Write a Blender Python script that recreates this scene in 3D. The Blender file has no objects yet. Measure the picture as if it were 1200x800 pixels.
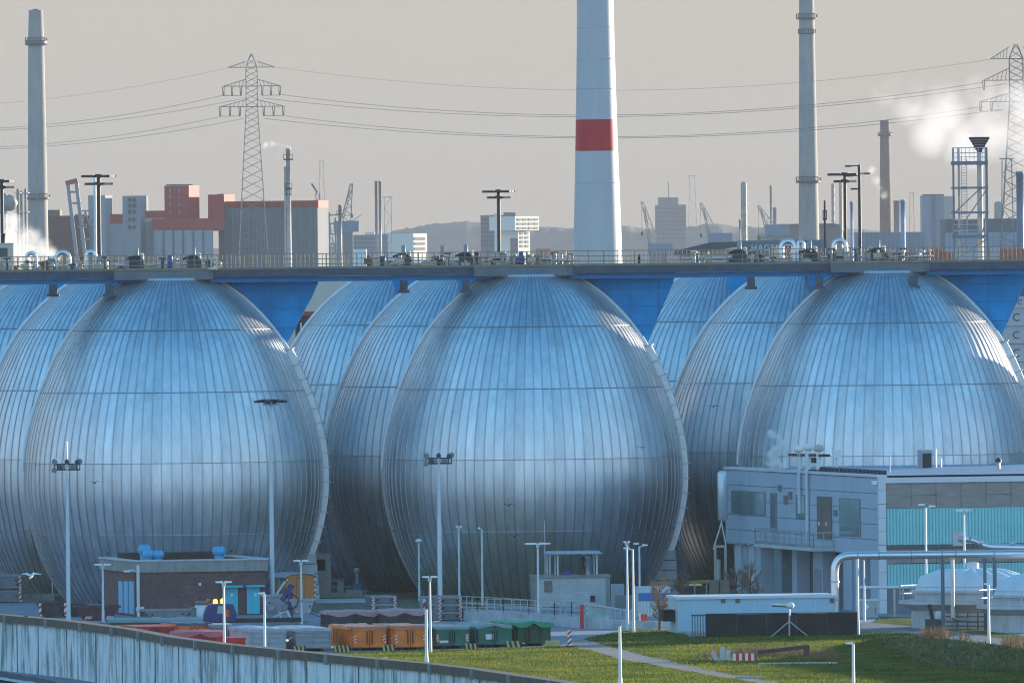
import bpy, math, random
from mathutils import Vector, Matrix
random.seed(11)
SC = bpy.context.scene
COL = SC.collection
R = math.radians
# ------------------------------------------------------------------ camera
EYE = 23.5                      # eye height above the plant ground, metres
FPX = 15980.0                   # focal length in photo pixels (photo is 1200 wide)
cam_d = bpy.data.cameras.new('camera')
cam = bpy.data.objects.new('camera', cam_d)
COL.objects.link(cam)
cam_d.sensor_width = 36.0
cam_d.lens = 36.0 * FPX / 1200.0
cam_d.clip_start = 1.0
cam_d.clip_end = 40000.0
CAM_M = Matrix.Rotation(R(90 - 0.3585), 3, 'X') @ Matrix.Rotation(R(-0.6), 3, 'Z')
cam.matrix_world = Matrix.Translation((0, 0, EYE)) @ CAM_M.to_4x4()
SC.camera = cam
# ------------------------------------------------------------------ sky, sun, exposure
SUN_AZ, SUN_EL = R(50), R(5.1)   # azimuth clockwise from +Y (the view direction)
w = bpy.data.worlds.new('World')
SC.world = w
w.use_nodes = True
nt = w.node_tree
bg = nt.nodes['Background']
sky = nt.nodes.new('ShaderNodeTexSky')
sky.sky_type = 'NISHITA'
sky.sun_disc = False
sky.sun_elevation = SUN_EL
sky.sun_rotation = SUN_AZ
sky.air_density = 1.0
sky.dust_density = 0.6
sky.ozone_density = 3.0
# thin winter haze paling the clear sky: the sky's own colours by elevation, blended with the sky model
wtc = nt.nodes.new('ShaderNodeTexCoord')
wsp = nt.nodes.new('ShaderNodeSeparateXYZ')
nt.links.new(wtc.outputs['Generated'], wsp.inputs[0])
def sky_ramp(stops):
    r = nt.nodes.new('ShaderNodeValToRGB'); r.color_ramp.interpolation = 'EASE'
    while len(r.color_ramp.elements) < len(stops): r.color_ramp.elements.new(0.5)
    for e, (p, c) in zip(r.color_ramp.elements, stops): e.position = p; e.color = (*c, 1)
    nt.links.new(wsp.outputs['Z'], r.inputs[0]); return r
# towards the sun the horizon is pale and warm, away from it dusky blue
SKY_SUN = sky_ramp([(0.0, (0.264, 0.256, 0.256)), (0.015, (0.285, 0.278, 0.278)), (0.14, (0.33, 0.39, 0.45)), (0.40, (0.17, 0.36, 0.56)), (0.75, (0.083, 0.30, 0.57)), (0.93, (0.025, 0.145, 0.335)), (1.0, (0.007, 0.06, 0.17))])
SKY_ANTI = sky_ramp([(0.0, (0.58, 0.76, 0.93)), (0.06, (0.57, 0.75, 0.93)), (0.20, (0.34, 0.55, 0.76)), (0.42, (0.18, 0.43, 0.68)), (0.75, (0.083, 0.32, 0.60)), (0.93, (0.025, 0.145, 0.335)), (1.0, (0.007, 0.06, 0.17))])
wmr = nt.nodes.new('ShaderNodeMapRange'); wmr.inputs['From Min'].default_value = -0.6; wmr.inputs['From Max'].default_value = 0.7
nt.links.new(wsp.outputs['Y'], wmr.inputs['Value'])
wcr = nt.nodes.new('ShaderNodeMixRGB')
nt.links.new(wmr.outputs[0], wcr.inputs['Fac']); nt.links.new(SKY_ANTI.outputs[0], wcr.inputs['Color1']); nt.links.new(SKY_SUN.outputs[0], wcr.inputs['Color2'])
wml = nt.nodes.new('ShaderNodeVectorMath'); wml.operation = 'SCALE'; wml.inputs['Scale'].default_value = 4.6
nt.links.new(wcr.outputs[0], wml.inputs[0])
wmx = nt.nodes.new('ShaderNodeMixRGB'); wmx.inputs['Fac'].default_value = 0.88
nt.links.new(sky.outputs[0], wmx.inputs['Color1'])
nt.links.new(wml.outputs[0], wmx.inputs['Color2'])
nt.links.new(wmx.outputs[0], bg.inputs[0])
bg.inputs[1].default_value = 0.12
sun_d = bpy.data.lights.new('sun', 'SUN')
sun_d.energy = 3.6
sun_d.angle = R(0.8)
sun_d.color = (1.0, 0.85, 0.67)
sun = bpy.data.objects.new('sun', sun_d)
COL.objects.link(sun)
sdir = Vector((math.sin(SUN_AZ) * math.cos(SUN_EL), math.cos(SUN_AZ) * math.cos(SUN_EL), math.sin(SUN_EL)))
sun.rotation_euler = (-sdir).to_track_quat('-Z', 'Y').to_euler()
sun.location = (300, 300, 300)
SC.view_settings.view_transform = 'Standard'
SC.view_settings.look = 'None'
SC.view_settings.gamma = 1.0
SC.view_settings.use_curve_mapping = False
SC.view_settings.exposure = 1.76
SC.render.engine = 'CYCLES'
SC.cycles.use_denoising = True
SC.cycles.filter_width = 1.15
SC.cycles.max_bounces = 6
SC.cycles.volume_bounces = 4
SC.cycles.transparent_max_bounces = 16

# ------------------------------------------------------------------ helpers
def at(px, py, Y):
    """world point seen at photo pixel (px, py) at distance Y"""
    d = CAM_M @ Vector(((px - 600) / FPX, -(py - 400) / FPX, -1.0))
    t = Y / d.y
    return Vector((d.x * t, Y, EYE + d.z * t))
def gnd(px, py, z=0.0):
    """world point on the level z seen at photo pixel (px, py)"""
    d = CAM_M @ Vector(((px - 600) / FPX, -(py - 400) / FPX, -1.0))
    t = (z - EYE) / d.z
    return Vector((d.x * t, d.y * t, z))
def ppm(Y): return FPX / Y       # photo pixels per metre

MATS = {}
def mat(name, col, rough=0.6, metal=0.0, var=0.12, scale=1.5, bump=0.0, bscale=8.0, spec=0.5, emit=0.0, stretch=None):
    """principled surface with a noise-varied base colour"""
    if name in MATS: return MATS[name]
    m = bpy.data.materials.new(name); m.use_nodes = True
    n = m.node_tree; b = n.nodes['Principled BSDF']
    b.inputs['Roughness'].default_value = rough
    b.inputs['Metallic'].default_value = metal
    b.inputs['Specular IOR Level'].default_value = spec
    tc = n.nodes.new('ShaderNodeTexCoord')
    mp = n.nodes.new('ShaderNodeMapping')
    n.links.new(tc.outputs['Object'], mp.inputs[0])
    if stretch: mp.inputs['Scale'].default_value = stretch
    if var > 0:
        nz = n.nodes.new('ShaderNodeTexNoise'); nz.inputs['Scale'].default_value = scale
        nz.inputs['Detail'].default_value = 5.0; nz.inputs['Roughness'].default_value = 0.65
        n.links.new(mp.outputs[0], nz.inputs['Vector'])
        cr = n.nodes.new('ShaderNodeValToRGB')
        cr.color_ramp.elements[0].position = 0.32; cr.color_ramp.elements[1].position = 0.68
        lo = [max(0, c * (1 - var)) for c in col[:3]]; hi = [min(1, c * (1 + var)) for c in col[:3]]
        cr.color_ramp.elements[0].color = (*lo, 1); cr.color_ramp.elements[1].color = (*hi, 1)
        n.links.new(nz.outputs['Fac'], cr.inputs[0])
        n.links.new(cr.outputs[0], b.inputs['Base Color'])
    else:
        b.inputs['Base Color'].default_value = (*col[:3], 1)
    if bump > 0:
        nb = n.nodes.new('ShaderNodeTexNoise'); nb.inputs['Scale'].default_value = bscale
        nb.inputs['Detail'].default_value = 3.0
        n.links.new(mp.outputs[0], nb.inputs['Vector'])
        bp = n.nodes.new('ShaderNodeBump'); bp.inputs['Strength'].default_value = bump; bp.inputs['Distance'].default_value = 0.05
        n.links.new(nb.outputs['Fac'], bp.inputs['Height'])
        n.links.new(bp.outputs[0], b.inputs['Normal'])
    if emit > 0:
        b.inputs['Emission Color'].default_value = (*col[:3], 1)
        b.inputs['Emission Strength'].default_value = emit
    MATS[name] = m
    return m

class MB:
    """collects shapes into one mesh; a slot index per face"""
    def __init__(s): s.v = []; s.f = []; s.mi = []; s.sm = []
    def add(s, vs, fs, mi=0, smooth=False):
        o = len(s.v); s.v += [tuple(v) for v in vs]
        for f in fs: s.f.append(tuple(i + o for i in f)); s.mi.append(mi); s.sm.append(smooth)
        return s
    def box(s, c, d, rz=0.0, mi=0, ry=0.0, rx=0.0):
        hx, hy, hz = d[0] / 2, d[1] / 2, d[2] / 2
        M = Matrix.Rotation(rz, 3, 'Z') @ Matrix.Rotation(ry, 3, 'Y') @ Matrix.Rotation(rx, 3, 'X')
        vs = [Vector(c) + M @ Vector((x, y, z)) for z in (-hz, hz) for y in (-hy, hy) for x in (-hx, hx)]
        return s.add(vs, [(0, 2, 3, 1), (4, 5, 7, 6), (0, 1, 5, 4), (2, 6, 7, 3), (0, 4, 6, 2), (1, 3, 7, 5)], mi)
    def b2(s, lo, hi, mi=0):
        return s.box([(a + b) / 2 for a, b in zip(lo, hi)], [abs(b - a) for a, b in zip(lo, hi)], mi=mi)
    def bar(s, p, q, w=0.1, h=None, mi=0):
        """square bar from p to q"""
        p, q = Vector(p), Vector(q); h = h or w
        d = q - p
        if d.length < 1e-6: return s
        d.normalize()
        up = Vector((0, 0, 1)) if abs(d.z) < 0.95 else Vector((0, 1, 0))
        a = d.cross(up).normalized() * w / 2; b = a.cross(d).normalized() * h / 2
        vs = [p - a - b, p + a - b, p + a + b, p - a + b, q - a - b, q + a - b, q + a + b, q - a + b]
        return s.add(vs, [(3, 2, 1, 0), (4, 5, 6, 7), (0, 1, 5, 4), (1, 2, 6, 5), (2, 3, 7, 6), (3, 0, 4, 7)], mi)
    def tube(s, pts, r, n=8, mi=0, cap=True):
        """round tube along pts; r a number or a list"""
        pts = [Vector(p) for p in pts]
        rs = r if isinstance(r, (list, tuple)) else [r] * len(pts)
        vs = []; L = len(pts); prev = None
        for i, p in enumerate(pts):
            d = (pts[min(i + 1, L - 1)] - pts[max(i - 1, 0)]).normalized()
            if prev is None:
                up = Vector((0, 0, 1)) if abs(d.z) < 0.9 else Vector((0, 1, 0))
                a = d.cross(up).normalized()
            else:
                a = (prev - d * prev.dot(d)).normalized()
            prev = a; b = d.cross(a)
            for k in range(n):
                t = 2 * math.pi * k / n
                vs.append(p + (a * math.cos(t) + b * math.sin(t)) * rs[i])
        fs = []
        for i in range(L - 1):
            for k in range(n):
                k2 = (k + 1) % n
                fs.append((i * n + k, i * n + k2, (i + 1) * n + k2, (i + 1) * n + k))
        s.add(vs, fs, mi, n >= 8)
        if cap:
            o = len(s.v)
            s.add(vs[:n], [tuple(range(n))[::-1]], mi)
            s.add(vs[-n:], [tuple(range(n))], mi)
        return s
    def lathe(s, prof, n=32, c=(0, 0, 0), mi=0, smooth=True):
        """prof: (r, z) list bottom to top"""
        vs = []; L = len(prof)
        for r, z in prof:
            for k in range(n):
                t = 2 * math.pi * k / n
                vs.append((c[0] + r * math.cos(t), c[1] + r * math.sin(t), c[2] + z))
        fs = [(i * n + k, i * n + (k + 1) % n, (i + 1) * n + (k + 1) % n, (i + 1) * n + k) for i in range(L - 1) for k in range(n)]
        s.add(vs, fs, mi, smooth)
        if prof[0] == prof[-1]: return s
        if prof[0][0] > 1e-4: s.add(vs[:n], [tuple(range(n))[::-1]], mi)
        if prof[-1][0] > 1e-4: s.add(vs[-n:], [tuple(range(n))], mi)
        return s
    def prism(s, poly, z0, z1, mi=0):
        """poly: (x, y) counter-clockwise, extruded up"""
        n = len(poly)
        vs = [(x, y, z0) for x, y in poly] + [(x, y, z1) for x, y in poly]
        fs = [tuple(range(n))[::-1], tuple(range(n, 2 * n))] + [(i, (i + 1) % n, n + (i + 1) % n, n + i) for i in range(n)]
        return s.add(vs, fs, mi)
    def slab(s, poly, y0, y1, mi=0):
        """poly: (x, z) outline, extruded in depth from y0 to y1"""
        n = len(poly)
        vs = [(x, y0, z) for x, z in poly] + [(x, y1, z) for x, z in poly]
        fs = [tuple(range(n)), tuple(range(n, 2 * n))[::-1]] + [(i, n + i, n + (i + 1) % n, (i + 1) % n) for i in range(n)]
        return s.add(vs, fs, mi)
    def build(s, name, m, parent=None, loc=(0, 0, 0), rz=0.0):
        me = bpy.data.meshes.new(name)
        me.from_pydata(s.v, [], s.f)
        for mm in (m if isinstance(m, (list, tuple)) else [m]): me.materials.append(mm)
        me.polygons.foreach_set('material_index', s.mi)
        me.polygons.foreach_set('use_smooth', s.sm)
        me.update()
        o = bpy.data.objects.new(name, me)
        COL.objects.link(o)
        o.location = loc; o.rotation_euler = (0, 0, rz)
        if parent: o.parent = parent
        return o

def tag(o, label=None, cat=None, group=None, kind=None):
    if label: o['label'] = label
    if cat: o['category'] = cat
    if group: o['group'] = group
    if kind: o['kind'] = kind
    return o
def thing(name, label, cat, loc=(0, 0, 0), rz=0.0, group=None):
    o = bpy.data.objects.new(name, None)
    o.empty_display_size = 0.5
    COL.objects.link(o)
    o.location = loc; o.rotation_euler = (0, 0, rz)
    return tag(o, label, cat, group)
def dup(root, loc, label, rz=None, group=None):
    r = root.copy(); COL.objects.link(r); r.location = loc
    if rz is not None: r.rotation_euler = (0, 0, rz)
    r['label'] = label
    if group: r['group'] = group
    for ch in list(root.children):
        c = ch.copy(); COL.objects.link(c); c.parent = r
        for g in list(ch.children):
            d = g.copy(); COL.objects.link(d); d.parent = c
    return r

def text_mesh(body, size, m, parent, loc, rot, spacing=1.0, width=None, name='lettering'):
    cu = bpy.data.curves.new(name, 'FONT'); cu.body = body; cu.size = size; cu.extrude = .01; cu.space_character = spacing
    o = bpy.data.objects.new(name, cu); COL.objects.link(o)
    bpy.context.view_layer.update()
    dg = bpy.context.evaluated_depsgraph_get()
    me = bpy.data.meshes.new_from_object(o.evaluated_get(dg))
    bpy.data.objects.remove(o); bpy.data.curves.remove(cu)
    if width:
        xs = [v.co.x for v in me.vertices]; s = width / (max(xs) - min(xs))
        for v in me.vertices: v.co.x *= s
    me.materials.clear(); me.materials.append(m)
    q = bpy.data.objects.new(name, me); COL.objects.link(q)
    q.parent = parent; q.location = loc; q.rotation_euler = rot
    return q

# ------------------------------------------------------------------ shared materials
STEEL = mat('galvanised_steel', (0.42, 0.46, 0.50), 0.45, 0.7, 0.15, 2.0)
POLE = mat('pole_grey_paint', (0.62, 0.66, 0.68), 0.5, 0.0, 0.06, 1.0)
WHITE = mat('white_paint', (0.78, 0.77, 0.74), 0.5, 0.0, 0.05, 1.0)
DARK = mat('dark_steel', (0.035, 0.04, 0.045), 0.55, 0.3, 0.25, 2.0)
BLACK = mat('black_rubber', (0.015, 0.015, 0.017), 0.8, 0.0, 0.1, 3.0)
BLUEW = mat('blue_wall_sheet', (0.0, 0.26, 0.58), 0.6, 0.0, 0.22, 0.5, 0.15, 3.0, spec=0.2)
FASCIA = mat('deck_grey_steel', (0.070, 0.092, 0.118), 0.55, 0.1, 0.22, 1.2)
CONC = mat('concrete', (0.36, 0.36, 0.34), 0.85, 0.0, 0.22, 1.2, 0.2, 6.0)
CONCP = mat('pale_concrete', (0.50, 0.52, 0.53), 0.8, 0.0, 0.16, 0.9, 0.1, 6.0)
PIPE = mat('aluminium_pipe_jacket', (0.70, 0.71, 0.72), 0.32, 0.85, 0.08, 2.0)
RED = mat('signal_red', (0.48, 0.03, 0.03), 0.5, 0.0, 0.12, 1.5)
REDW = mat('warning_red', (0.55, 0.04, 0.04), 0.5, 0.0, 0.05, 1.0)
WARN = mat('warning_white', (0.75, 0.75, 0.74), 0.5, 0.0, 0.05, 1.0)
# ------------------------------------------------------------------ ground
def ground_mat():
    m = bpy.data.materials.new('yard_ground'); m.use_nodes = True
    n = m.node_tree; b = n.nodes['Principled BSDF']; b.inputs['Roughness'].default_value = 0.9
    tc = n.nodes.new('ShaderNodeTexCoord')
    nz = n.nodes.new('ShaderNodeTexNoise'); nz.inputs['Scale'].default_value = 0.25; nz.inputs['Detail'].default_value = 8; nz.inputs['Roughness'].default_value = 0.7
    n.links.new(tc.outputs['Object'], nz.inputs['Vector'])
    cr = n.nodes.new('ShaderNodeValToRGB')
    cr.color_ramp.elements[0].position = 0.35; cr.color_ramp.elements[0].color = (0.15, 0.175, 0.21, 1)
    cr.color_ramp.elements[1].position = 0.7; cr.color_ramp.elements[1].color = (0.25, 0.28, 0.325, 1)
    n.links.new(nz.outputs['Fac'], cr.inputs[0]); n.links.new(cr.outputs[0], b.inputs['Base Color'])
    return m
GROUND = ground_mat()
def grass_mat(name, a, bcol, c, s1=0.30, s2=1.9):
    m = bpy.data.materials.new(name); m.use_nodes = True
    n = m.node_tree; b = n.nodes['Principled BSDF']; b.inputs['Roughness'].default_value = 0.95
    b.inputs['Specular IOR Level'].default_value = 0.1
    tc = n.nodes.new('ShaderNodeTexCoord')
    mp = n.nodes.new('ShaderNodeMapping'); mp.inputs['Scale'].default_value = (1, 0.10, 1)
    n.links.new(tc.outputs['Object'], mp.inputs[0])
    n1 = n.nodes.new('ShaderNodeTexNoise'); n1.inputs['Scale'].default_value = s1; n1.inputs['Detail'].default_value = 6; n1.inputs['Roughness'].default_value = 0.7
    n2 = n.nodes.new('ShaderNodeTexNoise'); n2.inputs['Scale'].default_value = s2; n2.inputs['Detail'].default_value = 6; n2.inputs['Roughness'].default_value = 0.8
    for q in (n1, n2): n.links.new(mp.outputs[0], q.inputs['Vector'])
    r1 = n.nodes.new('ShaderNodeValToRGB')
    r1.color_ramp.elements[0].position = 0.35; r1.color_ramp.elements[0].color = (*a, 1)
    r1.color_ramp.elements[1].position = 0.68; r1.color_ramp.elements[1].color = (*bcol, 1)
    n.links.new(n1.outputs['Fac'], r1.inputs[0])
    mx = n.nodes.new('ShaderNodeMixRGB'); mx.blend_type = 'MIX'
    r2 = n.nodes.new('ShaderNodeValToRGB')
    r2.color_ramp.elements[0].position = 0.46; r2.color_ramp.elements[1].position = 0.64
    n.links.new(n2.outputs['Fac'], r2.inputs[0])
    n.links.new(r2.outputs[0], mx.inputs['Fac'])
    n.links.new(r1.outputs[0], mx.inputs['Color1']); mx.inputs['Color2'].default_value = (*c, 1)
    n.links.new(mx.outputs[0], b.inputs['Base Color'])
    bp = n.nodes.new('ShaderNodeBump'); bp.inputs['Strength'].default_value = 0.8; bp.inputs['Distance'].default_value = 0.15
    n.links.new(n2.outputs['Fac'], bp.inputs['Height']); n.links.new(bp.outputs[0], b.inputs['Normal'])
    return m
GRASS = grass_mat('lawn_grass', (0.045, 0.09, 0.018), (0.11, 0.15, 0.025), (0.19, 0.175, 0.04))
GRASSD = grass_mat('rough_grass', (0.09, 0.115, 0.07), (0.15, 0.16, 0.11), (0.22, 0.20, 0.15), 0.5, 2.5)
ROAD = mat('asphalt', (0.15, 0.155, 0.17), 0.85, 0, 0.25, 0.8, 0.2, 10)
PATH = mat('worn_path_asphalt', (0.21, 0.19, 0.185), 0.9, 0, 0.25, 0.6, 0.2, 10)
KERB = mat('kerb_stone', (0.20, 0.20, 0.19), 0.85, 0, 0.2, 1.0)
WATER = mat('river_water', (0.03, 0.045, 0.055), 0.12, 0, 0.1, 0.05, 0.3, 1.2)

g = MB().b2((-3000, 560, -0.6), (3000, 15400, 0.0)).build('ground', GROUND); tag(g, 'dark asphalt and gravel yard ground of the plant', kind='structure')
wt = MB().b2((-3000, -2000, -4.2), (3000, 560, -4.0)).build('water', WATER); tag(wt, 'river water in front of the plant', kind='structure')
qw = MB().b2((-3000, 560.02, -4.0), (3000, 561, -0.62)).build('quay_wall', CONC); tag(qw, 'concrete quay wall along the river', 'quay wall', kind='structure')

def flat(name, pix, m, z, label):
    """level ground patch outlined by photo pixels on the ground"""
    raw = [gnd(x, y, 0.0) for x, y in pix]; pts = []; rq = random.Random(len(pix) + int(pix[0][0]))
    for a, b in zip(raw, raw[1:] + raw[:1]):      # ragged, overgrown edge
        l = (b - a).length; n = max(1, min(60, int(l / 1.3))); d = (b - a).normalized(); nn = Vector((-d.y, d.x, 0))
        for i in range(n): pts.append(a + (b - a) * i / n + nn * (rq.uniform(-.22, .22) if i else 0))
    mb = MB(); n = len(pts)
    mb.add([(p.x, p.y, z) for p in pts], [tuple(range(n))])
    o = mb.build(name, m)
    me = o.data
    if me.polygons[0].normal.z < 0: me.flip_normals()
    return tag(o, label, kind='structure')
flat('lawn', [(300, 772), (420, 764.5), (660, 757.5), (676, 757), (726, 772), (800, 785), (900, 802), (1000, 830), (300, 900)], GRASS, 0.02, 'green lawn in front of the coloured containers')
flat('lawn', [(683, 750), (700, 745), (735, 738.5), (790, 738), (812, 746), (1010, 744), (1010, 740), (1060, 741), (1200, 767), (1400, 800), (1400, 830), (1010, 830), (920, 802), (840, 788), (760, 770)], GRASS, 0.02, 'lawn in front of the dark retaining wall')
flat('path', [(640, 757.5), (683, 749), (760, 769), (840, 787), (920, 801), (1010, 831), (985, 831), (895, 802), (800, 786), (726, 772.5), (672, 758)], PATH, 0.04, 'narrow asphalt path crossing the lawn diagonally')
flat('road', [(1008, 729), (1060, 733), (1125, 741), (1200, 752), (1330, 772), (1330, 786), (1200, 766), (1130, 752), (1060, 743), (1005, 741)], ROAD, 0.03, 'asphalt road curving off to the right')
flat('verge', [(1030, 722), (1075, 723), (1140, 737), (1200, 745), (1330, 766), (1330, 772), (1200, 752), (1125, 741), (1060, 733), (1025, 730)], GRASS, 0.02, 'strip of grass by the round tanks')
flat('verge', [(-300, 705), (110, 694), (330, 694), (420, 686), (560, 685), (700, 690), (840, 685), (840, 695), (640, 712), (540, 714), (430, 717), (368, 717), (330, 700), (110, 700), (-300, 712)], GRASSD, 0.02, 'rough grass around the feet of the tanks')
flat('path', [(368, 702), (440, 701), (440, 706), (368, 707)], CONCP, 0.04, 'pale footpath behind the grey skips')

# ------------------------------------------------------------------ digester tanks
EGG_PX = [(702, 125), (690, 135), (680, 141.5), (668, 148), (656, 153.5), (640, 160.5), (623, 166), (600, 171.5), (580, 175), (562, 176), (545, 175.7), (528, 174.5),
          (509, 171.5), (490, 167), (473, 162), (457, 156), (440, 149), (424, 142), (402, 131), (385, 119.5), (371, 108), (357, 95), (345, 82), (334, 67), (325, 52), (320, 44), (317, 38)]
EGG_PROF = [(7.0, -0.3)] + [(r / 17.0, EYE - (y - 300) / 17.0) for y, r in EGG_PX]
def egg_r(z):
    P = EGG_PROF
    for (r0, z0), (r1, z1) in zip(P, P[1:]):
        if z0 <= z <= z1:
            return r0 + (r1 - r0) * (z - z0) / (z1 - z0)
    return P[-1][0] if z > P[-1][1] else P[0][0]
def spline(zs):
    """smooth the profile a little"""
    out = []
    for z in zs:
        h = 0.55
        out.append(sum(egg_r(max(-0.3, min(EGG_PROF[-1][1], z + d))) * wgt for d, wgt in ((-h, .2), (-h / 2, .2), (0, .2), (h / 2, .2), (h, .2))))
    return out
def egg_metal(tone=1.0, nm='ribbed_aluminium_cladding'):
    m = bpy.data.materials.new(nm); m.use_nodes = True
    n = m.node_tree; b = n.nodes['Principled BSDF']
    b.inputs['Metallic'].default_value = 1.0
    tc = n.nodes.new('ShaderNodeTexCoord')
    mp = n.nodes.new('ShaderNodeMapping'); mp.inputs['Scale'].default_value = (1, 1, 0.22)
    n.links.new(tc.outputs['Object'], mp.inputs[0])
    nz = n.nodes.new('ShaderNodeTexNoise'); nz.inputs['Scale'].default_value = 1.3; nz.inputs['Detail'].default_value = 7; nz.inputs['Roughness'].default_value = 0.7
    n.links.new(mp.outputs[0], nz.inputs['Vector'])
    cr = n.nodes.new('ShaderNodeValToRGB')
    cr.color_ramp.elements[0].position = 0.3; cr.color_ramp.elements[0].color = (0.52, 0.55, 0.58, 1)
    cr.color_ramp.elements[1].position = 0.7; cr.color_ramp.elements[1].color = (0.78, 0.80, 0.815, 1)
    n.links.new(nz.outputs['Fac'], cr.inputs[0]); n.links.new(cr.outputs[0], b.inputs['Base Color'])
    rr = n.nodes.new('ShaderNodeMapRange'); rr.inputs['To Min'].default_value = 0.38; rr.inputs['To Max'].default_value = 0.50
    n.links.new(nz.outputs['Fac'], rr.inputs['Value']); n.links.new(rr.outputs[0], b.inputs['Roughness'])
    for e in cr.color_ramp.elements: e.color = (*[c * tone for c in e.color[:3]], 1)
    n2 = n.nodes.new('ShaderNodeTexNoise'); n2.inputs['Scale'].default_value = 7.0; n2.inputs['Detail'].default_value = 4
    n.links.new(tc.outputs['Object'], n2.inputs['Vector'])
    bp = n.nodes.new('ShaderNodeBump'); bp.inputs['Strength'].default_value = 0.16; bp.inputs['Distance'].default_value = 0.012
    n.links.new(n2.outputs['Fac'], bp.inputs['Height'])
    n3 = n.nodes.new('ShaderNodeTexNoise'); n3.inputs['Scale'].default_value = 1.1; n3.inputs['Detail'].default_value = 2
    n.links.new(tc.outputs['Object'], n3.inputs['Vector'])
    b3 = n.nodes.new('ShaderNodeBump'); b3.inputs['Strength'].default_value = 0.22; b3.inputs['Distance'].default_value = 0.05
    n.links.new(n3.outputs['Fac'], b3.inputs['Height']); n.links.new(bp.outputs[0], b3.inputs['Normal']); n.links.new(b3.outputs[0], b.inputs['Normal'])
    return m
EGGM = egg_metal()
EGGM2 = egg_metal(0.90, 'ribbed_aluminium_dull')
EGGM3 = egg_metal(1.06, 'ribbed_aluminium_bright')
SEAM = mat('cladding_seam', (0.44, 0.47, 0.50), 0.42, 1.0, 0.1, 2.0)
JOINT = mat('joint_band_dark', (0.36, 0.40, 0.43), 0.5, 0.8, 0.1, 2.0)
RINGS = [18.68, 14.44, 9.62, 4.68]
def make_egg(label, loc):
    t = thing('digester_tank', label, 'digester tank', loc, 0, 'egg shaped digester tanks')
    NS = 92
    cuts = [-0.3] + sorted(RINGS) + [EGG_PROF[-1][1]]
    mb = MB(); rnd = random.Random(5)
    for a, b in zip(cuts, cuts[1:]):
        nz = max(6, int((b - a) / 0.45))
        zs = [a + (b - a) * i / nz for i in range(nz + 1)]
        rs = spline(zs)
        for k in range(NS):
            t0 = 2 * math.pi * (k + 0.13) / NS; t1 = t0 + 2 * math.pi / NS
            e = rnd.gauss(0, 0.005)
            vs = []
            for z, r in zip(zs, rs):
                vs.append(((r + e) * math.cos(t0), (r + e) * math.sin(t0), z))
                vs.append(((r - e) * math.cos(t1), (r - e) * math.sin(t1), z))
            mb.add(vs, [(2 * i, 2 * i + 1, 2 * i + 3, 2 * i + 2) for i in range(nz)], rnd.choice((0, 0, 0, 3, 4)), True)
            # standing seam
            vs = []
            for z, r in zip(zs, rs):
                da = min(0.04 / r, 0.22 * 2 * math.pi / NS)
                for dt, dr in ((-da, -0.01), (-da, 0.045), (da, 0.045), (da, -0.01)):
                    vs.append(((r + dr) * math.cos(t0 + dt), (r + dr) * math.sin(t0 + dt), z))
            for i in range(nz):
                for q in range(3):
                    mb.add([vs[4 * i + q], vs[4 * i + q + 1], vs[4 * i + 5 + q], vs[4 * i + 4 + q]], [(0, 1, 2, 3)], 1, False)
    for z in RINGS:
        r = spline([z])[0]
        rl, rh = spline([z - 0.03])[0], spline([z + 0.03])[0]
        mb.lathe([(rl - 0.02, z - 0.017), (rl + 0.05, z - 0.017), (rh + 0.05, z + 0.017), (rh - 0.02, z + 0.017)], 92, mi=2)
    mb.build('shell', [EGGM, SEAM, JOINT, EGGM2, EGGM3], t)
    # collar under the platform
    MB().lathe([(2.9, 21.9), (3.05, 21.9), (3.05, 22.25), (2.7, 22.28)], 48).build('collar', STEEL, t)
    # curved cable duct up the right flank, with rungs
    ang = R(-4)
    ca, sa = math.cos(ang), math.sin(ang)
    mb = MB(); rg = MB()
    zs = [3.1 + 0.5 * i for i in range(29)]
    rs = spline(zs)
    vs = []
    for i, (z, r) in enumerate(zip(zs, rs)):
        dz = zs[min(i + 1, 28)] - zs[max(i - 1, 0)]; dr = rs[min(i + 1, 28)] - rs[max(i - 1, 0)]
        l = math.hypot(dz, dr); nr, nz_ = dz / l, -dr / l
        for y, o in ((-0.55, -0.1), (-0.55, 0.40), (0.55, 0.40), (0.55, -0.1)):
            rr, zz = r + nr * o, z + nz_ * o
            vs.append((rr * ca - y * sa, rr * sa + y * ca, zz))
        if i % 2 == 0:
            for o in (0.06, 0.52):
                pass
            a0 = (r + nr * -0.05, z + nz_ * -0.05); a1 = (r + nr * 0.50, z + nz_ * 0.50)
            rg.bar((a0[0] * ca + 0.58 * sa, a0[0] * sa - 0.58 * ca, a0[1]), (a1[0] * ca + 0.58 * sa, a1[0] * sa - 0.58 * ca, a1[1]), 0.07)
            rg.bar((a1[0] * ca + 0.58 * sa, a1[0] * sa - 0.58 * ca, a1[1]), (a1[0] * ca - 0.58 * sa, a1[0] * sa + 0.58 * ca, a1[1]), 0.07)
    for i in range(28):
        for q in range(4):
            q2 = (q + 1) % 4
            mb.add([vs[4 * i + q], vs[4 * i + q2], vs[4 * i + 4 + q2], vs[4 * i + 4 + q]], [(0, 1, 2, 3)], 0)
    mb.build('cable_duct', mat('duct_sheet', (0.60, 0.64, 0.66), 0.4, 0.6, 0.08, 1.0), t)
    rg.build('rung', STEEL, t)['kind'] = 'stuff'
    # slim pale edge ducts: up the left flank, and above the big duct on the right
    edge = mat('edge_duct_pale', (0.66, 0.70, 0.73), 0.4, 0.4, 0.06, 1.0)
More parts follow.
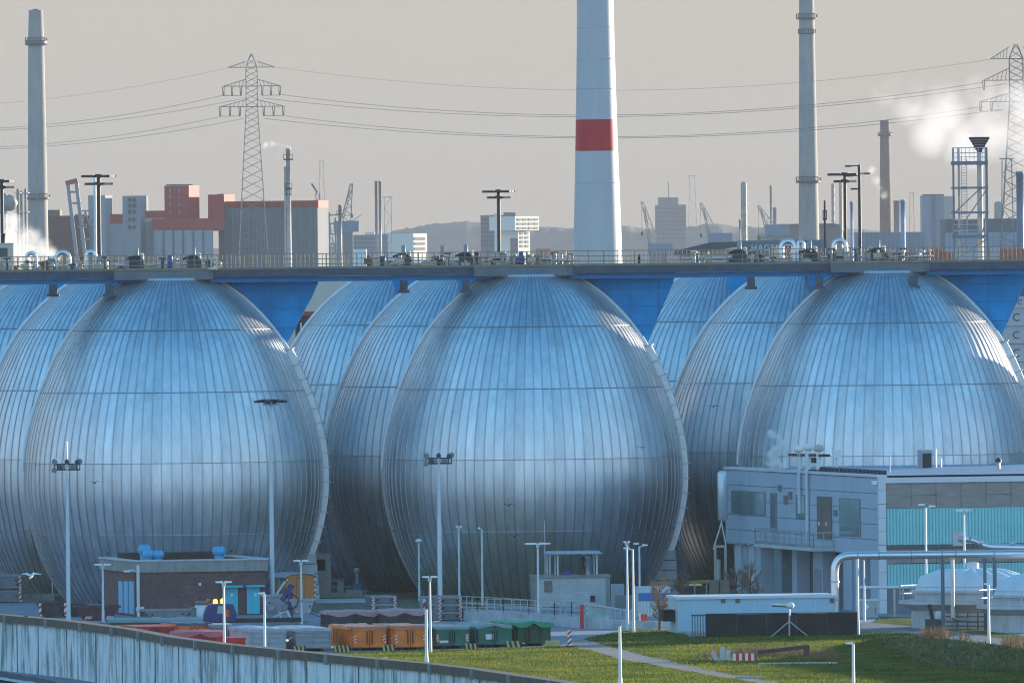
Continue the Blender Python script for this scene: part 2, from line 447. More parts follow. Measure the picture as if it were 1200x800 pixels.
    for an, za, zb in ((R(184), 9.0, 22.0), (R(-3), 17.2, 22.0)):
        zs = [za + (zb - za) * i / 24 for i in range(25)]; rs_ = spline(zs)
        P = []
        for i, (z, r) in enumerate(zip(zs, rs_)):
            dz = zs[min(i + 1, 24)] - zs[max(i - 1, 0)]; dr = rs_[min(i + 1, 24)] - rs_[max(i - 1, 0)]; l = math.hypot(dz, dr)
            rr, zz = r + dz / l * .10, z - dr / l * .10
            P.append((rr * math.cos(an), rr * math.sin(an), zz))
        MB().tube(P, .14, 8).build('edge_duct', edge, t)
    # stepped foot pier
    mb = MB()
    for i in range(5):
        z0, z1 = -0.3 + i * 0.70, -0.3 + (i + 1) * 0.70 - 0.05
        mb.b2((6.4 - 0.0 * i, -1.3, z0), (9.95 - 0.05 * i, 0.9, z1))
    mb.build('foot_pier', CONCP, t)
    return t
egg_c = {}
ROWY = [940.0, 963.0, 986.0]
EGGS = [  # (group, row, photo x of the axis)
    (0, 0, 204), (0, 1, 141), (0, 2, 70),
    (1, 0, 624.5), (1, 1, 552.5), (1, 2, 474),
    (2, 0, 1041), (2, 1, 948), (2, 2, 857), (3, 1, 1362), (3, 0, 1458)]  # last two tanks are unseen, added to shade the right front tank
GNAME = ['left', 'middle', 'right', 'added unseen far right']
RNAME = ['front silver egg digester of the %s group, seen whole', 'second silver egg tank of the %s group, half hidden behind the front one', 'rearmost silver egg tank of the %s group, only a sliver showing']
RX = {0: 'foremost silver egg-shaped tank behind the brick building with blue doors', 3: 'foremost silver egg-shaped tank behind the small white block house',
      6: 'foremost silver egg-shaped tank rising behind the blue-grey machine hall'}
egg0 = None
EGGPOS = {}
for i, (gq, rq, px) in enumerate(EGGS):
    p = at(px, 540, ROWY[rq])
    lab = RX.get(i, 'front silver egg tank, added unseen beyond the right picture edge') if rq == 0 else RNAME[rq] % GNAME[gq]
    loc = (p.x, p.y, 0)
    EGGPOS[(gq, rq)] = Vector(loc)
    if egg0 is None: egg0 = make_egg(lab, loc)
    else: dup(egg0, loc, lab)

# ------------------------------------------------------------------ the bridge over the tank tops
br = thing('walkway_bridge', 'long grey walkway bridge with blue side walls across the tank tops', 'bridge', (0, 938, 0))
X0, X1 = -52.0, 52.0
DZ = 22.75
def L(px, py, Y=938.0):
    p = at(px, py, Y); return p
MB().b2((X0, 0, DZ - 0.12), (X1, 4.2, DZ)).build('deck', FASCIA, br)
f = MB().b2((X0, -0.12, DZ - 0.5), (X1, 0, DZ + 0.02))
for i in range(70): f.b2((X0 + i * 1.5, -0.15, DZ - 0.48), (X0 + i * 1.5 + 0.05, -0.12, DZ))
f.build('edge_beam', FASCIA, br)
MB().b2((X0, 0.3, DZ - 0.86), (X1, 0.9, DZ - 0.52)).b2((X0, 3.3, DZ - 0.86), (X1, 3.9, DZ - 0.52)).build('girder', mat('girder_blue', (0.0, 0.18, 0.42), 0.5, 0, 0.15, 1.0), br)
rail = MB(); railb = MB()
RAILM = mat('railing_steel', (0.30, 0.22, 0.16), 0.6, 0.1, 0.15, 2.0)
def railing(mb, p, q, h=1.05, step=1.06, rails=(0.35, 0.7, 1.05), w=0.06):
    p, q = Vector(p), Vector(q); n = max(1, int(round((q - p).length / step)))
    for i in range(n + 1):
        a = p + (q - p) * i / n
        mb.bar(a, a + Vector((0, 0, h)), w)
    for r in rails: mb.bar(p + Vector((0, 0, r)), q + Vector((0, 0, r)), w * 0.9)
    mb.bar(p + Vector((0, 0, 0.09)), q + Vector((0, 0, 0.09)), 0.02, 0.16)
    return mb
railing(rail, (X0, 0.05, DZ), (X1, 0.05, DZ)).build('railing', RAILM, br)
railing(railb, (X0, 4.1, DZ), (X1, 4.1, DZ), step=0.30).build('railing', mat('railing_sunlit_cream', (0.74, 0.52, 0.34), 0.6, 0.0, 0.25, 2.0), br)  # cream orange colour puts sunlight into the rear rails
# platforms round the three front tank tops
PLATM = mat('platform_steel', (0.16, 0.175, 0.185), 0.5, 0.2, 0.15, 1.0)
for gq in range(3):
    c = EGGPOS[(gq, 0)]
    cx = c.x
    m = MB(); xs0, xs1 = cx - 3.9, cx + 2.9
    m.prism([(xs0, -0.6), (xs1 - 0.4, -0.6), (xs1, -0.2), (xs1, 4.9), (xs0, 4.9)], DZ - 0.62, DZ - 0.02)
    m.build('platform', PLATM, br)
    q = MB()
    railing(q, (xs0, -0.55, DZ), (xs1 - 0.4, -0.55, DZ), step=0.9).build('railing', RAILM, br)
# blue wall panels
for pts in ([(236, 322), (373, 322.6), (372.5, 332), (366, 347), (333, 409), (300, 400), (240, 345)],
            [(660, 320), (791, 318.5), (789, 331), (783, 345), (757, 405), (720, 400), (665, 345)],
            [(1080, 315.5), (1210, 313), (1208, 322), (1200, 336), (1170.5, 400), (1140, 395), (1085, 340)]):
    P = [at(x, y, 940.0) for x, y in pts]
    q = MB().slab([(p.x, p.z) for p in P], 2.0, 2.35)
    o_ = q.build('wall_panel', BLUEW, br)
    zs_ = [p.z for p in P]; zt_, zb_ = max(zs_), min(zs_)
    sm_ = MB()
    for f_ in (.22, .46, .72):                       # sheet joints
        z_ = zt_ - (zt_ - zb_) * f_
        xs_ = []
        for p1, p2 in zip(P, P[1:] + P[:1]):
            if (p1.z - z_) * (p2.z - z_) < 0: xs_.append(p1.x + (p2.x - p1.x) * (z_ - p1.z) / (p2.z - p1.z))
        if len(xs_) >= 2: sm_.b2((min(xs_), 1.985, z_ - .02), (max(xs_), 1.998, z_ + .02))
    for f_ in (.35, .6, .85):
        x_ = P[0].x + (P[1].x - P[0].x) * f_
        zz_ = []
        for p1, p2 in zip(P, P[1:] + P[:1]):
            if (p1.x - x_) * (p2.x - x_) < 0: zz_.append(p1.z + (p2.z - p1.z) * (x_ - p1.x) / (p2.x - p1.x))
        if len(zz_) >= 2: sm_.b2((x_ - .015, 1.98, min(zz_)), (x_ + .015, 1.997, max(zz_)))
    sm_.build('sheet_joint', mat('joint_blue', (0.0, 0.12, 0.30), .6), o_)['kind'] = 'stuff'
# shorter blue panels behind each front tank
for x0, x1, gq in ((128, 175, 0), (534, 585, 1), (945, 1000, 2)):
    P = [at(x, y, 947.0) for x, y in ((x0, 318), (x1, 318), (x1, 372), (x0 + 12, 372), (x0 + 6, 350))]
    MB().slab([(p.x, p.z) for p in P], 9.0, 9.3).build('wall_panel', BLUEW, br)
for x0, x1 in ((58, 78), (458, 485), (850, 880)):
    P = [at(x, y, 970.0) for x, y in ((x0, 318), (x1 + 14, 318), (x1 + 14, 365), (x0 + 10, 365))]
    MB().slab([(p.x, p.z) for p in P], 32.0, 32.3).build('wall_panel', BLUEW, br)
# stub columns under the girder
for px, Y in ((546, 937), (473, 952), (960, 937), (880, 952), (62, 952), (128, 937), (1071, 936)):
    p = at(px, 330, Y)
    MB().b2((p.x - 0.28, Y - 938, 21.2), (p.x + 0.28, Y - 938 + 0.6, DZ - 0.87)).b2((p.x - 0.42, Y - 938 - .1, 21.0), (p.x + 0.42, Y - 938 + 0.7, 21.2)).build('column', FASCIA, br)
# walkways running back over the second and third tanks
for gq in range(3):
    a, c = EGGPOS[(gq, 0)], EGGPOS[(gq, 2)]
    d = c - a; yaw = math.atan2(-d.x, d.y)
    m = MB(); m.box(((a.x + c.x) / 2, (a.y + c.y) / 2 - 938 + 4, DZ - 0.3), (3.4, d.length + 2, 0.5), rz=yaw)
    m.build('deck', FASCIA, br)
# ------------------------------------------------------------------ far background
def xz(px, py, Y):
    p = at(px, py, Y); return p.x, p.z
def rect_mb(mb, x0, x1, y0, Y, depth, zb=0.0, mi=0, ox=0.0):
    """upright block facing us: photo columns x0..x1, top at photo row y0, standing on zb"""
    a, z = xz(x0, y0, Y); b, z2 = xz(x1, y0, Y)
    mb.b2((a - ox, 0, zb), (b - ox, depth, (z + z2) / 2), mi); return mb
def corner_tower(mb, x0, xm, x1, y0, Y, ox, zb=0.0, phi=20, mi=0, y1=None):
    """block turned so that its right flank shows between columns xm and x1"""
    a, z = xz(x0, y0, Y); m, _ = xz(xm, y0, Y); b, _ = xz(x1, y0, Y)
    if y1 is not None: zb = xz(xm, y1, Y)[1]
    t = math.tan(R(phi)); s = b - m
    P = [(a - ox, 0), (m - ox, -(m - a) * t), (b - ox, -(m - a) * t + s / t), (a - ox + s, s / t)]
    mb.prism(P, zb, z, mi); return mb
HILL = mat('far_hill', (0.11, 0.115, 0.115), 0.95, 0, 0.25, 0.02)
def hills():
    Y = 13000
    out = [(-40, 300), (380, 288), (420, 281), (450, 273), (480, 267), (510, 262), (540, 259), (570, 261), (600, 264), (640, 266), (680, 268), (720, 264), (760, 268), (800, 266),
           (840, 262), (870, 266), (905, 265), (940, 268), (990, 268), (1040, 271), (1090, 276), (1240, 290)]
    rnd = random.Random(3); vs = []; fs = []; cols = []
    n = 320
    for i in range(n + 1):
        px = -40 + 1280 * i / n
        for (xa, ya), (xb, yb) in zip(out, out[1:]):
            if xa <= px <= xb:
                f = (px - xa) / (xb - xa); f = f * f * (3 - 2 * f); py = ya + (yb - ya) * f
        p = at(px, py, Y)
        cols.append((p.x, max(3, p.z)))
    for x, h in cols:
        for fy, fz in ((-420, 0), (-230, .35), (-120, .66), (-50, .88), (0, 1.0), (200, .9), (700, 0)):
            vs.append((x, Y + fy, h * fz + (rnd.uniform(-.9, .9) if fz > 0 else 0)))
    for i in range(n):
        for k in range(6):
            fs.append((i * 7 + k, i * 7 + 7 + k, i * 7 + 8 + k, i * 7 + k + 1))
    o = MB().add(vs, fs, 0, True).build('hills', HILL)
    tag(o, 'wooded ridge fading into the haze', kind='structure')
hills()

# ---- chimneys and tower -------------------------------------------------
CHIM = mat('chimney_concrete', (0.34, 0.315, 0.29), 0.85, 0, 0.22, 0.25, 0.2, 1.0, stretch=(1, 1, 0.3))
def chimney(label, pts, Y, m, collars=(), cap=None, n=28, group=None):
    """pts: (left px, right px, row)"""
    c = at((pts[-1][0] + pts[-1][1]) / 2, 300, Y)
    t = thing('chimney', label, 'chimney', (c.x, Y, 0), 0, group)
    prof = []
    for l, r, y in pts:
        prof.append(((r - l) / 2 / ppm(Y), at((l + r) / 2, y, Y).z))
    prof = sorted(prof, key=lambda q: q[1])
    slope = (prof[0][0] - prof[-1][0]) / (prof[-1][1] - prof[0][1])
    prof = [(prof[0][0] + slope * prof[0][1], 0)] + prof
    MB().lathe(prof, n).build('shaft', m, t)
    def rad(z):
        for (r0, z0), (r1, z1) in zip(prof, prof[1:]):
            if z0 <= z <= z1: return r0 + (r1 - r0) * (z - z0) / (z1 - z0)
        return prof[-1][0]
    for y, ex, hh in collars:
        z = at(600, y, Y).z; r = rad(z)
        mb = MB().lathe([(r - 0.05, z - hh / 2), (r + ex, z - hh / 2), (r + ex, z + hh * .2), (r - 0.05, z + hh * .2)], n)
        for k in range(18):
            a = 2 * math.pi * k / 18
            mb.bar(((r + ex * .95) * math.cos(a), (r + ex * .95) * math.sin(a), z), ((r + ex * .95) * math.cos(a), (r + ex * .95) * math.sin(a), z + 1.0), 0.14)
        mb.lathe([(r + ex * .9, z + .95), (r + ex, z + .95), (r + ex, z + 1.1), (r + ex * .9, z + 1.1), (r + ex * .9, z + .95)], n)
        mb.build('gallery', mat('gallery_steel', (0.14, 0.14, 0.14), 0.6, 0.3, 0.1, 1.0), t)
    if cap:
        l, r, y0, y1 = cap
        z0, z1 = at(600, y0, Y).z, at(600, y1, Y).z; rr = (r - l) / 2 / ppm(Y)
        MB().lathe([(rr, z0 - .5), (rr, z1)], 16).build('flue_cap', mat('flue_brown', (0.16, 0.13, 0.12), 0.7), t)
    return t
chimney('tall grey concrete chimney left of the red silo towers', [(32.5, 49, 12), (32.5, 51, 44), (32.5, 54, 170), (33, 57, 295)], 3600, CHIM, ((43, 0.8, 2.0), (226, 0.7, 0.8)), (37, 44.5, 12, 5))
chimney('tall pale grey concrete chimney right of the red banded tower', [(934.5, 952, 0), (935.5, 955, 100), (936, 960.5, 295)], 3300, CHIM, ((25, 0.7, 0.6), (43, 0.2, 0.4), (216, 0.7, 0.8)))
chimney('slim brick-brown chimney hidden in part by drifting steam', [(1030, 1041, 141), (1031, 1044.5, 230), (1031, 1046, 290)], 6000, mat('chimney_brick', (0.21, 0.12, 0.10), 0.85, 0, 0.18, 0.3), ((162, 1.0, 1.6),))
# wind turbine tower
def turbine():
    Y = 1250
    c = at(700.5, 300, Y)
    t = thing('wind_turbine', 'white wind turbine tower with one red band', 'wind turbine', (c.x, Y, 0))
    k = ppm(Y)
    def r_at(z):
        y = 300 - (z - EYE) * k
        return (21.3 + (28.5 - 21.3) * (max(-300, y) / 295.0) ** (1.3 if y > 0 else 1) if y > 0 else 21.3 + y * 0.014) / k
    zb0, zb1 = at(600, 178, Y).z, at(600, 141.5, Y).z
    ztop = 62.0
    lv = [0, 4, 8, 12, 16, 20, 24, 28, zb0]
    MB().lathe([(r_at(z), z) for z in lv], 64).build('tower', mat('turbine_white', (0.47, 0.475, 0.475), 0.42, 0, 0.07, 0.5, stretch=(1, 1, .12)), t)
    MB().lathe([(r_at(zb0) + .004, zb0 + .02), (r_at(zb1) + .004, zb1)], 64).build('red_band', mat('turbine_red', (0.50, 0.022, 0.03), 0.5, 0, 0.14, 0.6), t)
    MB().lathe([(r_at(z), z) for z in (zb1 + .02, 38, 42, 46, 50, 54, 58, ztop)], 64).build('tower', MATS['turbine_white'], t)
    for y in (33, 70, 105, 215):
        z = at(600, y, Y).z
        MB().lathe([(r_at(z) - .01, z - .05), (r_at(z) + .025, z - .05), (r_at(z) + .025, z + .05), (r_at(z) - .01, z + .05)], 64).build('flange_seam', mat('seam_grey', (0.5, 0.51, 0.52), 0.5), t)
turbine()

# ---- power line ------------------------------------------------------------
PYL = mat('pylon_steel', (0.20, 0.205, 0.20), 0.6, 0.3, 0.1, 0.2)
def pylon(label, px, Y, ytop, arms, wtop, wbot, dens=26):
    c = at(px, 300, Y); k = ppm(Y)
    t = thing('power_pylon', label, 'pylon', (c.x, Y, 0), 0, 'lattice power pylons')
    zt = at(px, ytop, Y).z
    za = at(px, arms[0][0], Y).z
    zl = at(px, arms[-1][0], Y).z
    def hw(z):
        if z >= za: return max(0.05, wtop / 2 * (zt - z) / (zt - za))
        if z >= zl: return wtop / 2
        return wtop / 2 + (wbot - wtop) / 2 * (zl - z) / zl
    mb = MB(); lw = 0.10
    zs = [0]; 
    while zs[-1] < zt - 1.0: zs.append(min(zt, zs[-1] + max(1.5, hw(zs[-1]) * 0.95)))
    for z0, z1 in zip(zs, zs[1:]):
        a, b = hw(z0), hw(z1)
        cs0 = [(-a, -a, z0), (a, -a, z0), (a, a, z0), (-a, a, z0)]; cs1 = [(-b, -b, z1), (b, -b, z1), (b, b, z1), (-b, b, z1)]
        for q in range(4):
            mb.bar(cs0[q], cs1[q], lw * 1.5)
            q2 = (q + 1) % 4
            mb.bar(cs0[q], cs1[q2], lw); mb.bar(cs0[q2], cs1[q], lw)
    mb.build('lattice_mast', PYL, t)
    for ya, half, rise, nins in arms:
        z = at(px, ya, Y).z; h = half / k; r = rise / k
        mb = MB()
        for s in (-1, 1):
            for dy in (-.5, .5):
                mb.bar((0, dy, z), (s * h, 0, z), .18); mb.bar((s * wtop / 2, dy, z + r), (s * h, 0, z + .05), .16)
            for q in range(1, 6):
                f = q / 6; f2 = (q + .5) / 6
                x = wtop / 2 + (h - wtop / 2) * f
                mb.bar((s * x, 0, z), (s * (wtop / 2 + (h - wtop / 2) * max(0, f2 - .16)), 0, z + r * (1 - max(0, f2 - .16))), .12)
        mb.build('crossarm', PYL, t)
        IM = mat('insulator_grey', (0.12, 0.12, 0.12), 0.7)
        for s in (-1, 1):
            for q in range(nins):
                x = h * (1 - q * 0.31); il = 11.0 / k
                MB().bar((s * x - .25, 0, z), (s * x + .25, 0, z), .12).tube([(s * x - .25, 0, z), (s * x - .12, 0, z - il)], .13, 6).tube([(s * x + .25, 0, z), (s * x + .12, 0, z - il)], .13, 6).bar((s * x - .12, 0, z - il), (s * x + .12, 0, z - il), .14).build('insulator', IM, t)
            if nins > 1: MB().bar((s * h, 0, z - 11.0 / k), (s * h * .38, 0, z - 11.0 / k), .12).build('yoke', IM, t)
    return t
YP1, YP2 = 3600, 3000
pylon('lattice power pylon rising in front of the long grey silo block', 297, YP1, 61, ((79, 27, 7, 0), (101, 33, 8, 3), (125, 37, 8, 3)), 3.0, 10.5)
pylon('lattice power pylon at the right edge behind the steam', 1193, YP2, 47, ((69, 30, 14, 0), (94, 38, 14, 1), (119, 42, 10, 2)), 3.0, 11.0)
WIRE = mat('power_wire', (0.20, 0.20, 0.20), 0.5, 0.4, 0.0)
def wire(label, pts, r, Ya, Yb, group='power cables across the sky'):
    (xa, ya), (xm, ym), (xb, yb) = pts
    P = []
    for i in range(41):
        f = i / 40; x = xa + (xb - xa) * f
        # parabola through the three photo points
        l0 = (x - xm) * (x - xb) / ((xa - xm) * (xa - xb)); l1 = (x - xa) * (x - xb) / ((xm - xa) * (xm - xb)); l2 = (x - xa) * (x - xm) / ((xb - xa) * (xb - xm))
        P.append(at(x, ya * l0 + ym * l1 + yb * l2, Ya + (Yb - Ya) * f))
    c = P[0].copy()
    o = MB().tube([p - c for p in P], r, 5).build('power_cable', WIRE, loc=c)
    return tag(o, label, 'cable', group)
wire('faint top earth cable sagging between the two pylons', ((324, 79), (700, 106), (1164, 69)), .035, YP1, YP2)
wire('upper cable of the middle pair sagging between the pylons', ((330, 111), (700, 135), (1156, 96)), .06, YP1, YP2)
wire('lower cable of the middle pair sagging between the pylons', ((308, 115), (680, 137), (1180, 98)), .06, YP1, YP2)
wire('upper cable of the lowest pair sagging between the pylons', ((334, 136), (700, 160.5), (1152, 125)), .06, YP1, YP2)
wire('lower cable of the lowest pair sagging between the pylons', ((310, 139), (690, 162), (1175, 128)), .06, YP1, YP2)
wire('faint top earth cable running left from the pylon', ((-40, 124), (130, 106), (270, 79)), .035, 4000, YP1)
wire('upper cable of the middle pair running left from the pylon', ((-40, 152), (130, 137), (265, 111)), .06, 4000, YP1)
wire('lower cable of the middle pair running left from the pylon', ((-40, 154), (140, 140), (288, 115)), .06, 4000, YP1)
wire('upper cable of the lowest pair running left from the pylon', ((-40, 174), (130, 160), (262, 136)), .06, 4000, YP1)
wire('lower cable of the lowest pair running left from the pylon', ((-40, 176), (140, 163), (285, 139)), .06, 4000, YP1)

# ---- silo buildings ---------------------------------------------------------
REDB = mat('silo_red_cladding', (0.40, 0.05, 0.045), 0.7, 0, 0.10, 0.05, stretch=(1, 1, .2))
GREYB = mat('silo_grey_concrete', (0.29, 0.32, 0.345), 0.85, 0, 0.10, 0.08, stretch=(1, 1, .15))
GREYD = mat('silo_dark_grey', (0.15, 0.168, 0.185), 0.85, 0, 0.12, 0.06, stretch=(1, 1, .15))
BEIGE = mat('beige_render', (0.55, 0.47, 0.39), 0.8, 0, 0.06, 0.1)
WIN = mat('dark_window_glass', (0.03, 0.04, 0.05), 0.15, 0, 0.0)
BROWN = mat('brown_brick_hall', (0.12, 0.065, 0.055), 0.85, 0, 0.15, 0.1)
YS = 3900.0
SILO_N = 0
kS = ppm(YS)
def silo_part(label, cat, x, parts, windows=()):
    """one building: list of (material, kind, args)"""
    c = at(x, 300, YS)
    global SILO_N
    SILO_N += 1
    t = thing(cat[0], label, cat[1], (c.x, YS + (SILO_N % 5) * 1.7, 0))
    for nm, m, kind, args in parts:
        mb = MB()
        if kind == 'turn': corner_tower(mb, *args[:4], YS, c.x, **(args[4] if len(args) > 4 else {}))
        else:
            x0, x1, y0, y1, dep = args
            a, z1_ = xz(x0, y0, YS); b, _ = xz(x1, y0, YS); z0_ = 0 if y1 is None else xz(x1, y1, YS)[1]
            mb.b2((a - c.x, 0, z0_), (b - c.x, dep, z1_))
        mb.build(nm, m, t)
    for px, py in windows:
        p = at(px, py, YS)
        yy = -(p.x - at(windows[0][0], py, YS).x) * math.tan(R(20))
        MB().box((p.x - c.x, -0.2 + yy - 1.0, p.z), (0.75, .3, 1.0), rz=R(-20)).build('window', WIN, t)
    return t
silo_part('grey silo tower with a cream flank, left of the floodlight mast', ('silo_tower', 'tower'), 115, [('wall', GREYB, 'turn', (103, 123, 131, 229))])
silo_part('grey-blue silo tower with two columns of small windows', ('silo_tower', 'tower'), 155, [('wall', GREYB, 'turn', (143, 164, 173, 229.5))],
          [(151.5, 234), (157, 234), (151.5, 241), (157, 241), (151.5, 248), (157, 248), (151.5, 257), (157, 257), (151.5, 266), (157, 266)])
silo_part('tallest dark red silo tower with a salmon sunlit flank', ('silo_tower', 'tower'), 205, [('wall', REDB, 'turn', (192, 221, 232.5, 217.5, dict(y1=258)))])
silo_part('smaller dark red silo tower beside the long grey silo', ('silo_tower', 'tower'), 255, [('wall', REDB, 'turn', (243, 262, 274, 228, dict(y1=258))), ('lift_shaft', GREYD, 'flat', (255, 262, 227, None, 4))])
silo_part('red conveyor gallery on the grey silo cells', ('silo_block', 'silo'), 220,
          [('gallery', REDB, 'flat', (178, 262, 256.5, 270, 60))])
t = silo_part('pale grey row of round silo cells under the red gallery', ('silo_block', 'silo'), 216, [])
cx = at(216, 300, YS).x
for i in range(6):
    p = at(186 + i * 11.6, 270, YS)
    MB().lathe([(5.9 / kS, 0), (5.9 / kS, p.z)], 20, (p.x - cx, -4, 0)).build('silo_cell', GREYB, t)
silo_part('low red roof block between the two grey towers', ('silo_hall', 'hall'), 134, [('roof_storey', REDB, 'flat', (123, 146, 251, 262, 14)), ('wall', GREYB, 'flat', (123, 146, 262.1, None, 13))])
silo_part('low red storey with a cream strip beside the windowed tower', ('silo_hall', 'hall'), 180, [('roof_storey', REDB, 'flat', (164, 193, 247, 255.5, 14)), ('cream_strip', BEIGE, 'flat', (164, 193, 255.6, 260, 13)), ('wall', GREYB, 'flat', (164, 193, 260.1, None, 12))])
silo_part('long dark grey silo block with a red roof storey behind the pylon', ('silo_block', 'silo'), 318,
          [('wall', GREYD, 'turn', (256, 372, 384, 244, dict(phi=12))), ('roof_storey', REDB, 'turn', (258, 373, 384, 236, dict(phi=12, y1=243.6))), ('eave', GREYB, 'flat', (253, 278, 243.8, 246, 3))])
silo_part('dark red-brown hall with a stepped roof right of the tall chimney', ('dock_hall', 'hall'), 80, [('wall', BROWN, 'flat', (56, 104, 253, None, 25)), ('roof_storey', mat('hall_grey', (0.15, 0.13, 0.12), 0.8), 'flat', (56, 70, 246, 253, 20))])
_long = [o for o in bpy.data.objects if o.get('label', '').startswith('long dark grey silo block')][0]
def silo_bars(root, x0, x1, y0, y1, n, m, slope=0.0, wfrac=.12):
    c = root.location; mb = MB()
    for i in range(n):
        px = x0 + (x1 - x0) * (i + .5) / n; w_ = max(.35, (x1 - x0) / n * wfrac / 2)
        a, zt = xz(px - w_, y0, YS); b, _ = xz(px + w_, y0, YS); zb = xz(px, y1, YS)[1] if y1 else 0
        yy = -(a - xz(x0, y0, YS)[0]) * slope
        mb.b2((a - c.x, yy - .7, max(0, zb)), (b - c.x, yy - .05, zt))
    mb.build('pilaster', m, root)['kind'] = 'stuff'
silo_bars(_long, 258, 370, 245.5, None, 12, mat('silo_pilaster', (0.18, 0.20, 0.215), .85), math.tan(R(12)))
silo_bars(_long, 260, 370, 236.5, 243, 22, mat('silo_red_rib', (0.27, 0.045, 0.04), .8), math.tan(R(12)), .3)
_red = [o for o in bpy.data.objects if o.get('label', '').startswith('tallest dark red silo tower')][0]
for _px in (199, 210):
    for _py in (223, 231, 240, 249):
        _p = at(_px, _py, YS); _yy = -(_p.x - at(192, _py, YS).x) * math.tan(R(20))
        MB().box((_p.x - _red.location.x, _yy - .12, _p.z), (.6, .2, .9), rz=R(-20)).build('window', mat('silo_window_pale', (.30, .20, .20), .4), _red)
MB().bar((at(194, 217, YS).x - _red.location.x, 2, at(194, 216.5, YS).z), (at(225, 217, YS).x - _red.location.x, 2, at(194, 216.5, YS).z), .3).build('roof_rail', DARK, _red)
# tilted ship unloader leg
def unloader():
    Y = 3700; c = at(96, 300, Y)
    t = thing('ship_unloader', 'tilted blue-grey ship unloader leg with a red head', 'unloader', (c.x, Y, 0))
    m = mat('unloader_grey', (0.24, 0.27, 0.30), 0.6, 0.1, 0.12, 0.2)
    for dx in (0, 10):
        a, b = at(101 + dx, 310, Y), at(79.5 + dx, 214, Y)
        MB().bar((a.x - c.x, 0, 0), (b.x - c.x, 0, b.z), 0.95, 2.4).build('leg', m, t)
    a, b = at(97, 262, Y), at(112, 262, Y)
    for y in (225, 238, 252, 266, 280):
        s = (y - 214) / 96 * 21
        a, b = at(79.5 + s, y, Y), at(90 + s, y, Y); MB().bar((a.x - c.x, 0, a.z), (b.x - c.x, 0, b.z), .5).build('brace', m, t)
    a, b = at(77, 215, Y), at(91, 211.5, Y)
    MB().bar((a.x - c.x, 0, a.z), (b.x - c.x, 0, b.z), 2.6, 1.3).build('head', mat('unloader_red', (0.33, 0.10, 0.07), 0.6), t)
    mb = MB()
    for i in range(6):
        a = at(96 + i * 4, 262 - (i % 2) * 14, Y); b = at(100 + i * 4, 262 - ((i + 1) % 2) * 14, Y)
        mb.bar((a.x - c.x, 1, a.z), (b.x - c.x, 1, b.z), .35)
    a, b = at(94, 247, Y), at(122, 247, Y); mb.bar((a.x - c.x, 1, a.z), (b.x - c.x, 1, b.z), .4)
    a, b = at(94, 263, Y), at(122, 263, Y); mb.bar((a.x - c.x, 1, a.z), (b.x - c.x, 1, b.z), .4)
    mb.build('conveyor_truss', m, t)
unloader()
# refinery columns far left
def process_unit(label, x, Y, cols, vessel=None, rung=True, group=None):
    c = at(x, 300, Y); k = ppm(Y)
    t = thing('process_column', label, 'column', (c.x, Y, 0), 0, group)
    m = mat('process_steel', (0.34, 0.29, 0.24), 0.55, 0.1, 0.2, 0.4)
    for i, (l, r, y) in enumerate(cols):
        p = at((l + r) / 2, y, Y); rr = (r - l) / 2 / k
        mb = MB().lathe([(rr, 0), (rr, p.z - rr * .5), (rr * .7, p.z - rr * .15), (0.01, p.z)], 14, (p.x - c.x, i * 0.7, 0))
        mb.build('column', m, t)
        if rung:
            mb = MB(); z = 30.0
            while z < p.z - 1:
                mb.lathe([(rr, z), (rr + .55, z), (rr + .55, z + .18), (rr, z + .18)], 12, (p.x - c.x, i * .7, 0)); z += 4.2
            if mb.v: mb.build('platform', STEEL, t)
    if vessel:
        px, py, r = vessel; p = at(px, py, Y)
        MB().lathe([(0.01, -r), (r * .7, -r * .7), (r, 0), (r * .7, r * .7), (0.01, r)], 16, (p.x - c.x, 0, p.z)).build('vessel', m, t)
    return t
process_unit('dark process vessel and pale columns at the left edge', 14, 3000, [(2, 8, 226), (19, 22, 221), (23, 26, 224), (28, 31, 221)], (11, 238, 1.9), group=None)
process_unit('slim fractionating column with ring platforms near the jib cranes', 871, 5200, [(868, 875, 213)])
process_unit('faint lattice-clad process columns behind the right mast pair', 980, 6500, [(974, 978, 215), (983, 987, 213)])
process_unit('shiny round-topped process column far right', 1175, 4500, [(1165, 1176, 236)], rung=False)

# ---- thin stacks ---------------------------------------------------------
def stack(label, px, ytop, Y, wpx, m, arms=(), group=None, two=None):
    c = at(px, 300, Y); k = ppm(Y); z = at(px, ytop, Y).z
    t = thing('stack', label, 'stack', (c.x, Y, 0), 0, group)
    r = wpx / 2 / k
    MB().lathe([(r * 1.15, 0), (r, 30), (r, z - .6), (r * 1.12, z - .6), (r * 1.12, z)], 16).build('shaft', m, t)
    for y, w in arms:
        zz = at(px, y, Y).z
        mb = MB().box((0, 0, zz), (w / k, w / k * .8, .3))
        for s in (-1, 1):
            mb.bar((s * w / k / 2, -w / k * .4, zz), (s * w / k / 2, -w / k * .4, zz + 1.1), .12)
        mb.bar((-w / k / 2, -w / k * .4, zz + 1.1), (w / k / 2, -w / k * .4, zz + 1.1), .12)
        mb.build('platform', DARK, t)
    if two:
        MB().tube([(two / k, 0, 0), (two / k, 0, z - 4)], .25, 6).build('side_pipe', m, t)
    return t
STK = mat('stack_steel', (0.30, 0.28, 0.265), 0.55, 0.4, 0.2, 0.3)
stack('slim steel stack with a platform near its top, trailing pale steam', 339, 174, 3000, 5.2, mat('stack_pale', (0.50, 0.45, 0.40), 0.6, 0.1, 0.2, 0.3), ((187, 11), (221, 8), (228, 6)), two=-4)
stack('left one of the pair of slim dark stacks', 441.5, 212, 4800, 3.2, STK)
stack('right one of the pair of slim dark stacks', 446, 212, 4800, 3.2, STK)
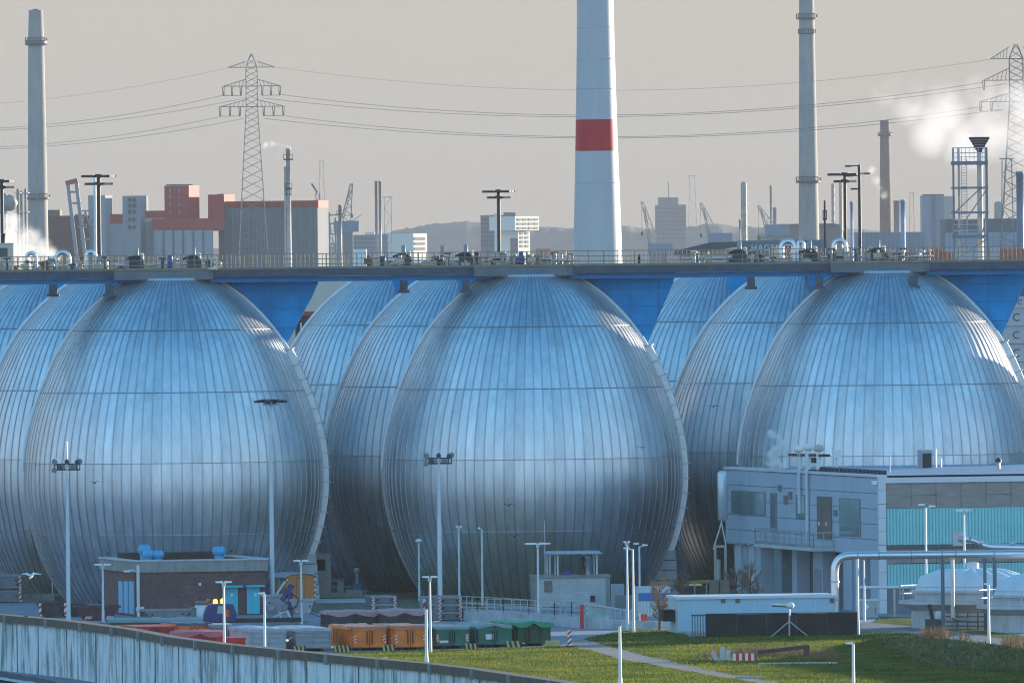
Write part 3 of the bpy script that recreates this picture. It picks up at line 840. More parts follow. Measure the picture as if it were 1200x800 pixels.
stack('dark steel post between the pylon crane and the jib crane', 399, 240, 4000, 4, STK, ((251, 8),))
stack('very thin stack right of the fractionating column', 904, 217, 6000, 2.4, STK)
stack('short stub stack beside the very thin stack', 908.5, 243, 6300, 4.5, mat('stub_grey', (0.3, 0.3, 0.31), 0.8))
stack('slim light blue stack right of the brown chimney', 1058.5, 234, 2800, 5.4, mat('stack_blue', (0.20, 0.33, 0.46), 0.5, 0, 0.08, .5))
stack('slim light blue stack between the two mast poles', 998.5, 236, 2800, 3.2, MATS['stack_blue'])
stack('stout blue-grey stack at the right picture edge', 1196, 201, 2500, 8.5, mat('stack_slate', (0.15, 0.20, 0.27), 0.5, 0, 0.1, .5))
stack('grey block-like stack left of the slim light blue one', 1051.5, 235, 5500, 7.5, mat('stub_dark', (0.25, 0.24, 0.24), 0.8))
stack('short dark post in front of the pale chimney foot', 967, 256, 1700, 2.2, DARK, ((257, 4),))
stack('short dark post near the fractionating column', 867.5, 257, 4000, 2.2, STK)

# ---- lattice masts and cranes -----------------------------------------------
CRN = mat('crane_grey', (0.22, 0.22, 0.22), 0.6, 0.2, 0.15, 0.3)
CRNL = mat('crane_cream', (0.50, 0.45, 0.38), 0.6, 0.0, 0.10, 0.3)
def truss(mb, p, q, w, bar=.22, n=8, w2=None):
    p, q = Vector(p), Vector(q); w2 = w2 if w2 is not None else w
    d = (q - p); u = Vector((-d.z, 0, d.x)).normalized()
    for s in (-1, 1):
        for yy in (-.4, .4): mb.bar(p + u * s * w / 2 + Vector((0, yy, 0)), q + u * s * w2 / 2 + Vector((0, yy, 0)), bar)
    for i in range(n):
        f0, f1 = i / n, (i + 1) / n; s = 1 if i % 2 else -1
        wa, wb = w + (w2 - w) * f0, w + (w2 - w) * f1
        mb.bar(p + d * f0 + u * s * wa / 2, p + d * f1 - u * s * wb / 2, bar * .8)
    return mb
def jib_crane(label, foot, tip, Y, cream=True, w=2.2, cab=None):
    c = at(*foot, Y); e = at(*tip, Y)
    t = thing('harbour_crane', label, 'crane', (c.x, Y, 0), 0, 'harbour cranes')
    m = CRNL if cream else CRN
    mb = MB(); truss(mb, (0, 0, c.z), (e.x - c.x, 0, e.z), w, .26, 12, .7); mb.build('jib', m, t)
    f = at(foot[0] - 8, foot[1], Y)
    mb = MB(); truss(mb, (f.x - c.x, 1, c.z - 2), ((e.x - c.x) * .86, 0, c.z + (e.z - c.z) * .86), .8, .18, 9, .5); mb.build('stay', CRN, t)
    b = at(foot[0] + 8, foot[1] - 3, Y)
    MB().b2((-2.5, -2, 0), (2.5, 2, c.z)).build('tower', CRN, t)
    mb = MB().b2((-3.4, -2.4, c.z - 1), (4.4, 2.4, c.z + 2.4)); mb.build('machine_house', mat('crane_blue', (0.18, 0.24, 0.30), 0.6), t)
    h = at(tip[0] - 1, tip[1] + 36, Y)
    mb = MB().tube([(e.x - c.x, 0, e.z), (e.x - c.x, 0, h.z)], .07, 5).box((e.x - c.x, 0, h.z - .5), (.6, .6, 1.2)); mb.build('hoist_rope', DARK, t)
    bb = MB(); bb.bar((0, 0, c.z + 1), ((e.x - c.x) * .5 + 4, 0, c.z + (e.z - c.z) * .3), .2); bb.build('tie', CRN, t)
    return t
jib_crane('cream jib crane just right of the red banded tower', (772, 294), (752, 236), 4300)
jib_crane('cream jib crane left of the fractionating column', (842, 282), (821, 238), 4300)
jib_crane('shortest cream jib crane, left of the pale chimney', (909, 272), (888.5, 241), 4300)
jib_crane('dark lattice jib crane right of the long grey silo', (404, 268), (412, 215), 4200, False, 3.4)
def lattice(label, px, y0, Y, w0, w1, name='lattice_mast', cat='mast', m=CRN, n=12, bar=.16):
    c = at(px, 300, Y); z = at(px, y0, Y).z; k = ppm(Y)
    o = MB(); truss(o, (0, 0, 0), (0, 0, z), w1 / k, bar, n, w0 / k)
    o.bar((-w0 / k * .8, 0, z), (w0 / k * .8, 0, z), bar * 1.3)
    return tag(o.build(name, m, loc=(c.x, Y, 0)), label, cat)
lattice('grey lattice mast right of the twin dark stacks', 455, 231, 4800, 8, 10)
lattice('faint salmon lattice tower behind the long silo', 378, 188, 7000, 4, 12, m=mat('faint_red', (0.42, 0.16, 0.12), 0.7))
lattice('faint distant pylon right of the tower block', 812, 206, 8000, 6, 14, n=16)
lattice('faint salmon lattice tower beside the grey tower block', 1069, 226, 7000, 4, 10, m=MATS['faint_red'])
lattice('wide lattice mast beside the stout blue-grey stack', 1181, 186, 2400, 11, 19, n=14, bar=.13)
# small conveyor and crane jumble beside the silo
def plant_frame():
    Y = 4300; c = at(385, 300, Y)
    t = thing('loading_frame', 'jumble of dark loading gantries below the silo end', 'gantry', (c.x, Y, 0))
    def P(x, y, d=0): p = at(x, y, Y); return (p.x - c.x, d, p.z)
    mb = MB()
    for x in (368, 372, 380, 386, 393):
        mb.bar((P(x, 290)[0], 0, 0), P(x, 246 + (x % 5) * 3), .5)
    for y in (252, 262, 274, 286): mb.bar(P(366, y), P(396, y), .4)
    mb.build('frame', CRN, t)
    mb = MB(); truss(mb, P(356, 243), P(364, 298), 1.6, .3, 8); truss(mb, P(370, 252), P(378, 300), 1.8, .3, 8); truss(mb, P(383, 252), P(391, 300), 1.2, .3, 8); mb.build('conveyor', mat('conveyor_grey', (0.34, 0.35, 0.36), 0.6), t)
    mb = MB(); a = P(372, 226); truss(mb, P(374, 250), a, 1.2, .25, 5); mb.bar(a, P(365, 215), .6); mb.build('jib', CRN, t)
plant_frame()

# ---- buildings on the skyline -----------------------------------------------
def block(label, x0, x1, ytop, Y, depth, m, name='far_building', cat='building', extra=()):
    c = at((x0 + x1) / 2, 300, Y)
    t = thing(name, label, cat, (c.x, Y, 0))
    rect_mb(MB(), x0, x1, ytop, Y, depth, ox=c.x).build('wall', m, t)
    for nm, mm, ex0, ex1, ey0, ey1, d0, d1 in extra:
        a, z1_ = xz(ex0, ey0, Y); b, _ = xz(ex1, ey0, Y); z0_ = xz(ex1, ey1, Y)[1] if ey1 is not None else 0
        MB().b2((a - c.x, d0, z0_), (b - c.x, d1, z1_)).build(nm, mm, t)
    return t
GLZ = mat('facade_grey', (0.17, 0.185, 0.205), 0.5, 0, 0.10, 0.12)
WCRM = mat('white_facade', (0.72, 0.68, 0.60), 0.6, 0, 0.04, 0.2)
SLOT = mat('facade_slot_glass', (0.20, 0.19, 0.18), 0.3, 0, 0.1, 0.3)  # muted brown-grey glass of the facade windows
# the cream slab: sun on its face, so it is turned to the right
def ribs(parent, x0, x1, y0, y1, Y, n, m, dep=.35, wfrac=.18, name='pilaster'):
    c = parent.location
    mb = MB()
    for i in range(n):
        px = x0 + (x1 - x0) * (i + .5) / n; w_ = (x1 - x0) / n * wfrac / 2
        a, zt = xz(px - w_, y0, Y); b, _ = xz(px + w_, y0, Y); zb = 0 if y1 is None else max(0, xz(px, y1, Y)[1])
        mb.b2((a - c.x, -dep, zb), (b - c.x, -.02, zt))
    mb.build(name, m, parent)['kind'] = 'stuff'
def window_rows(parent, x0, x1, rows, Y, n, m, hh=2.2, wfrac=.6, dep=.06):
    c = parent.location
    for y in rows:
        for i in range(n):
            px = x0 + (x1 - x0) * (i + .5) / n; w_ = (x1 - x0) / n * wfrac / 2
            a, zt = xz(px - w_, y, Y); b, _ = xz(px + w_, y, Y); zb = xz(px, y + hh, Y)[1]
            MB().b2((a - c.x, -dep - .1, zb), (b - c.x, -dep, zt)).build('window', m, parent)
def turned_facade(label, x0, x1, y0, Y, yaw, bands, name='office_block', legs=None):
    """facade between x0 and x1 turned to the right-hand sun"""
    c = at(x0, 300, Y); a = R(yaw)
    wpx = (x1 - x0) / ppm(Y); wid = wpx / math.cos(a)
    z1 = at(x0, y0, Y).z
    t = thing(name, label, 'building', (c.x, Y, 0), a)
    zb = 0 if legs is None else at(x0, legs[2], Y).z
    MB().b2((0, 0, zb), (wid, 12, z1)).build('wall', WCRM, t)
    if legs is not None:
        q = wid / (x1 - x0)
        MB().b2(((legs[0] - x0) * q, 1.5, 0), ((legs[1] - x0) * q, 10, zb)).build('shaft', WCRM, t)
    q = wid / (x1 - x0)
    for bx0, bx1, by0, by1, dp in bands:
        za, zc = at(x0, by1, Y).z, at(x0, by0, Y).z
        MB().b2(((bx0 - x0) * q, dp - .15, za), ((bx1 - x0) * q, dp + .1, zc)).build('window', SLOT, t)
    return t
turned_facade('small white office block with long window bands', 484.5, 500.5, 273.5, 5000, 52, [(485.5, 498, 278, 281.5, 0), (485.5, 498, 284, 287, 0), (485.5, 498, 290, 293, 0)])
ws = []
for r in range(3):
    for q in range(4): ws.append((606.5 + q * 6.6, 611 + q * 6.6, 256 + r * 5, 258.8 + r * 5, 0))
for r in range(4):
    for q in range(2): ws.append((613.5 + q * 6, 617 + q * 6, 272 + r * 5, 275 + r * 5, 1.5))
turned_facade('white top-heavy tower block with square windows', 604, 632, 253.5, 5000, 52, ws, legs=(611, 625, 270))
bA = block('grey slab building behind the middle floodlight mast', 563, 604, 252, 5600, 30, GLZ, extra=(('roof_block', GLZ, 590, 604, 249, 252, 2, 25), ('stair_tower', WCRM, 579, 583, 250, None, -1, 0)))
block('small pink block left of the white top-heavy tower', 598, 607, 279, 3000, 8, mat('pink_wall', (0.42, 0.26, 0.24), 0.7))
block('low salmon container-like hut right of the white tower', 628, 644, 291.5, 2600, 6, mat('salmon', (0.55, 0.25, 0.17), 0.7))
bB = block('far grey high-rise with a narrower top and an antenna', 768, 804, 240, 9500, 40, mat('highrise_grey', (0.17, 0.17, 0.18), 0.6, 0, 0.12, .1), extra=(('top_storey', MATS['highrise_grey'], 771.5, 795, 231.5, 240, 4, 30), ('antenna', DARK, 783, 783.8, 213, 231.5, 15, 15.6)))
block('tall blue-grey block with a darker middle strip', 1080.5, 1106.5, 229, 5000, 24, mat('bluegrey_panel', (0.19, 0.25, 0.31), 0.5, 0, 0.06, .3), extra=(('dark_strip', mat('strip_grey', (0.13, 0.155, 0.19), 0.5), 1092, 1096, 229.6, None, -.5, 0), ('roof_rail', DARK, 1081, 1106, 227.8, 228.8, 1, 1.4)))
block('beige slab standing behind the tall blue-grey block', 1105, 1119, 230, 5600, 20, mat('slab_beige', (0.36, 0.33, 0.30), 0.7))
bD = block('long low blue-grey warehouse behind the brown chimney', 1002, 1085, 272, 4200, 30, mat('shed_bluegrey', (0.19, 0.25, 0.30), 0.6, 0, 0.06, .3))
bE = block('grey dark-roofed warehouse behind the navigation tower', 1108, 1260, 256, 3200, 40, mat('shed_dark', (0.13, 0.135, 0.14), 0.7), extra=(('pale_base', mat('shed_pale', (0.33, 0.38, 0.43), 0.6), 1108, 1260, 273, None, -.6, 0),))
block('distant brown gabled warehouse behind the pale chimney', 908, 985, 263, 5000, 30, mat('shed_brown', (0.15, 0.145, 0.15), 0.7), extra=(('roof', mat('shed_roofbrown', (0.14, 0.115, 0.10), 0.8), 912, 980, 262.5, 266, -.6, 0),))
bF = block('pale grey tank building left of the shortest crane', 888, 916, 274, 4800, 20, mat('tankhall', (0.24, 0.26, 0.27), 0.7))
bC = block('low hazy grey port buildings behind the lattice mast', 405, 486, 275, 5600, 30, mat('porthall', (0.23, 0.25, 0.27), 0.7), extra=(('roof_block', WCRM, 428, 439, 272, 275, 0, 10), ('annex', MATS['porthall'], 462, 484, 273.5, None, -3, 0)))
block('small white cabin roof right of the loading gantries', 414, 429, 292, 1500, 5, WHITE)
block('dark little hut in the haze right of the white office', 516, 521, 287, 4000, 5, GLZ)
HZW = mat('hazy_window', (0.075, 0.085, 0.10), .3)
window_rows(bA, 564, 578, (256, 261, 266, 271, 276, 281, 286), 5600, 5, HZW); window_rows(bA, 585, 603, (256, 261, 266, 271, 276, 281, 286), 5600, 6, HZW)
window_rows(bB, 769, 803, (243, 248, 253, 258, 263, 268, 273, 278), 9500, 6, HZW, 2.4, .75)
window_rows(bC, 407, 460, (279, 284, 289), 5600, 14, HZW, 1.6, .5)
ribs(bD, 1003, 1084, 272.5, None, 4200, 16, mat('rib_bluegrey', (0.15, 0.20, 0.245), .6))
ribs(bE, 1109, 1200, 273.5, 292, 3200, 14, mat('rib_pale', (0.26, 0.31, 0.36), .6), 1.0, .12)
window_rows(bF, 889, 915, (278, 283), 4800, 6, HZW, 1.6, .5)
# warehouse with the sign
def sign_hall():
    Y = 2100; c = at(870, 300, Y)
    t = thing('sign_warehouse', 'teal warehouse with pale lettering and a dark gabled wing', 'warehouse', (c.x, Y, 0))
    teal = mat('teal_sheet', (0.10, 0.155, 0.185), 0.55, 0, 0.06, .4)
    rect_mb(MB(), 868, 970, 281.5, Y, 40, ox=c.x).build('wall', teal, t)
    P = [at(x, y, Y) for x, y in ((792, 294), (833, 284), (868, 283), (868, 289))]
    pts = [(p.x - c.x, p.z) for p in P]
    mb = MB(); mb.slab([(pts[0][0], pts[0][1] - .6), (pts[3][0], pts[3][1]), (pts[2][0], pts[2][1]), (pts[1][0], pts[1][1]), (pts[0][0], pts[0][1])], -2, 30)
    mb.build('roof', mat('dark_roof', (0.07, 0.075, 0.085), 0.7), t)
    rect_mb(MB(), 796, 868, 293, Y, 30, ox=c.x).build('gable_wall', BEIGE, t)
    p = at(880, 293.5, Y); q = at(938, 293.5, Y)
    text_mesh('HAGEN TER', 1.25, mat('letter_white', (0.62, 0.68, 0.70), 0.5), t, (p.x - c.x, -.06, p.z), (R(90), 0, 0), 1.12, q.x - p.x)
sign_hall()
# things seen between the tanks, under the bridge
block('big beige shed wall showing between the left and middle tanks', 300, 440, 322, 1120, 20, mat('shed_cream', (0.56, 0.50, 0.43), 0.7, 0, 0.05, .6, stretch=(3, 1, .1)))
block('beige shed wall showing at the left picture edge', -40, 60, 322, 1150, 20, MATS['shed_cream'])
block('pinkish wall behind the second tank of the right group', 775, 830, 321, 1130, 10, mat('pink_grey', (0.40, 0.33, 0.31), 0.8))
t = block('brick house with a red roof glimpsed between the tanks', 346, 386, 370, 1060, 8, mat('dark_brick', (0.10, 0.055, 0.05), 0.9, 0, .3, 1.5), name='brick_house', cat='house', extra=(('roof', mat('red_tile', (0.26, 0.085, 0.06), 0.8), 344, 388, 365, 370, -.4, 8), ('downpipe', POLE, 352, 353.5, 378, 404, -.3, -.1), ('window', WIN, 356, 360, 377, 386, -.05, .1)))
stk = mat('container_grey', (0.42, 0.44, 0.46), 0.6, 0, 0.08, 1.0)
def box_container(px0, py0, py1, label, letters, Y, L=12.2):
    a = at(px0, py0, Y); z0 = at(px0, py1, Y).z
    t = thing('shipping_container', label, 'container', (a.x, Y, z0), 0, 'grey shipping containers stacked at the right edge')
    h = a.z - z0
    mb = MB().b2((0, 0, 0), (L, 2.4, h - .04))
    mb.build('body', stk, t)
    fr = MB()
    for x in (0, L - .15): fr.b2((x, -.05, 0), (x + .15, 0, h - .04))
    fr.b2((0.15, -.05, 0), (L - .15, 0, .16)).b2((.15, -.05, h - .2), (L - .15, 0, h - .04)); fr.build('frame', stk, t)
    if letters:
        text_mesh(letters, h * .62, mat('letter_navy', (0.02, 0.03, 0.10), 0.5), t, (1.05, -.02, h * .28), (R(90), 0, 0), 1.9)
    return t
for x0, y0, y1, L_, lab in ((1178, 347, 361, 'C O', 'top'), (1172, 361.5, 382, 'C O', 'second'), (1172, 382.5, 402.5, 'C O', 'third'), (1172, 403, 424, 'C O', 'fourth'), (1174, 424.5, 434, '', 'fifth, plain'), (1174, 434.5, 455, '', 'sixth, plain'), (1172, 455.5, 476, '', 'lowest visible, plain')):
    box_container(x0, y0, y1, '%s grey container in the stack at the right picture edge' % lab, L_, 1180.0)
m = at(1174, 476.5, 1180.0)
ped = MB().b2((m.x, 1180, 0), (m.x + 12.2, 1182.4, m.z)).build('container_hull', mat('hull_grey', (0.25, 0.27, 0.29), 0.7)); tag(ped, 'grey ship hull side carrying the container stack', 'ship')
# orange container rows on the quay behind the bridge
ORC = mat('container_orange', (0.50, 0.13, 0.07), 0.6, 0, 0.1, 1.0)
for i, (x0, x1, y0, lab) in enumerate(((1040, 1066, 298, 'low orange container left of the bright hatch'), (1066, 1090, 297, 'orange container with a pale top edge beside the hatch'), (1089, 1103, 291.5, 'taller orange container left of the navigation tower'), (1103, 1118, 295.5, 'orange container touching the navigation tower foot'), (1172, 1215, 291.5, 'long orange container right of the navigation tower'))):
    Y = 1350; a = at(x0, y0, Y); b = at(x1 - .7, y0, Y)
    mb = MB().b2((0, 0, 0), (b.x - a.x, 2.4, 2.6))
    for q in range(int((b.x - a.x) / .35)): mb.b2((.1 + q * .35, -.04, .15), (.25 + q * .35, 0, 2.45))
    o = mb.build('shipping_container', ORC, loc=(a.x, Y, a.z - 2.6)); tag(o, lab, 'container', 'orange containers beyond the bridge')
a, b = at(1030, 309, 1352), at(1230, 309, 1352)
tag(MB().b2((a.x, 1349, 0), (b.x, 1354, at(1118, 309.5, 1352).z - .0)).build('quay_shed', mat('quay_dark', (0.09, 0.10, 0.12), 0.7)), 'dark long shed under the orange containers', 'shed')
# ------------------------------------------------------------------ plant buildings and yard
def on_face(C, d, px, py):
    """(distance along the wall, height) where the sight line of a photo pixel meets the wall through C along d"""
    v = CAM_M @ Vector(((px - 600) / FPX, -(py - 400) / FPX, -1.0))
    nx, ny = -d.y, d.x
    t = (nx * C.x + ny * C.y) / (nx * v.x + ny * v.y)
    X, Y = v.x * t, v.y * t
    return (X - C.x) * d.x + (Y - C.y) * d.y, EYE + v.z * t
BRICK = None
def brick_mat(name, c1, c2, mortar, sc=3.2):
    m = bpy.data.materials.new(name); m.use_nodes = True
    n = m.node_tree; b = n.nodes['Principled BSDF']; b.inputs['Roughness'].default_value = 0.9
    tc = n.nodes.new('ShaderNodeTexCoord'); sp = n.nodes.new('ShaderNodeSeparateXYZ'); cb = n.nodes.new('ShaderNodeCombineXYZ'); ad = n.nodes.new('ShaderNodeMath')
    n.links.new(tc.outputs['Object'], sp.inputs[0]); n.links.new(sp.outputs['X'], ad.inputs[0]); n.links.new(sp.outputs['Y'], ad.inputs[1])
    n.links.new(ad.outputs[0], cb.inputs['X']); n.links.new(sp.outputs['Z'], cb.inputs['Y'])
    bt = n.nodes.new('ShaderNodeTexBrick'); bt.inputs['Scale'].default_value = sc
    bt.inputs['Color1'].default_value = (*c1, 1); bt.inputs['Color2'].default_value = (*c2, 1); bt.inputs['Mortar'].default_value = (*mortar, 1)
    bt.inputs['Mortar Size'].default_value = 0.025
    n.links.new(cb.outputs[0], bt.inputs['Vector'])
    nz = n.nodes.new('ShaderNodeTexNoise'); nz.inputs['Scale'].default_value = 0.9; nz.inputs['Detail'].default_value = 6
    n.links.new(tc.outputs['Object'], nz.inputs['Vector'])
    mx = n.nodes.new('ShaderNodeMixRGB'); mx.blend_type = 'MULTIPLY'; mx.inputs['Fac'].default_value = 0.5
    n.links.new(bt.outputs['Color'], mx.inputs['Color1']); n.links.new(nz.outputs['Fac'], mx.inputs['Color2'])
    n.links.new(mx.outputs[0], b.inputs['Base Color'])
    return m
BRICK = brick_mat('dark_red_brick', (0.27, 0.13, 0.12), (0.15, 0.075, 0.075), (0.22, 0.18, 0.17))
WBRICK = brick_mat('white_limed_brick', (0.80, 0.81, 0.80), (0.70, 0.71, 0.71), (0.46, 0.47, 0.47), 2.0)
def streaked(name, col, dark, sx=1.3, sz=0.12, lo=.48, hi=.72):
    """wall surface with rain streaks that run down it"""
    m = bpy.data.materials.new(name); m.use_nodes = True
    n = m.node_tree; b = n.nodes['Principled BSDF']; b.inputs['Roughness'].default_value = 0.85
    tc = n.nodes.new('ShaderNodeTexCoord'); mp = n.nodes.new('ShaderNodeMapping'); mp.inputs['Scale'].default_value = (sx, sx, sz)
    n.links.new(tc.outputs['Object'], mp.inputs[0])
    nz = n.nodes.new('ShaderNodeTexNoise'); nz.inputs['Scale'].default_value = 1.6; nz.inputs['Detail'].default_value = 8; nz.inputs['Roughness'].default_value = .75
    n.links.new(mp.outputs[0], nz.inputs['Vector'])
    cr = n.nodes.new('ShaderNodeValToRGB'); cr.color_ramp.elements[0].position = lo; cr.color_ramp.elements[1].position = hi
    cr.color_ramp.elements[0].color = (*col, 1); cr.color_ramp.elements[1].color = (*dark, 1)
    n.links.new(nz.outputs['Fac'], cr.inputs[0])
    n2 = n.nodes.new('ShaderNodeTexNoise'); n2.inputs['Scale'].default_value = 0.7; n2.inputs['Detail'].default_value = 6
    n.links.new(tc.outputs['Object'], n2.inputs['Vector'])
    mx = n.nodes.new('ShaderNodeMixRGB'); mx.blend_type = 'OVERLAY'; mx.inputs['Fac'].default_value = .35
    n.links.new(cr.outputs[0], mx.inputs['Color1']); n.links.new(n2.outputs['Fac'], mx.inputs['Color2'])
    n.links.new(mx.outputs[0], b.inputs['Base Color'])
    return m
FWALL = streaked('flood_wall_panels', (0.72, 0.80, 0.82), (0.19, 0.26, 0.25), 0.62, .12, .47, .60)
FCONC = streaked('stained_concrete', (0.30, 0.30, 0.28), (0.17, 0.17, 0.155), 1.6, .4)
CAPM = streaked('wall_cap_brown', (0.12, 0.108, 0.085), (0.06, 0.065, 0.048), .5, .5)
TEALD = mat('door_turquoise', (0.02, 0.50, 0.60), 0.45, 0, 0.05, 1.0)
TEALL = mat('door_light_blue', (0.14, 0.45, 0.66), 0.45, 0, 0.05, 1.0)
GLASS = mat('window_glass', (0.42, 0.64, 0.64), 0.06, 0.7, 0.0, spec=0.9)
FRAME = mat('window_frame_grey', (0.19, 0.20, 0.21), 0.5)
ROOFD = mat('roof_felt_dark', (0.045, 0.05, 0.042), 0.9, 0, 0.3, 1.0)

# ---- flood wall ---------------------------------------------------------
def flood_wall():
    WH = 3.1
    top = [(-60, 718.5), (0, 722), (75, 729), (150, 739), (200, 748.5), (265, 757), (330, 763.5), (400, 770.5), (450, 775), (500, 779.5), (550, 785.5), (600, 793), (650, 800), (700, 808)]
    P = [gnd(x, y, WH) for x, y in top]
    t = thing('flood_wall', 'long streaked pale blue flood wall with a brown cap beam', 'wall', (P[1].x, P[1].y, 0))
    o = Vector((P[1].x, P[1].y, 0))
    # resample along the wall
    pts = []
    for a, b in zip(P, P[1:]):
        n = max(1, int((b - a).length / 1.2))
        for i in range(n): pts.append(a + (b - a) * i / n)
    pts.append(P[-1])
    face = MB(); cap = MB(); rib = MB(); br_ = MB()
    acc = 0; nextrib = 0.4; nb = 1.0; rnd = random.Random(2)
    for a, b in zip(pts, pts[1:]):
        d = (b - a); l = d.length; d.normalize(); nrm = Vector((d.y, -d.x, 0))
        if nrm.y > 0: nrm = -nrm
        A, B = a - o, b - o
        for z0, z1, off0, off1, mb in ((-0.4, WH - .3, 0, .55, face), (WH - .3, WH + .12, -.16, .62, cap)):
            vs = []
            for q in (A, B):
                for off, z in ((off0, z0), (off1, z0), (off1, z1), (off0, z1)):
                    vs.append((q.x - nrm.x * off, q.y - nrm.y * off, z))
            mb.add(vs, [(0, 4, 7, 3), (3, 7, 6, 2), (1, 2, 6, 5), (0, 1, 5, 4)])
        while nextrib < acc + l:
            q = A + d * (nextrib - acc); w_ = rnd.choice((.03, .03, .03, .09))
            M = math.atan2(d.y, d.x)
            rib.box((q.x + nrm.x * .02, q.y + nrm.y * .02, (WH - .35) / 2), (w_, .06, WH - .35), rz=M)
            nextrib += rnd.uniform(3.6, 9.0)
        while nb < acc + l:
            q = A + d * (nb - acc); M = math.atan2(d.y, d.x)
            br_.box((q.x + nrm.x * .24, q.y + nrm.y * .24, WH - .12), (.22, .16, .55), rz=M)
            nb += 9.6
        acc += l
    face.build('wall_face', FWALL, t); cap.build('cap_beam', CAPM, t)
    rib.build('panel_joint', mat('joint_dark_steel', (0.11, 0.14, 0.16), 0.7), t)['kind'] = 'stuff'
    br_.build('bracket', mat('bracket_grey', (0.26, 0.27, 0.27), 0.6), t)['kind'] = 'stuff'
flood_wall()
flat('quay_path', [(-60, 784), (0, 787), (60, 797), (110, 812), (110, 900), (-200, 900), (-200, 784)], mat('quay_asphalt', (0.07, 0.07, 0.075), 0.9, 0, 0.25, .8), 0.03, 'dark path at the foot of the flood wall')
flat('kerb', [(-60, 793), (0, 796), (40, 802), (40, 805), (0, 799), (-60, 796)], CONCP, 0.15, 'pale kerb at the foot of the flood wall')

# ---- brick building -------------------------------------------------------
YAW = R(12.5)
DX = Vector((math.cos(YAW), math.sin(YAW), 0)); DY = Vector((-math.sin(YAW), math.cos(YAW), 0))
def mushroom(mb_parent, x, y, z, h, r, m):
    return MB().lathe([(r * .72, z), (r * .72, z + h * .55)], 20, (x, y, 0)).lathe([(r * .78, z + h * .5), (r, z + h * .62), (r, z + h * .8), (r * .72, z + h * .98), (0.01, z + h)], 20, (x, y, 0)).build('roof_vent', m, mb_parent)
def brick_house():
    C = gnd(157, 722)
    t = thing('brick_building', 'flat-roofed dark brick building with blue doors and roof vents', 'building', C, YAW)
    W, _ = on_face(C, DX, 313, 690); D, _ = on_face(C, DY, 118, 690)
    _, zt = on_face(C, DX, 200, 655.5); _, zf = on_face(C, DX, 200, 670)
    MB().b2((0.06, 0.06, 0), (W - .06, D - .06, zf + .1)).build('brick_wall', BRICK, t)
    f = MB().b2((-.08, -.08, zf), (W + .08, 0.35, zt - .1)).b2((-.08, .353, zf), (.35, D, zt - .1)).b2((W - .35, .353, zf), (W + .08, D, zt - .1)).b2((.353, D - .35, zf), (W - .353, D, zt - .1))
    f.build('parapet', FCONC, t)
    cp = MB().b2((-.14, -.14, zt - .1), (W + .14, .4, zt)).b2((-.14, .403, zt - .1), (.4, D + .1, zt)).b2((W - .4, .403, zt - .1), (W + .14, D + .1, zt)).b2((.403, D - .4, zt - .1), (W - .403, D + .1, zt))
    cp.build('coping', CONCP, t)
    MB().b2((.3, .3, zt - .5), (W - .3, D - .3, zt - .4)).build('roof', ROOFD, t)
    MB().b2((1.0, D - 3.5, zt - .4), (W - 1.6, D - .8, zt + .30)).build('roof_upstand', ROOFD, t)
    VB = mat('vent_blue', (0.05, 0.38, 0.66), 0.4, 0, 0.05, 1)
    for px, py, h, r, dy in ((169.5, 654, 0.98, .42, 3.0), (174, 655, .62, .38, 1.6), (185, 655, .60, .42, 1.5), (256.5, 655, .80, .43, 1.8)):
        u, z = on_face(C + DY * dy, DX, px, py)
        mushroom(t, u, dy, zt - .42, h + .42, r, VB)
    # blue strips of the gate on the left flank
    for a, b in ((139.5, 144), (146, 150), (152, 156.2)):
        u0, z0 = on_face(C, DY, a, 718); u1, z1 = on_face(C, DY, b, 681)
        MB().b2((-.03, min(u0, u1), .15), (.06, max(u0, u1), z1)).build('door', TEALL, t)
    def door(a, b, yt, yb):
        u0, z0 = on_face(C, DX, a, yb); u1, z1 = on_face(C, DX, b, yt)
        o = MB().b2((u0, -.06, .05), (u1, .05, z1)).build('door', TEALD, t)
        MB().b2((u0 - .05, -.09, .05), (u0 + .18, -.06, z1)).build('door_frame', TEALL, o)
        MB().b2((u0 - .15, -.55, z1 + .02), (u1 + .25, 0, z1 + .14)).build('hood', TEALD, o)
        MB().b2((u0 + .45, -.085, z1 * .68), (u0 + .6, -.062, z1 * .78)).build('notice', WARN, o)
        return o
    door(262.5, 278.5, 688, 721); door(290, 304, 687.5, 720)
    u, z = on_face(C, DX, 161, 662)
    MB().tube([(u, -.2, 0), (u, -.2, z)], .11, 8).box((u + .1, -.25, .5), (.5, .3, .3)).build('downpipe', POLE, t)
    u, z = on_face(C, DX, 156, 670)
    MB().tube([(u + .2, -.2, z), (u - .1, -.5, z + .15), (u - .5, -.6, z + .1)], .05, 6).box((u - .55, -.6, z + .08), (.4, .2, .12)).build('wall_lamp', WHITE, t)
    u, z = on_face(C, DX, 234, 684); MB().box((u, -.05, z), (.16, .1, .16)).build('wall_lamp', WHITE, t)
    u, z = on_face(C, DX, 244, 702.5); MB().b2((u - .12, -.02, z - .08), (u + .12, .05, z + .08)).build('number_plate', mat('plate_amber', (0.6, .33, .05), .5), t)
brick_house()

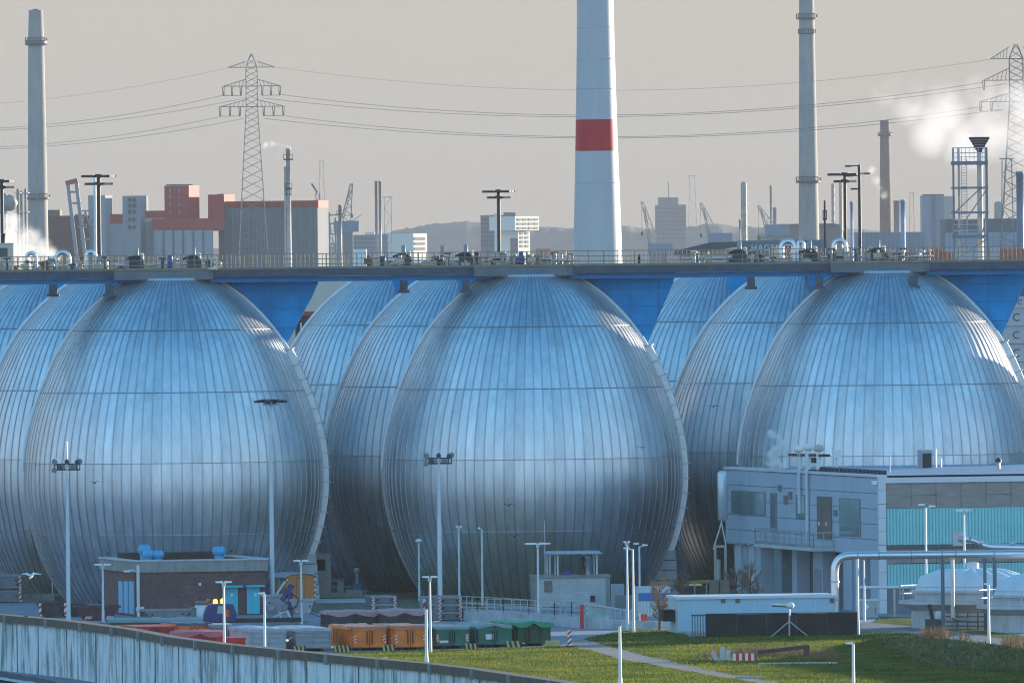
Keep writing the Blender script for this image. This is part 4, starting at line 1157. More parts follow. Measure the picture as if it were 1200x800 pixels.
# ---- machine hall at the right ------------------------------------------
PANEL = mat('bluegrey_cassette', (0.42, 0.51, 0.59), 0.5, 0.1, 0.06, 0.4)
PANELP = mat('pale_cassette', (0.60, 0.64, 0.68), 0.45, 0.1, 0.04, 0.4)
BROWNP = mat('brown_fibre_panel', (0.30, 0.265, 0.24), 0.75, 0, 0.16, 0.9, stretch=(1, 1, 3))
TEALC = mat('teal_corrugated', (0.29, 0.64, 0.64), 0.45, 0, 0.07, 0.6)
GREYBR = mat('grey_infill_brick', (0.13, 0.145, 0.165), 0.85, 0, 0.15, 2.0, stretch=(1, 1, 4))
def machine_hall():
    Yc = 888.0
    p = at(1029, 557, Yc)
    C = Vector((p.x, Yc, 0)); H = p.z
    d1 = DY; dR = DX
    t = thing('machine_hall', 'blue-grey machine hall with turquoise corrugated front and roof instruments', 'hall', C, YAW)
    LL, _ = on_face(C, d1, 850, 600)
    _, zov = on_face(C, d1, 1000, 648)
    WR = 22.0
    def lf(px, py): return on_face(C, d1, px, py)
    def rf(px, py): return on_face(C, dR, px, py)
    # upper body: left flank panels and roof slab
    MB().b2((0.3, 0.3, zov), (WR, LL - .01, H - .35)).build('wall', PANEL, t)
    fl = MB(); nrow = 5
    for r_ in range(nrow):
        z0, z1 = zov + (H - .15 - zov) * r_ / nrow, zov + (H - .15 - zov) * (r_ + 1) / nrow - .035
        ncol = 6
        for q in range(ncol):
            fl.b2((-.0, LL * q / ncol + .02 + .3 * (q == 0), z0), (.296, LL * (q + 1) / ncol - .02, z1))
    fl.build('cladding', PANEL, t)
    MB().b2((-.1, -.05, H - .13), (.6, LL + .1, H + .03)).build('roof_edge', PANELP, t)
    rfm = MB(); hz = H + .1
    rfm.add([(.603, .3, H - .02), (WR, .3, H - .02), (WR, 16, H + .35), (.603, 16, H + .15), (.603, LL, H - .02), (WR, LL, H - .02)], [(0, 1, 2, 3), (3, 2, 5, 4)])
    rfm.build('roof', mat('roof_sheet_blue', (0.25, 0.33, 0.42), 0.5, 0.2, 0.1, .8), t)
    # lower storey, set back, with piers
    MB().b2((1.2, .35, 0), (WR, LL, zov - .003)).build('ground_storey', GREYBR, t)
    for a, b, m in ((857, 865, PANELP), (866.5, 872, PANEL), (873.5, 880, PANELP), (882, 887.5, PANEL), (903, 912, mat('pier_teal', (0.20, 0.29, 0.31), 0.7)), (924, 930, PANEL), (949, 960, PANEL), (984, 994, PANEL), (997, 1004, PANEL), (1016, 1028.5, PANEL)):
        u0, _ = lf(a, 690); u1, _ = lf(b, 690)
        MB().b2((.25, min(u0, u1), 0), (1.15, max(u0, u1), zov - .01)).build('pier', m, t)
    for a, b in ((913, 923), (1009, 1013), (891, 895)):
        u0, _ = lf(a, 690); u1, _ = lf(b, 690)
        MB().b2((1.1, min(u0, u1), 0), (1.19, max(u0, u1), zov - .3)).build('gate', mat('gate_black', (.02, .022, .025), .6), t)
    u0, z0 = lf(949.5, 666); u1, _ = lf(959, 666)
    MB().b2((.19, min(u0, u1) + .2, 0), (.25, max(u0, u1) - .2, z0)).build('door', mat('door_grey', (.30, .34, .37), .5), t)
    mb = MB()
    for q in range(7):
        u, z = lf(858 + q * 7, 637.5 + q * .8)
        mb.box((-.18, u, zov + .1), (.34, .5, .1))
    mb.build('awning_lamp', STEEL, t)['kind'] = 'stuff'
    # windows on the flank
    def win(a, b, yt, yb, mull=(), frame=True):
        u1, z1 = lf(a, yt + (0)); u0, z0 = lf(b, yb)
        o = MB().b2((-.05, u0, z0), (.02, u1, z1)).build('window', FRAME, t)
        xs = [u0 + .12] + [lf(q, yb)[0] for q in mull][::-1] + [u1 - .12]
        for s0, s1 in zip(xs, xs[1:]):
            MB().b2((-.07, s0 + .08, z0 + .08), (-.05, s1 - .08, z1 - .08)).build('pane', GLASS, o)
        return o
    win(857.5, 897.5, 574, 604, (888,)); win(903, 911, 577, 622); win(933, 944.5, 579, 608); win(984, 1009, 583, 629, (996,))
    u1, z1 = lf(958, 581); u0, z0 = lf(975.5, 632)
    dm = mat('door_brown', (0.17, 0.14, 0.125), .6)
    um = lf(964, 600)[0]
    for s0, s1 in ((u0, um - .03), (um + .03, u1)):
        o = MB().b2((-.06, s0, z0), (.02, s1, z1)).build('door', dm, t)
        MB().box((-.09, (s0 + s1) / 2, z0 + (z1 - z0) * .36), (.05, .25, .25)).build('handle', WARN, o)
    for px, y0, y1 in ((921.5, 580, 591), (914.5, 568, 575), (927, 576, 585), (980, 597, 604)):
        ua, za = lf(px - 1.6, y0); ub, zb = lf(px + 1.6, y1)
        MB().b2((-.12, ub, zb), (0, ua, za)).build('vent', FRAME, t)
    # balcony
    ua, za = lf(909, 633); ub, zb = lf(978, 640)
    zb = lf(960, 640)[1]
    bal = MB().b2((-1.5, ub, zb - .22), (-.01, ua, zb)).build('balcony', mat('balcony_edge', (0.46, 0.55, 0.52), .6), t)
    q = MB(); railing(q, (-1.42, ub, zb), (-1.42, ua, zb), 1.0, 1.6, (.5, 1.0), .06); railing(q, (-1.42, ub, zb), (-.1, ub, zb), 1.0, .7, (.5, 1.0), .06); railing(q, (-1.42, ua, zb), (-.1, ua, zb), 1.0, .7, (.5, 1.0), .06); q.build('railing', STEEL, bal)
    # drain pipes on the flank
    for px, y0, y1 in ((939, 536, 601), (948, 531, 636)):
        u, z1 = lf(px, y0); _, z0 = lf(px, y1)
        MB().tube([(-.16, u, z0), (-.16, u, z1)], .12, 8).build('pipe', POLE, t)
    # right front
    zb0 = 0
    def band(y0, y1, m, name, x0=.55, dep=.06, cor=False, seams=0):
        _, za = rf(1100, y0); _, zb = rf(1100, y1)
        mb = MB()
        if cor:
            n = int((WR - x0) / .22)
            for i in range(n):
                a = x0 + i * .22
                mb.add([(a, .09, zb), (a + .05, .0, zb), (a + .15, .0, zb), (a + .22, .09, zb), (a, .09, za), (a + .05, 0, za), (a + .15, 0, za), (a + .22, .09, za)],
                       [(0, 1, 5, 4), (1, 2, 6, 5), (2, 3, 7, 6)])
        elif seams:
            a = x0; i = 0
            while a < WR - .1:
                b = min(WR, a + seams - .03); zm = zb + (za - zb) * .5
                if i % 3 == 1: mb.b2((a, dep, zb), (b, .29, zm - .015)).b2((a, dep, zm + .015), (b, .29, za))
                else: mb.b2((a, dep, zb), (b, .29, za))
                a += seams; i += 1
        else: mb.b2((x0, dep, zb), (WR, .29, za))
        return mb.build(name, m, t)
    band(565.5, 594.5, BROWNP, 'fibre_panel', seams=1.68); band(595, 637.5, TEALC, 'corrugated_sheet', cor=True); band(638, 641.5, mat('gutter_dark', (.10, .105, .11), .5), 'gutter', dep=-.1)
    band(642, 659, BROWNP, 'fibre_panel', seams=1.68); band(660, 688, TEALC, 'corrugated_sheet', cor=True); band(688.5, 726, mat('plinth_bluegrey', (.16, .19, .21), .7), 'plinth', dep=.1)
    _, zt_ = rf(1100, 565)
    MB().b2((0, -.06, zt_), (WR, .3, H - .14)).build('fascia', PANELP, t)
    fr = MB()
    zz = 0
    while zz < zt_ - .02:
        fr.b2((0, -.06, zz), (.5, .297, min(zt_ - .004, zz + .86))); zz += .89
    fr.build('corner_pilaster', PANELP, t)
    MB().box((-.2, .2, zt_ + .05), (.35, .25, .25)).build('camera_box', WHITE, t)
    # roof things belonging to the hall
    mb = MB()
    for q in range(17):
        mb.box((.75, 1.5 + q * 1.05, H + .16), (.28, .5, .3))
    mb.build('roof_bracket', DARK, t)['kind'] = 'stuff'
    return t, C, H, LL
HALL, HC, HH, HL = machine_hall()
def hall_top(px, py, off=0.0):
    """point above the hall's left roof edge, off metres behind it"""
    C2 = HC + DX * off
    u, z = on_face(C2, DY, px, py)
    q = C2 + DY * u
    return Vector((q.x, q.y, z))
# instruments on the roof: each its own thing
def mast_thing(name, label, cat, px, y0, y1, r, head=None, m=POLE, off=1.6, group=None):
    a = hall_top(px, y0, off); b = hall_top(px, y1, off); zb = HH + .0
    t = thing(name, label, cat, (a.x, a.y, zb), YAW, group)
    MB().tube([(0, 0, 0), (0, 0, a.z - zb)], r, 8).build('pole', m, t)
    if head == 'dish':
        MB().lathe([(.01, -.05), (.22, 0), (.30, .14), (.30, .30), (.2, .42), (.01, .46)], 16, (0, 0, a.z - zb)).build('head', WHITE, t)
    if head == 'box':
        MB().box((0, -.1, a.z - zb), (.5, .4, .55)).build('head', WHITE, t)
    return t
t = thing('instrument_rack', 'rack of pipe stacks with white round hoods on the hall roof', 'roof rack', (hall_top(945, 550, 1.2).x, hall_top(945, 550, 1.2).y, HH), YAW)
RB = Vector(t.location)
def rk(px, py):
    q = hall_top(px, py, 1.2) - RB
    return (q.dot(DX), q.dot(DY), q.z)
for px, y0, rr, hd in ((922, 526, .05, 0), (936, 529, .10, 1), (938.6, 531, .12, 0), (947.5, 527, .17, 1), (959.5, 528, .17, 2)):
    x, y, z = rk(px, y0)
    o = MB().tube([(x, y, 0), (x, y, z)], rr, 8).build('pipe', WHITE if hd else POLE, t)
    if hd: MB().lathe([(.01, -.1), (.30, 0), (.36, .16), (.26, .38), (.01, .46)], 14, (x, y, z)).build('hood', WHITE if hd == 1 else BEIGE, o)
a, b = rk(925, 532.5), rk(963, 533.5)
MB().bar(a, b, .16).bar((a[0] + .5, a[1], a[2]), (b[0] + .5, b[1], b[2]), .16).build('beam', DARK, t)
MB().box(((a[0] + b[0]) / 2 + .2, b[1] + 2.6, b[2] - .35), (.4, .9, .35)).build('motor', DARK, t)
mast_thing('roof_mast', 'thin roof mast with a white box, right of the pipe rack', 'mast', 976, 523, 548, .04, None)
mast_thing('roof_mast', 'roof mast carrying a white camera, beside the thin one', 'mast', 980, 532, 548, .06, 'box')
mast_thing('vent_pipe', 'short white vent pipe breathing a plume of steam', 'pipe', 920.5, 536, 548, .20, None, WHITE)
mast_thing('lightning_rod', 'slim lightning rod above the hall corner', 'rod', 1043, 533, 556, .035, None, POLE, 2.5)
def roof_box():
    a = at(1077, 527, 905); b = at(1091, 547, 905)
    t = thing('roof_ventilator', 'dark louvred ventilator box with a pale frame on the hall roof', 'ventilator', ((a.x + b.x) / 2, 905, HH), YAW)
    w = b.x - a.x; h = a.z - HH
    MB().b2((-w / 2, -.5, 0), (w / 2, .5, h)).build('case', mat('louvre_frame', (.36, .40, .43), .5), t)
    MB().b2((-w / 2 + .1, -.56, .1), (w / 2 - .1, -.5, h - .22)).build('louvre', DARK, t)
    for px, y0 in ((1097, 526), (1103, 537)):
        p = at(px, y0, 905); q = thing('roof_rod', ('taller' if px < 1100 else 'shorter') + ' thin rod right of the louvred ventilator', 'rod', (p.x, 905, HH)); MB().tube([(0, 0, 0), (0, 0, p.z - HH)], .045, 6).build('rod', POLE, q)
    p = at(1170, 535, 900); q = thing('roof_chimney', 'small steel roof chimney with a rain cap at the far right', 'chimney', (p.x, 900, HH - .05))
    MB().lathe([(.12, 0), (.12, p.z - HH - .35)], 12).build('flue', STEEL, q)
    MB().lathe([(.2, p.z - HH - .3), (.2, p.z - HH - .15), (.05, p.z - HH)], 12).build('rain_cap', DARK, q)
roof_box()
# silver vessel left of the hall, on its steel stand
def side_tank():
    Y = 925; a = at(846.5, 552, Y); k = ppm(Y)
    t = thing('silver_silo', 'slim silver vessel on a steel stand left of the hall', 'vessel', (a.x, Y, 0))
    z0, z1 = at(846, 610, Y).z, a.z
    MB().lathe([(.1, z0), (.34, z0 + .1), (.34, z1 - .15), (.24, z1), (.01, z1 + .05)], 24).build('vessel', mat('vessel_sheet', (.62, .66, .68), .4, .4, .05, .6), t)
    st = mat('stand_cream', (.44, .40, .35), .6, 0, .1, 1)
    for px in (838, 850):
        x = at(px, 640, Y).x - a.x
        MB().bar((x, 0, 0), (x, 0, at(px, 640, Y).z), .18).build('leg', st, t)
    mb = MB(); za = at(838, 640, Y).z
    mb.bar((at(838, 640, Y).x - a.x, 0, za), (at(850, 640, Y).x - a.x, 0, za), .16); mb.build('beam', st, t)
    MB().bar((at(836, 650, Y).x - a.x, .1, za - .2), (at(846, 612, Y).x - a.x, 0, z0), .09).build('strut', POLE, t)
    MB().bar((at(851, 641, Y).x - a.x, .1, za), (at(845, 612, Y).x - a.x, 0, z0), .09).build('strut', POLE, t)
    MB().tube([(at(842, 655, Y).x - a.x, -.4, 0), (at(842, 655, Y).x - a.x, -.4, at(842, 655, Y).z)], .14, 8).build('pipe', st, t)
    for px in (837.5, 850):
        x = at(px, 640, Y).x - a.x
        MB().b2((x - .4, -1.2, 0), (x + .25, -.5, at(px, 679, Y).z)).build('footing', mat('footing_ochre', (.26, .23, .16), .85, 0, .2, 1), t)
side_tank()

# ---- pipe bridge, pipes --------------------------------------------------
def bend(P, r, n=6):
    """round the corners of a polyline"""
    P = [Vector(p) for p in P]; out = [P[0]]
    for a, b, c in zip(P, P[1:], P[2:]):
        u, v = (a - b).normalized(), (c - b).normalized()
        s, e = b + u * r, b + v * r
        for i in range(n + 1):
            f = i / n
            out.append(s * (1 - f) ** 2 + b * 2 * f * (1 - f) + e * f * f)
    out.append(P[-1]); return out
def big_pipe():
    Y = 846.0; k = ppm(Y)
    a = at(978, 651, Y)
    t = thing('pipeline', 'thick silver pipeline rising and bending right on trestles', 'pipeline', (a.x, Y, 0))
    zc = a.z; xr = at(1290, 650, Y).x - a.x
    P = bend([(0, 0, 0), (0, 0, zc), (xr, 0, zc)], 1.0)
    MB().tube(P, .25, 16).build('pipe', PIPE, t)
    rg = MB()
    for px in (1005, 1030, 1068, 1104, 1120, 1165, 1210):
        x = at(px, 650, Y).x - a.x; rg.tube([(x - .05, 0, zc), (x + .05, 0, zc)], .28, 16)
    for z in (zc - 1.6, 2.0): rg.tube([(0, 0, z - .05), (0, 0, z + .05)], .28, 16)
    rg.build('clamp', STEEL, t)['kind'] = 'stuff'
    for px, m, w_ in ((1104.5, mat('post_slate', (.10, .14, .19), .5), .22), (1165.5, MATS['post_slate'], .24), (1154, MATS['post_slate'], .2)):
        x = at(px, 660, Y).x - a.x
        MB().bar((x, 0, 0), (x, 0, zc - .28), w_).build('trestle', m, t)
    x = at(1116, 660, Y).x - a.x
    MB().tube([(x, 0, .8), (x, 0, zc - .3)], .12, 10).build('trestle', mat('trestle_cream', (.66, .63, .57), .5), t)
    for px, py in ((1004, 668), (1030, 650)):
        pass
    t2 = thing('exhaust_duct', 'silver exhaust duct leaving a wall box on the turquoise front', 'duct', (at(1120, 630, 884).x, 884, 0))
    def Q(px, py, y=0): p = at(px, py, 884 + y); return (p.x - t2.location.x, y, p.z)
    MB().tube(bend([Q(1122, 631, 1.2), Q(1132, 631, -.6), Q(1146, 633, -1.2), Q(1154, 640, -1.5), Q(1290, 644, -1.5)], .5), .22, 12).build('duct', PIPE, t2)
    MB().box(Vector(Q(1123, 631, .9)), (.7, .8, .9)).build('wall_box', STEEL, t2)
    # lower small pipe in front of the hall foot
    t3 = thing('service_pipe', 'thin pale pipe bridge along the hall foot', 'pipe', (at(1007, 687, 878).x, 878, 0))
    z = at(1060, 687.5, 878).z; xe = at(1082, 687, 878).x - t3.location.x
    MB().tube([(0, 0, z), (xe, 0, z)], .10, 8).build('pipe', POLE, t3)
    for px in (1013, 1048, 1080):
        x = at(px, 687, 878).x - t3.location.x; MB().bar((x, 0, 0), (x, 0, z - .1), .12).build('post', STEEL, t3)
big_pipe()
# ---- covered round tanks --------------------------------------------------
DOME = mat('tank_cover_pale_blue', (0.55, 0.63, 0.69), 0.5, 0.0, 0.05, .8)
TANKC = streaked('tank_concrete', (0.52, 0.54, 0.55), (0.30, 0.32, 0.33), 1.2, .3)
def round_tank(label, pxc, ybase, rad, hwall, hrim, hdome):
    c = gnd(pxc, ybase); c = Vector((c.x, c.y + rad, 0))
    t = thing('clarifier_tank', label, 'round tank', c, 0, 'covered round tanks')
    MB().lathe([(rad - .25, 0), (rad - .25, hwall)], 56).build('wall', TANKC, t)
    MB().lathe([(rad - .2, hwall - .5), (rad + .55, hwall - .1), (rad + .55, hwall + .08), (rad - .2, hwall + .08)], 56, smooth=False).build('gallery', CONCP, t)
    MB().lathe([(rad - .45, hwall + .083), (rad - .45, hrim)], 56).build('upper_wall', CONCP, t)
    MB().lathe([(rad - .25, hrim - .1), (rad - .25, hrim + .04), (rad - .5, hrim + .04)], 56, smooth=False).build('rim', CONCP, t)
    n = 18; mb = MB()
    for i in range(n):
        a0 = 2 * math.pi * i / n; 
        rows = []
        for j in range(7):
            a = a0 + 2 * math.pi / n * j / 6
            bul = math.sin(math.pi * j / 6) * .22
            rows.append([((rad - .5) * math.cos(a), (rad - .5) * math.sin(a), hrim + .04), ((rad - .8) * math.cos(a), (rad - .8) * math.sin(a), hrim + .75 + bul * .6), ((rad * .5) * math.cos(a), (rad * .5) * math.sin(a), hrim + .75 + (hdome - .75) * .55 + bul), (.35 * math.cos(a), .35 * math.sin(a), hrim + hdome)])
        vs = [v for rr in rows for v in rr]
        mb.add(vs, [(4 * j + q, 4 * j + 4 + q, 4 * j + 5 + q, 4 * j + 1 + q) for j in range(6) for q in range(3)], 0, True)
    mb.build('cover', DOME, t)
    MB().lathe([(.4, hrim + hdome - .1), (.4, hrim + hdome + .35), (.01, hrim + hdome + .4)], 12).build('hatch', POLE, t)
    q = MB()
    for i in range(22):
        a = 2 * math.pi * i / 22
        q.bar(((rad + .45) * math.cos(a), (rad + .45) * math.sin(a), hwall), ((rad + .45) * math.cos(a), (rad + .45) * math.sin(a), hwall + 1.0), .05)
    for z in (hwall + .5, hwall + 1.0): q.lathe([(rad + .43, z - .02), (rad + .47, z - .02), (rad + .47, z + .02), (rad + .43, z + .02), (rad + .43, z - .02)], 44)
    q.build('railing', STEEL, t)
    return t
round_tank('pale-domed round concrete tank beside the dark trestles', 1143, 737, 4.1, 1.65, 2.35, 1.35)
round_tank('pale-domed round concrete tank cut by the right edge', 1232, 741, 3.9, 1.55, 2.25, 1.3)
def tank_clutter():
    Y = 848
    t = thing('pump_skid', 'rusty pump frame with pipes beside the first round tank', 'pump', (at(1140, 735, Y).x, Y - 1, 0))
    def Q(px, py, y=0): p = at(px, py, Y - 1 + y); return (p.x - t.location.x, y, p.z)
    fr = MB()
    for px in (1122, 1134, 1146, 1158): fr.bar((Q(px, 735)[0], 0, 0), Q(px, 716), .09)
    for py in (717, 722, 728, 733): fr.bar(Q(1108, py), Q(1160, py), .08)
    fr.build('frame', mat('pump_rust', (.16, .13, .115), .8, 0, .3, 2), t)
    MB().tube(bend([Q(1088, 708), Q(1090, 711), Q(1095, 736)], .1), .12, 8).build('hose', DARK, t)
    MB().lathe([(.2, .6), (.25, .7), (.25, 1.1), (.1, 1.2)], 12, (Q(1100, 725)[0], 0, 0)).build('pump', POLE, t)
    MB().tube(bend([Q(1116, 712), Q(1117, 725), Q(1145, 727)], .3), .14, 8).build('pipe', mat('pipe_grey', (.3, .31, .32), .5, .2), t)
    MB().b2((Q(1084, 738)[0], -.3, 0), (Q(1106, 738)[0], .4, .7)).build('base_block', mat('dark_block', (.09, .09, .09), .8), t)
tank_clutter()

# ---- cabinet, dark wall, ducts ---------------------------------------------
CABI = mat('cabinet_pale_blue', (0.36, 0.56, 0.66), 0.5, 0, 0.05, .6)
def cabinet():
    C = gnd(795, 742.5)
    yaw = R(6); dx = Vector((math.cos(yaw), math.sin(yaw), 0)); dy = Vector((-math.sin(yaw), math.cos(yaw), 0))
    t = thing('plant_container', 'long low pale blue plant room behind the dark wall', 'plant room', C, yaw)
    W, _ = on_face(C, dx, 980, 720); D, _ = on_face(C, dy, 783.5, 720); _, H = on_face(C, dx, 795, 702)
    D = max(2.0, min(8, D))
    MB().b2((0, 0, 0), (W, D, H)).build('wall', CABI, t)
    MB().b2((-.12, -.12, H), (W + .12, D + .12, H + .16)).build('roof', PANELP, t)
    mb = MB(); i = 0
    while i * .95 < W: mb.b2((i * .95, -.012, .1), (i * .95 + .035, 0, H - .02)); i += 1
    mb.build('panel_seam', PANELP, t)['kind'] = 'stuff'
    for px in (847.5, 864.5, 975):
        u, z = on_face(C, dx, px, 703.5); MB().b2((u - .14, -.05, z - .14), (u + .14, 0, z + .14)).build('vent', mat('vent_brown', (.13, .14, .13), .6), t)
    u, z = on_face(C, dy, 786, 723)
    MB().b2((-.75, D * .3, .75), (-.02, D * .75, 1.45)).build('fan_box', BLACK, t)
    _, zb = on_face(C, dx, 795, 741); MB().b2((-.05, -.05, 0), (W, 0, .16)).build('plinth', CONC, t)
    return C, dx, W
CB, CDX, CW = cabinet()
def dark_wall():
    A = gnd(827.5, 746); B = gnd(1005, 744)
    t = thing('retaining_wall', 'low black timber-clad wall standing on the lawn', 'wall', A, math.atan2(B.y - A.y, B.x - A.x))
    L_ = (B - A).length; z = at(827.5, 719.5, A.y).z
    bl = mat('black_cladding', (0.022, 0.024, 0.027), 0.85, 0, 0.3, 1.2, .3, 4)
    mb = MB(); n = 5
    for i in range(n): mb.b2((L_ * i / n + .01, 0, 0), (L_ * (i + 1) / n - .01, .3, z - .02 * (i % 2)))
    mb.build('cladding', bl, t)
    MB().b2((0, -.03, z), (L_, .34, z + .05)).build('coping', mat('coping_black', (.05, .052, .055), .6), t)
    mb = MB()
    for i in range(6): mb.b2((-.86 + i * .165, .05, 0), (-.86 + i * .165 + .05, .25, z))
    mb.b2((-.9, .1, z - .1), (0, .2, z)).build('slat_screen', mat('slat_grey', (.10, .10, .105), .7), t)
dark_wall()
def duct_pair():
    Y = 850
    o = at(925, 711, Y)
    for i, (x0, lab) in enumerate(((895, 'rear silver goose-neck duct above the black wall'), (904, 'front silver goose-neck duct above the black wall'))):
        t = thing('gooseneck_duct', lab, 'duct', (at(x0, 715, Y).x, Y - i * .6, 0), 0, 'goose-neck ducts above the black wall')
        def Q(px, py): p = at(px, py, Y); return (p.x - t.location.x, 0, p.z)
        MB().tube(bend([(0, 0, at(x0, 722, Y).z), Q(x0, 706), Q(x0 + 22, 706.5)], .5), .22, 12).build('duct', PIPE, t)
        MB().tube([(.12, 0, at(x0, 719, Y).z), (.12, 0, at(x0, 713, Y).z)], .24, 12).build('flange', WHITE, t)
    Y2 = gnd(925, 745.5).y
    t = thing('tripod_stand', 'slim tripod mast with a pale head in front of the black wall', 'tripod', (at(925, 745, Y2).x, Y2, 0))
    def Q(px, py): p = at(px, py, Y2); return (p.x - t.location.x, 0, p.z)
    MB().tube([(0, 0, 0), Q(925, 713)], .05, 8).build('pole', STEEL, t)
    for px in (903.5, 947):
        MB().tube([(Q(px, 745)[0], -.1, 0), Q(925, 727.5)], .04, 6).build('leg', STEEL, t)
    MB().tube([(0, .6, Q(925, 727.5)[2] - .6), Q(925, 728)], .04, 6).build('leg', STEEL, t)
    MB().lathe([(.01, -.2), (.2, -.15), (.26, 0), (.2, .15), (.01, .2)], 12, Q(926, 709)).build('head', WHITE, t)
    MB().tube([Q(905, 708), Q(924, 709)], .12, 8).build('arm', PIPE, t)
duct_pair()
def gas_cabinet():
    C = gnd(1008, 725)
    t = thing('gas_cabinet', 'grey steel cabinet with a white diamond sign', 'cabinet', C, R(4))
    w = 21 / ppm(C.y); h = at(1008, 703.5, C.y).z
    MB().b2((0, 0, .1), (w, 1.0, h)).build('case', mat('cabinet_grey', (.34, .38, .39), .5, .1, .08, 1), t)
    MB().b2((-.04, -.04, h), (w + .04, 1.04, h + .08)).build('lid', PANELP, t)
    MB().box((.42, -.015, h * .68), (.26, .02, .26), ry=R(45)).build('hazard_sign', WARN, t)
    MB().b2((w * .83, -.02, h * .25), (w * .87, 0, h * .62)).build('warning_strip', REDW, t)
gas_cabinet()
# ------------------------------------------------------------------ containers, skips, vehicles
OR1 = mat('container_orange_paint', (0.80, 0.21, 0.03), 0.6, 0, 0.26, 1.2)
OR2 = mat('container_tan_orange', (0.36, 0.15, 0.07), 0.7, 0, 0.2, 1.2)
RD1 = mat('container_crimson', (0.42, 0.025, 0.03), 0.6, 0, 0.3, 1.2)
GN1 = mat('container_bottle_green', (0.015, 0.16, 0.12), 0.6, 0, 0.32, 1.2)
GN2 = mat('container_dark_green', (0.012, 0.085, 0.05), 0.65, 0, 0.18, 1.2)
GY1 = mat('container_blue_grey', (0.32, 0.37, 0.41), 0.55, 0, 0.18, 1.2)
GY2 = mat('container_mid_grey', (0.27, 0.305, 0.325), 0.6, 0, 0.2, 1.2)
DK1 = mat('container_charcoal', (0.05, 0.052, 0.06), 0.7, 0, 0.25, 1.2)
TARP_L = mat('tarp_lavender', (0.37, 0.41, 0.48), 0.7, 0, 0.08, 1.5, .3, 2)
TARP_P = mat('tarp_pink', (0.46, 0.26, 0.27), 0.7, 0, 0.12, 1.5, .3, 2)
TARP_O = mat('tarp_salmon', (0.46, 0.20, 0.15), 0.7, 0, 0.12, 1.5, .3, 2)
TARP_G = mat('tarp_bright_green', (0.012, 0.25, 0.15), 0.55, 0, 0.10, 1.5, .3, 2)
TARP_T = mat('tarp_teal_grey', (0.20, 0.31, 0.32), 0.7, 0, 0.10, 1.5, .3, 2)
TARP_B = mat('tarp_navy', (0.05, 0.10, 0.20), 0.65, 0, 0.15, 1.5, .3, 2)
TARP_R = mat('tarp_crimson', (0.20, 0.02, 0.04), 0.65, 0, 0.15, 1.5, .3, 2)
YEL = mat('kerb_yellow', (0.50, 0.42, 0.16), 0.7, 0, 0.12, 1.5)
KBLK = mat('kerb_black', (0.03, 0.03, 0.03), 0.8)
def stripes(parent, x0, x1, z0, z1, y=-.03, n=5, red=0):
    """red and white slanted warning board facing -y"""
    o = MB()
    h = (z1 - z0) / n; sl = (x1 - x0) * .8
    for i in range(n):
        a = z0 + i * h
        zt = [max(z0, min(z1, q)) for q in (a, a + sl, a + h + sl, a + h)]
        zz = [a, min(z1, a + sl), min(z1, a + h + sl), a + h]
        o.add([(x0, y, zz[0]), (x1, y, zz[1]), (x1, y, zz[2]), (x0, y, zz[3])], [(0, 1, 2, 3)], i % 2)
    o.add([(x0, y, z0), (x1, y, z0), (x1, y, min(z1, z0 + sl))], [(0, 1, 2)], 1)
    return o.build('warning_stripes', [REDW, WARN], parent)
def hstripes(parent, x0, x1, z0, z1, y=-.03, n=8):
    o = MB(); w_ = (x1 - x0) / n; sl = (z1 - z0) * .7
    for i in range(n):
        a = x0 + i * w_
        o.add([(a, y, z0), (min(x1, a + w_), y, z0), (min(x1, a + w_ + sl), y, z1), (min(x1, a + sl), y, z1)], [(0, 1, 2, 3)], i % 2)
    return o.build('warning_stripes', [REDW, WARN], parent)
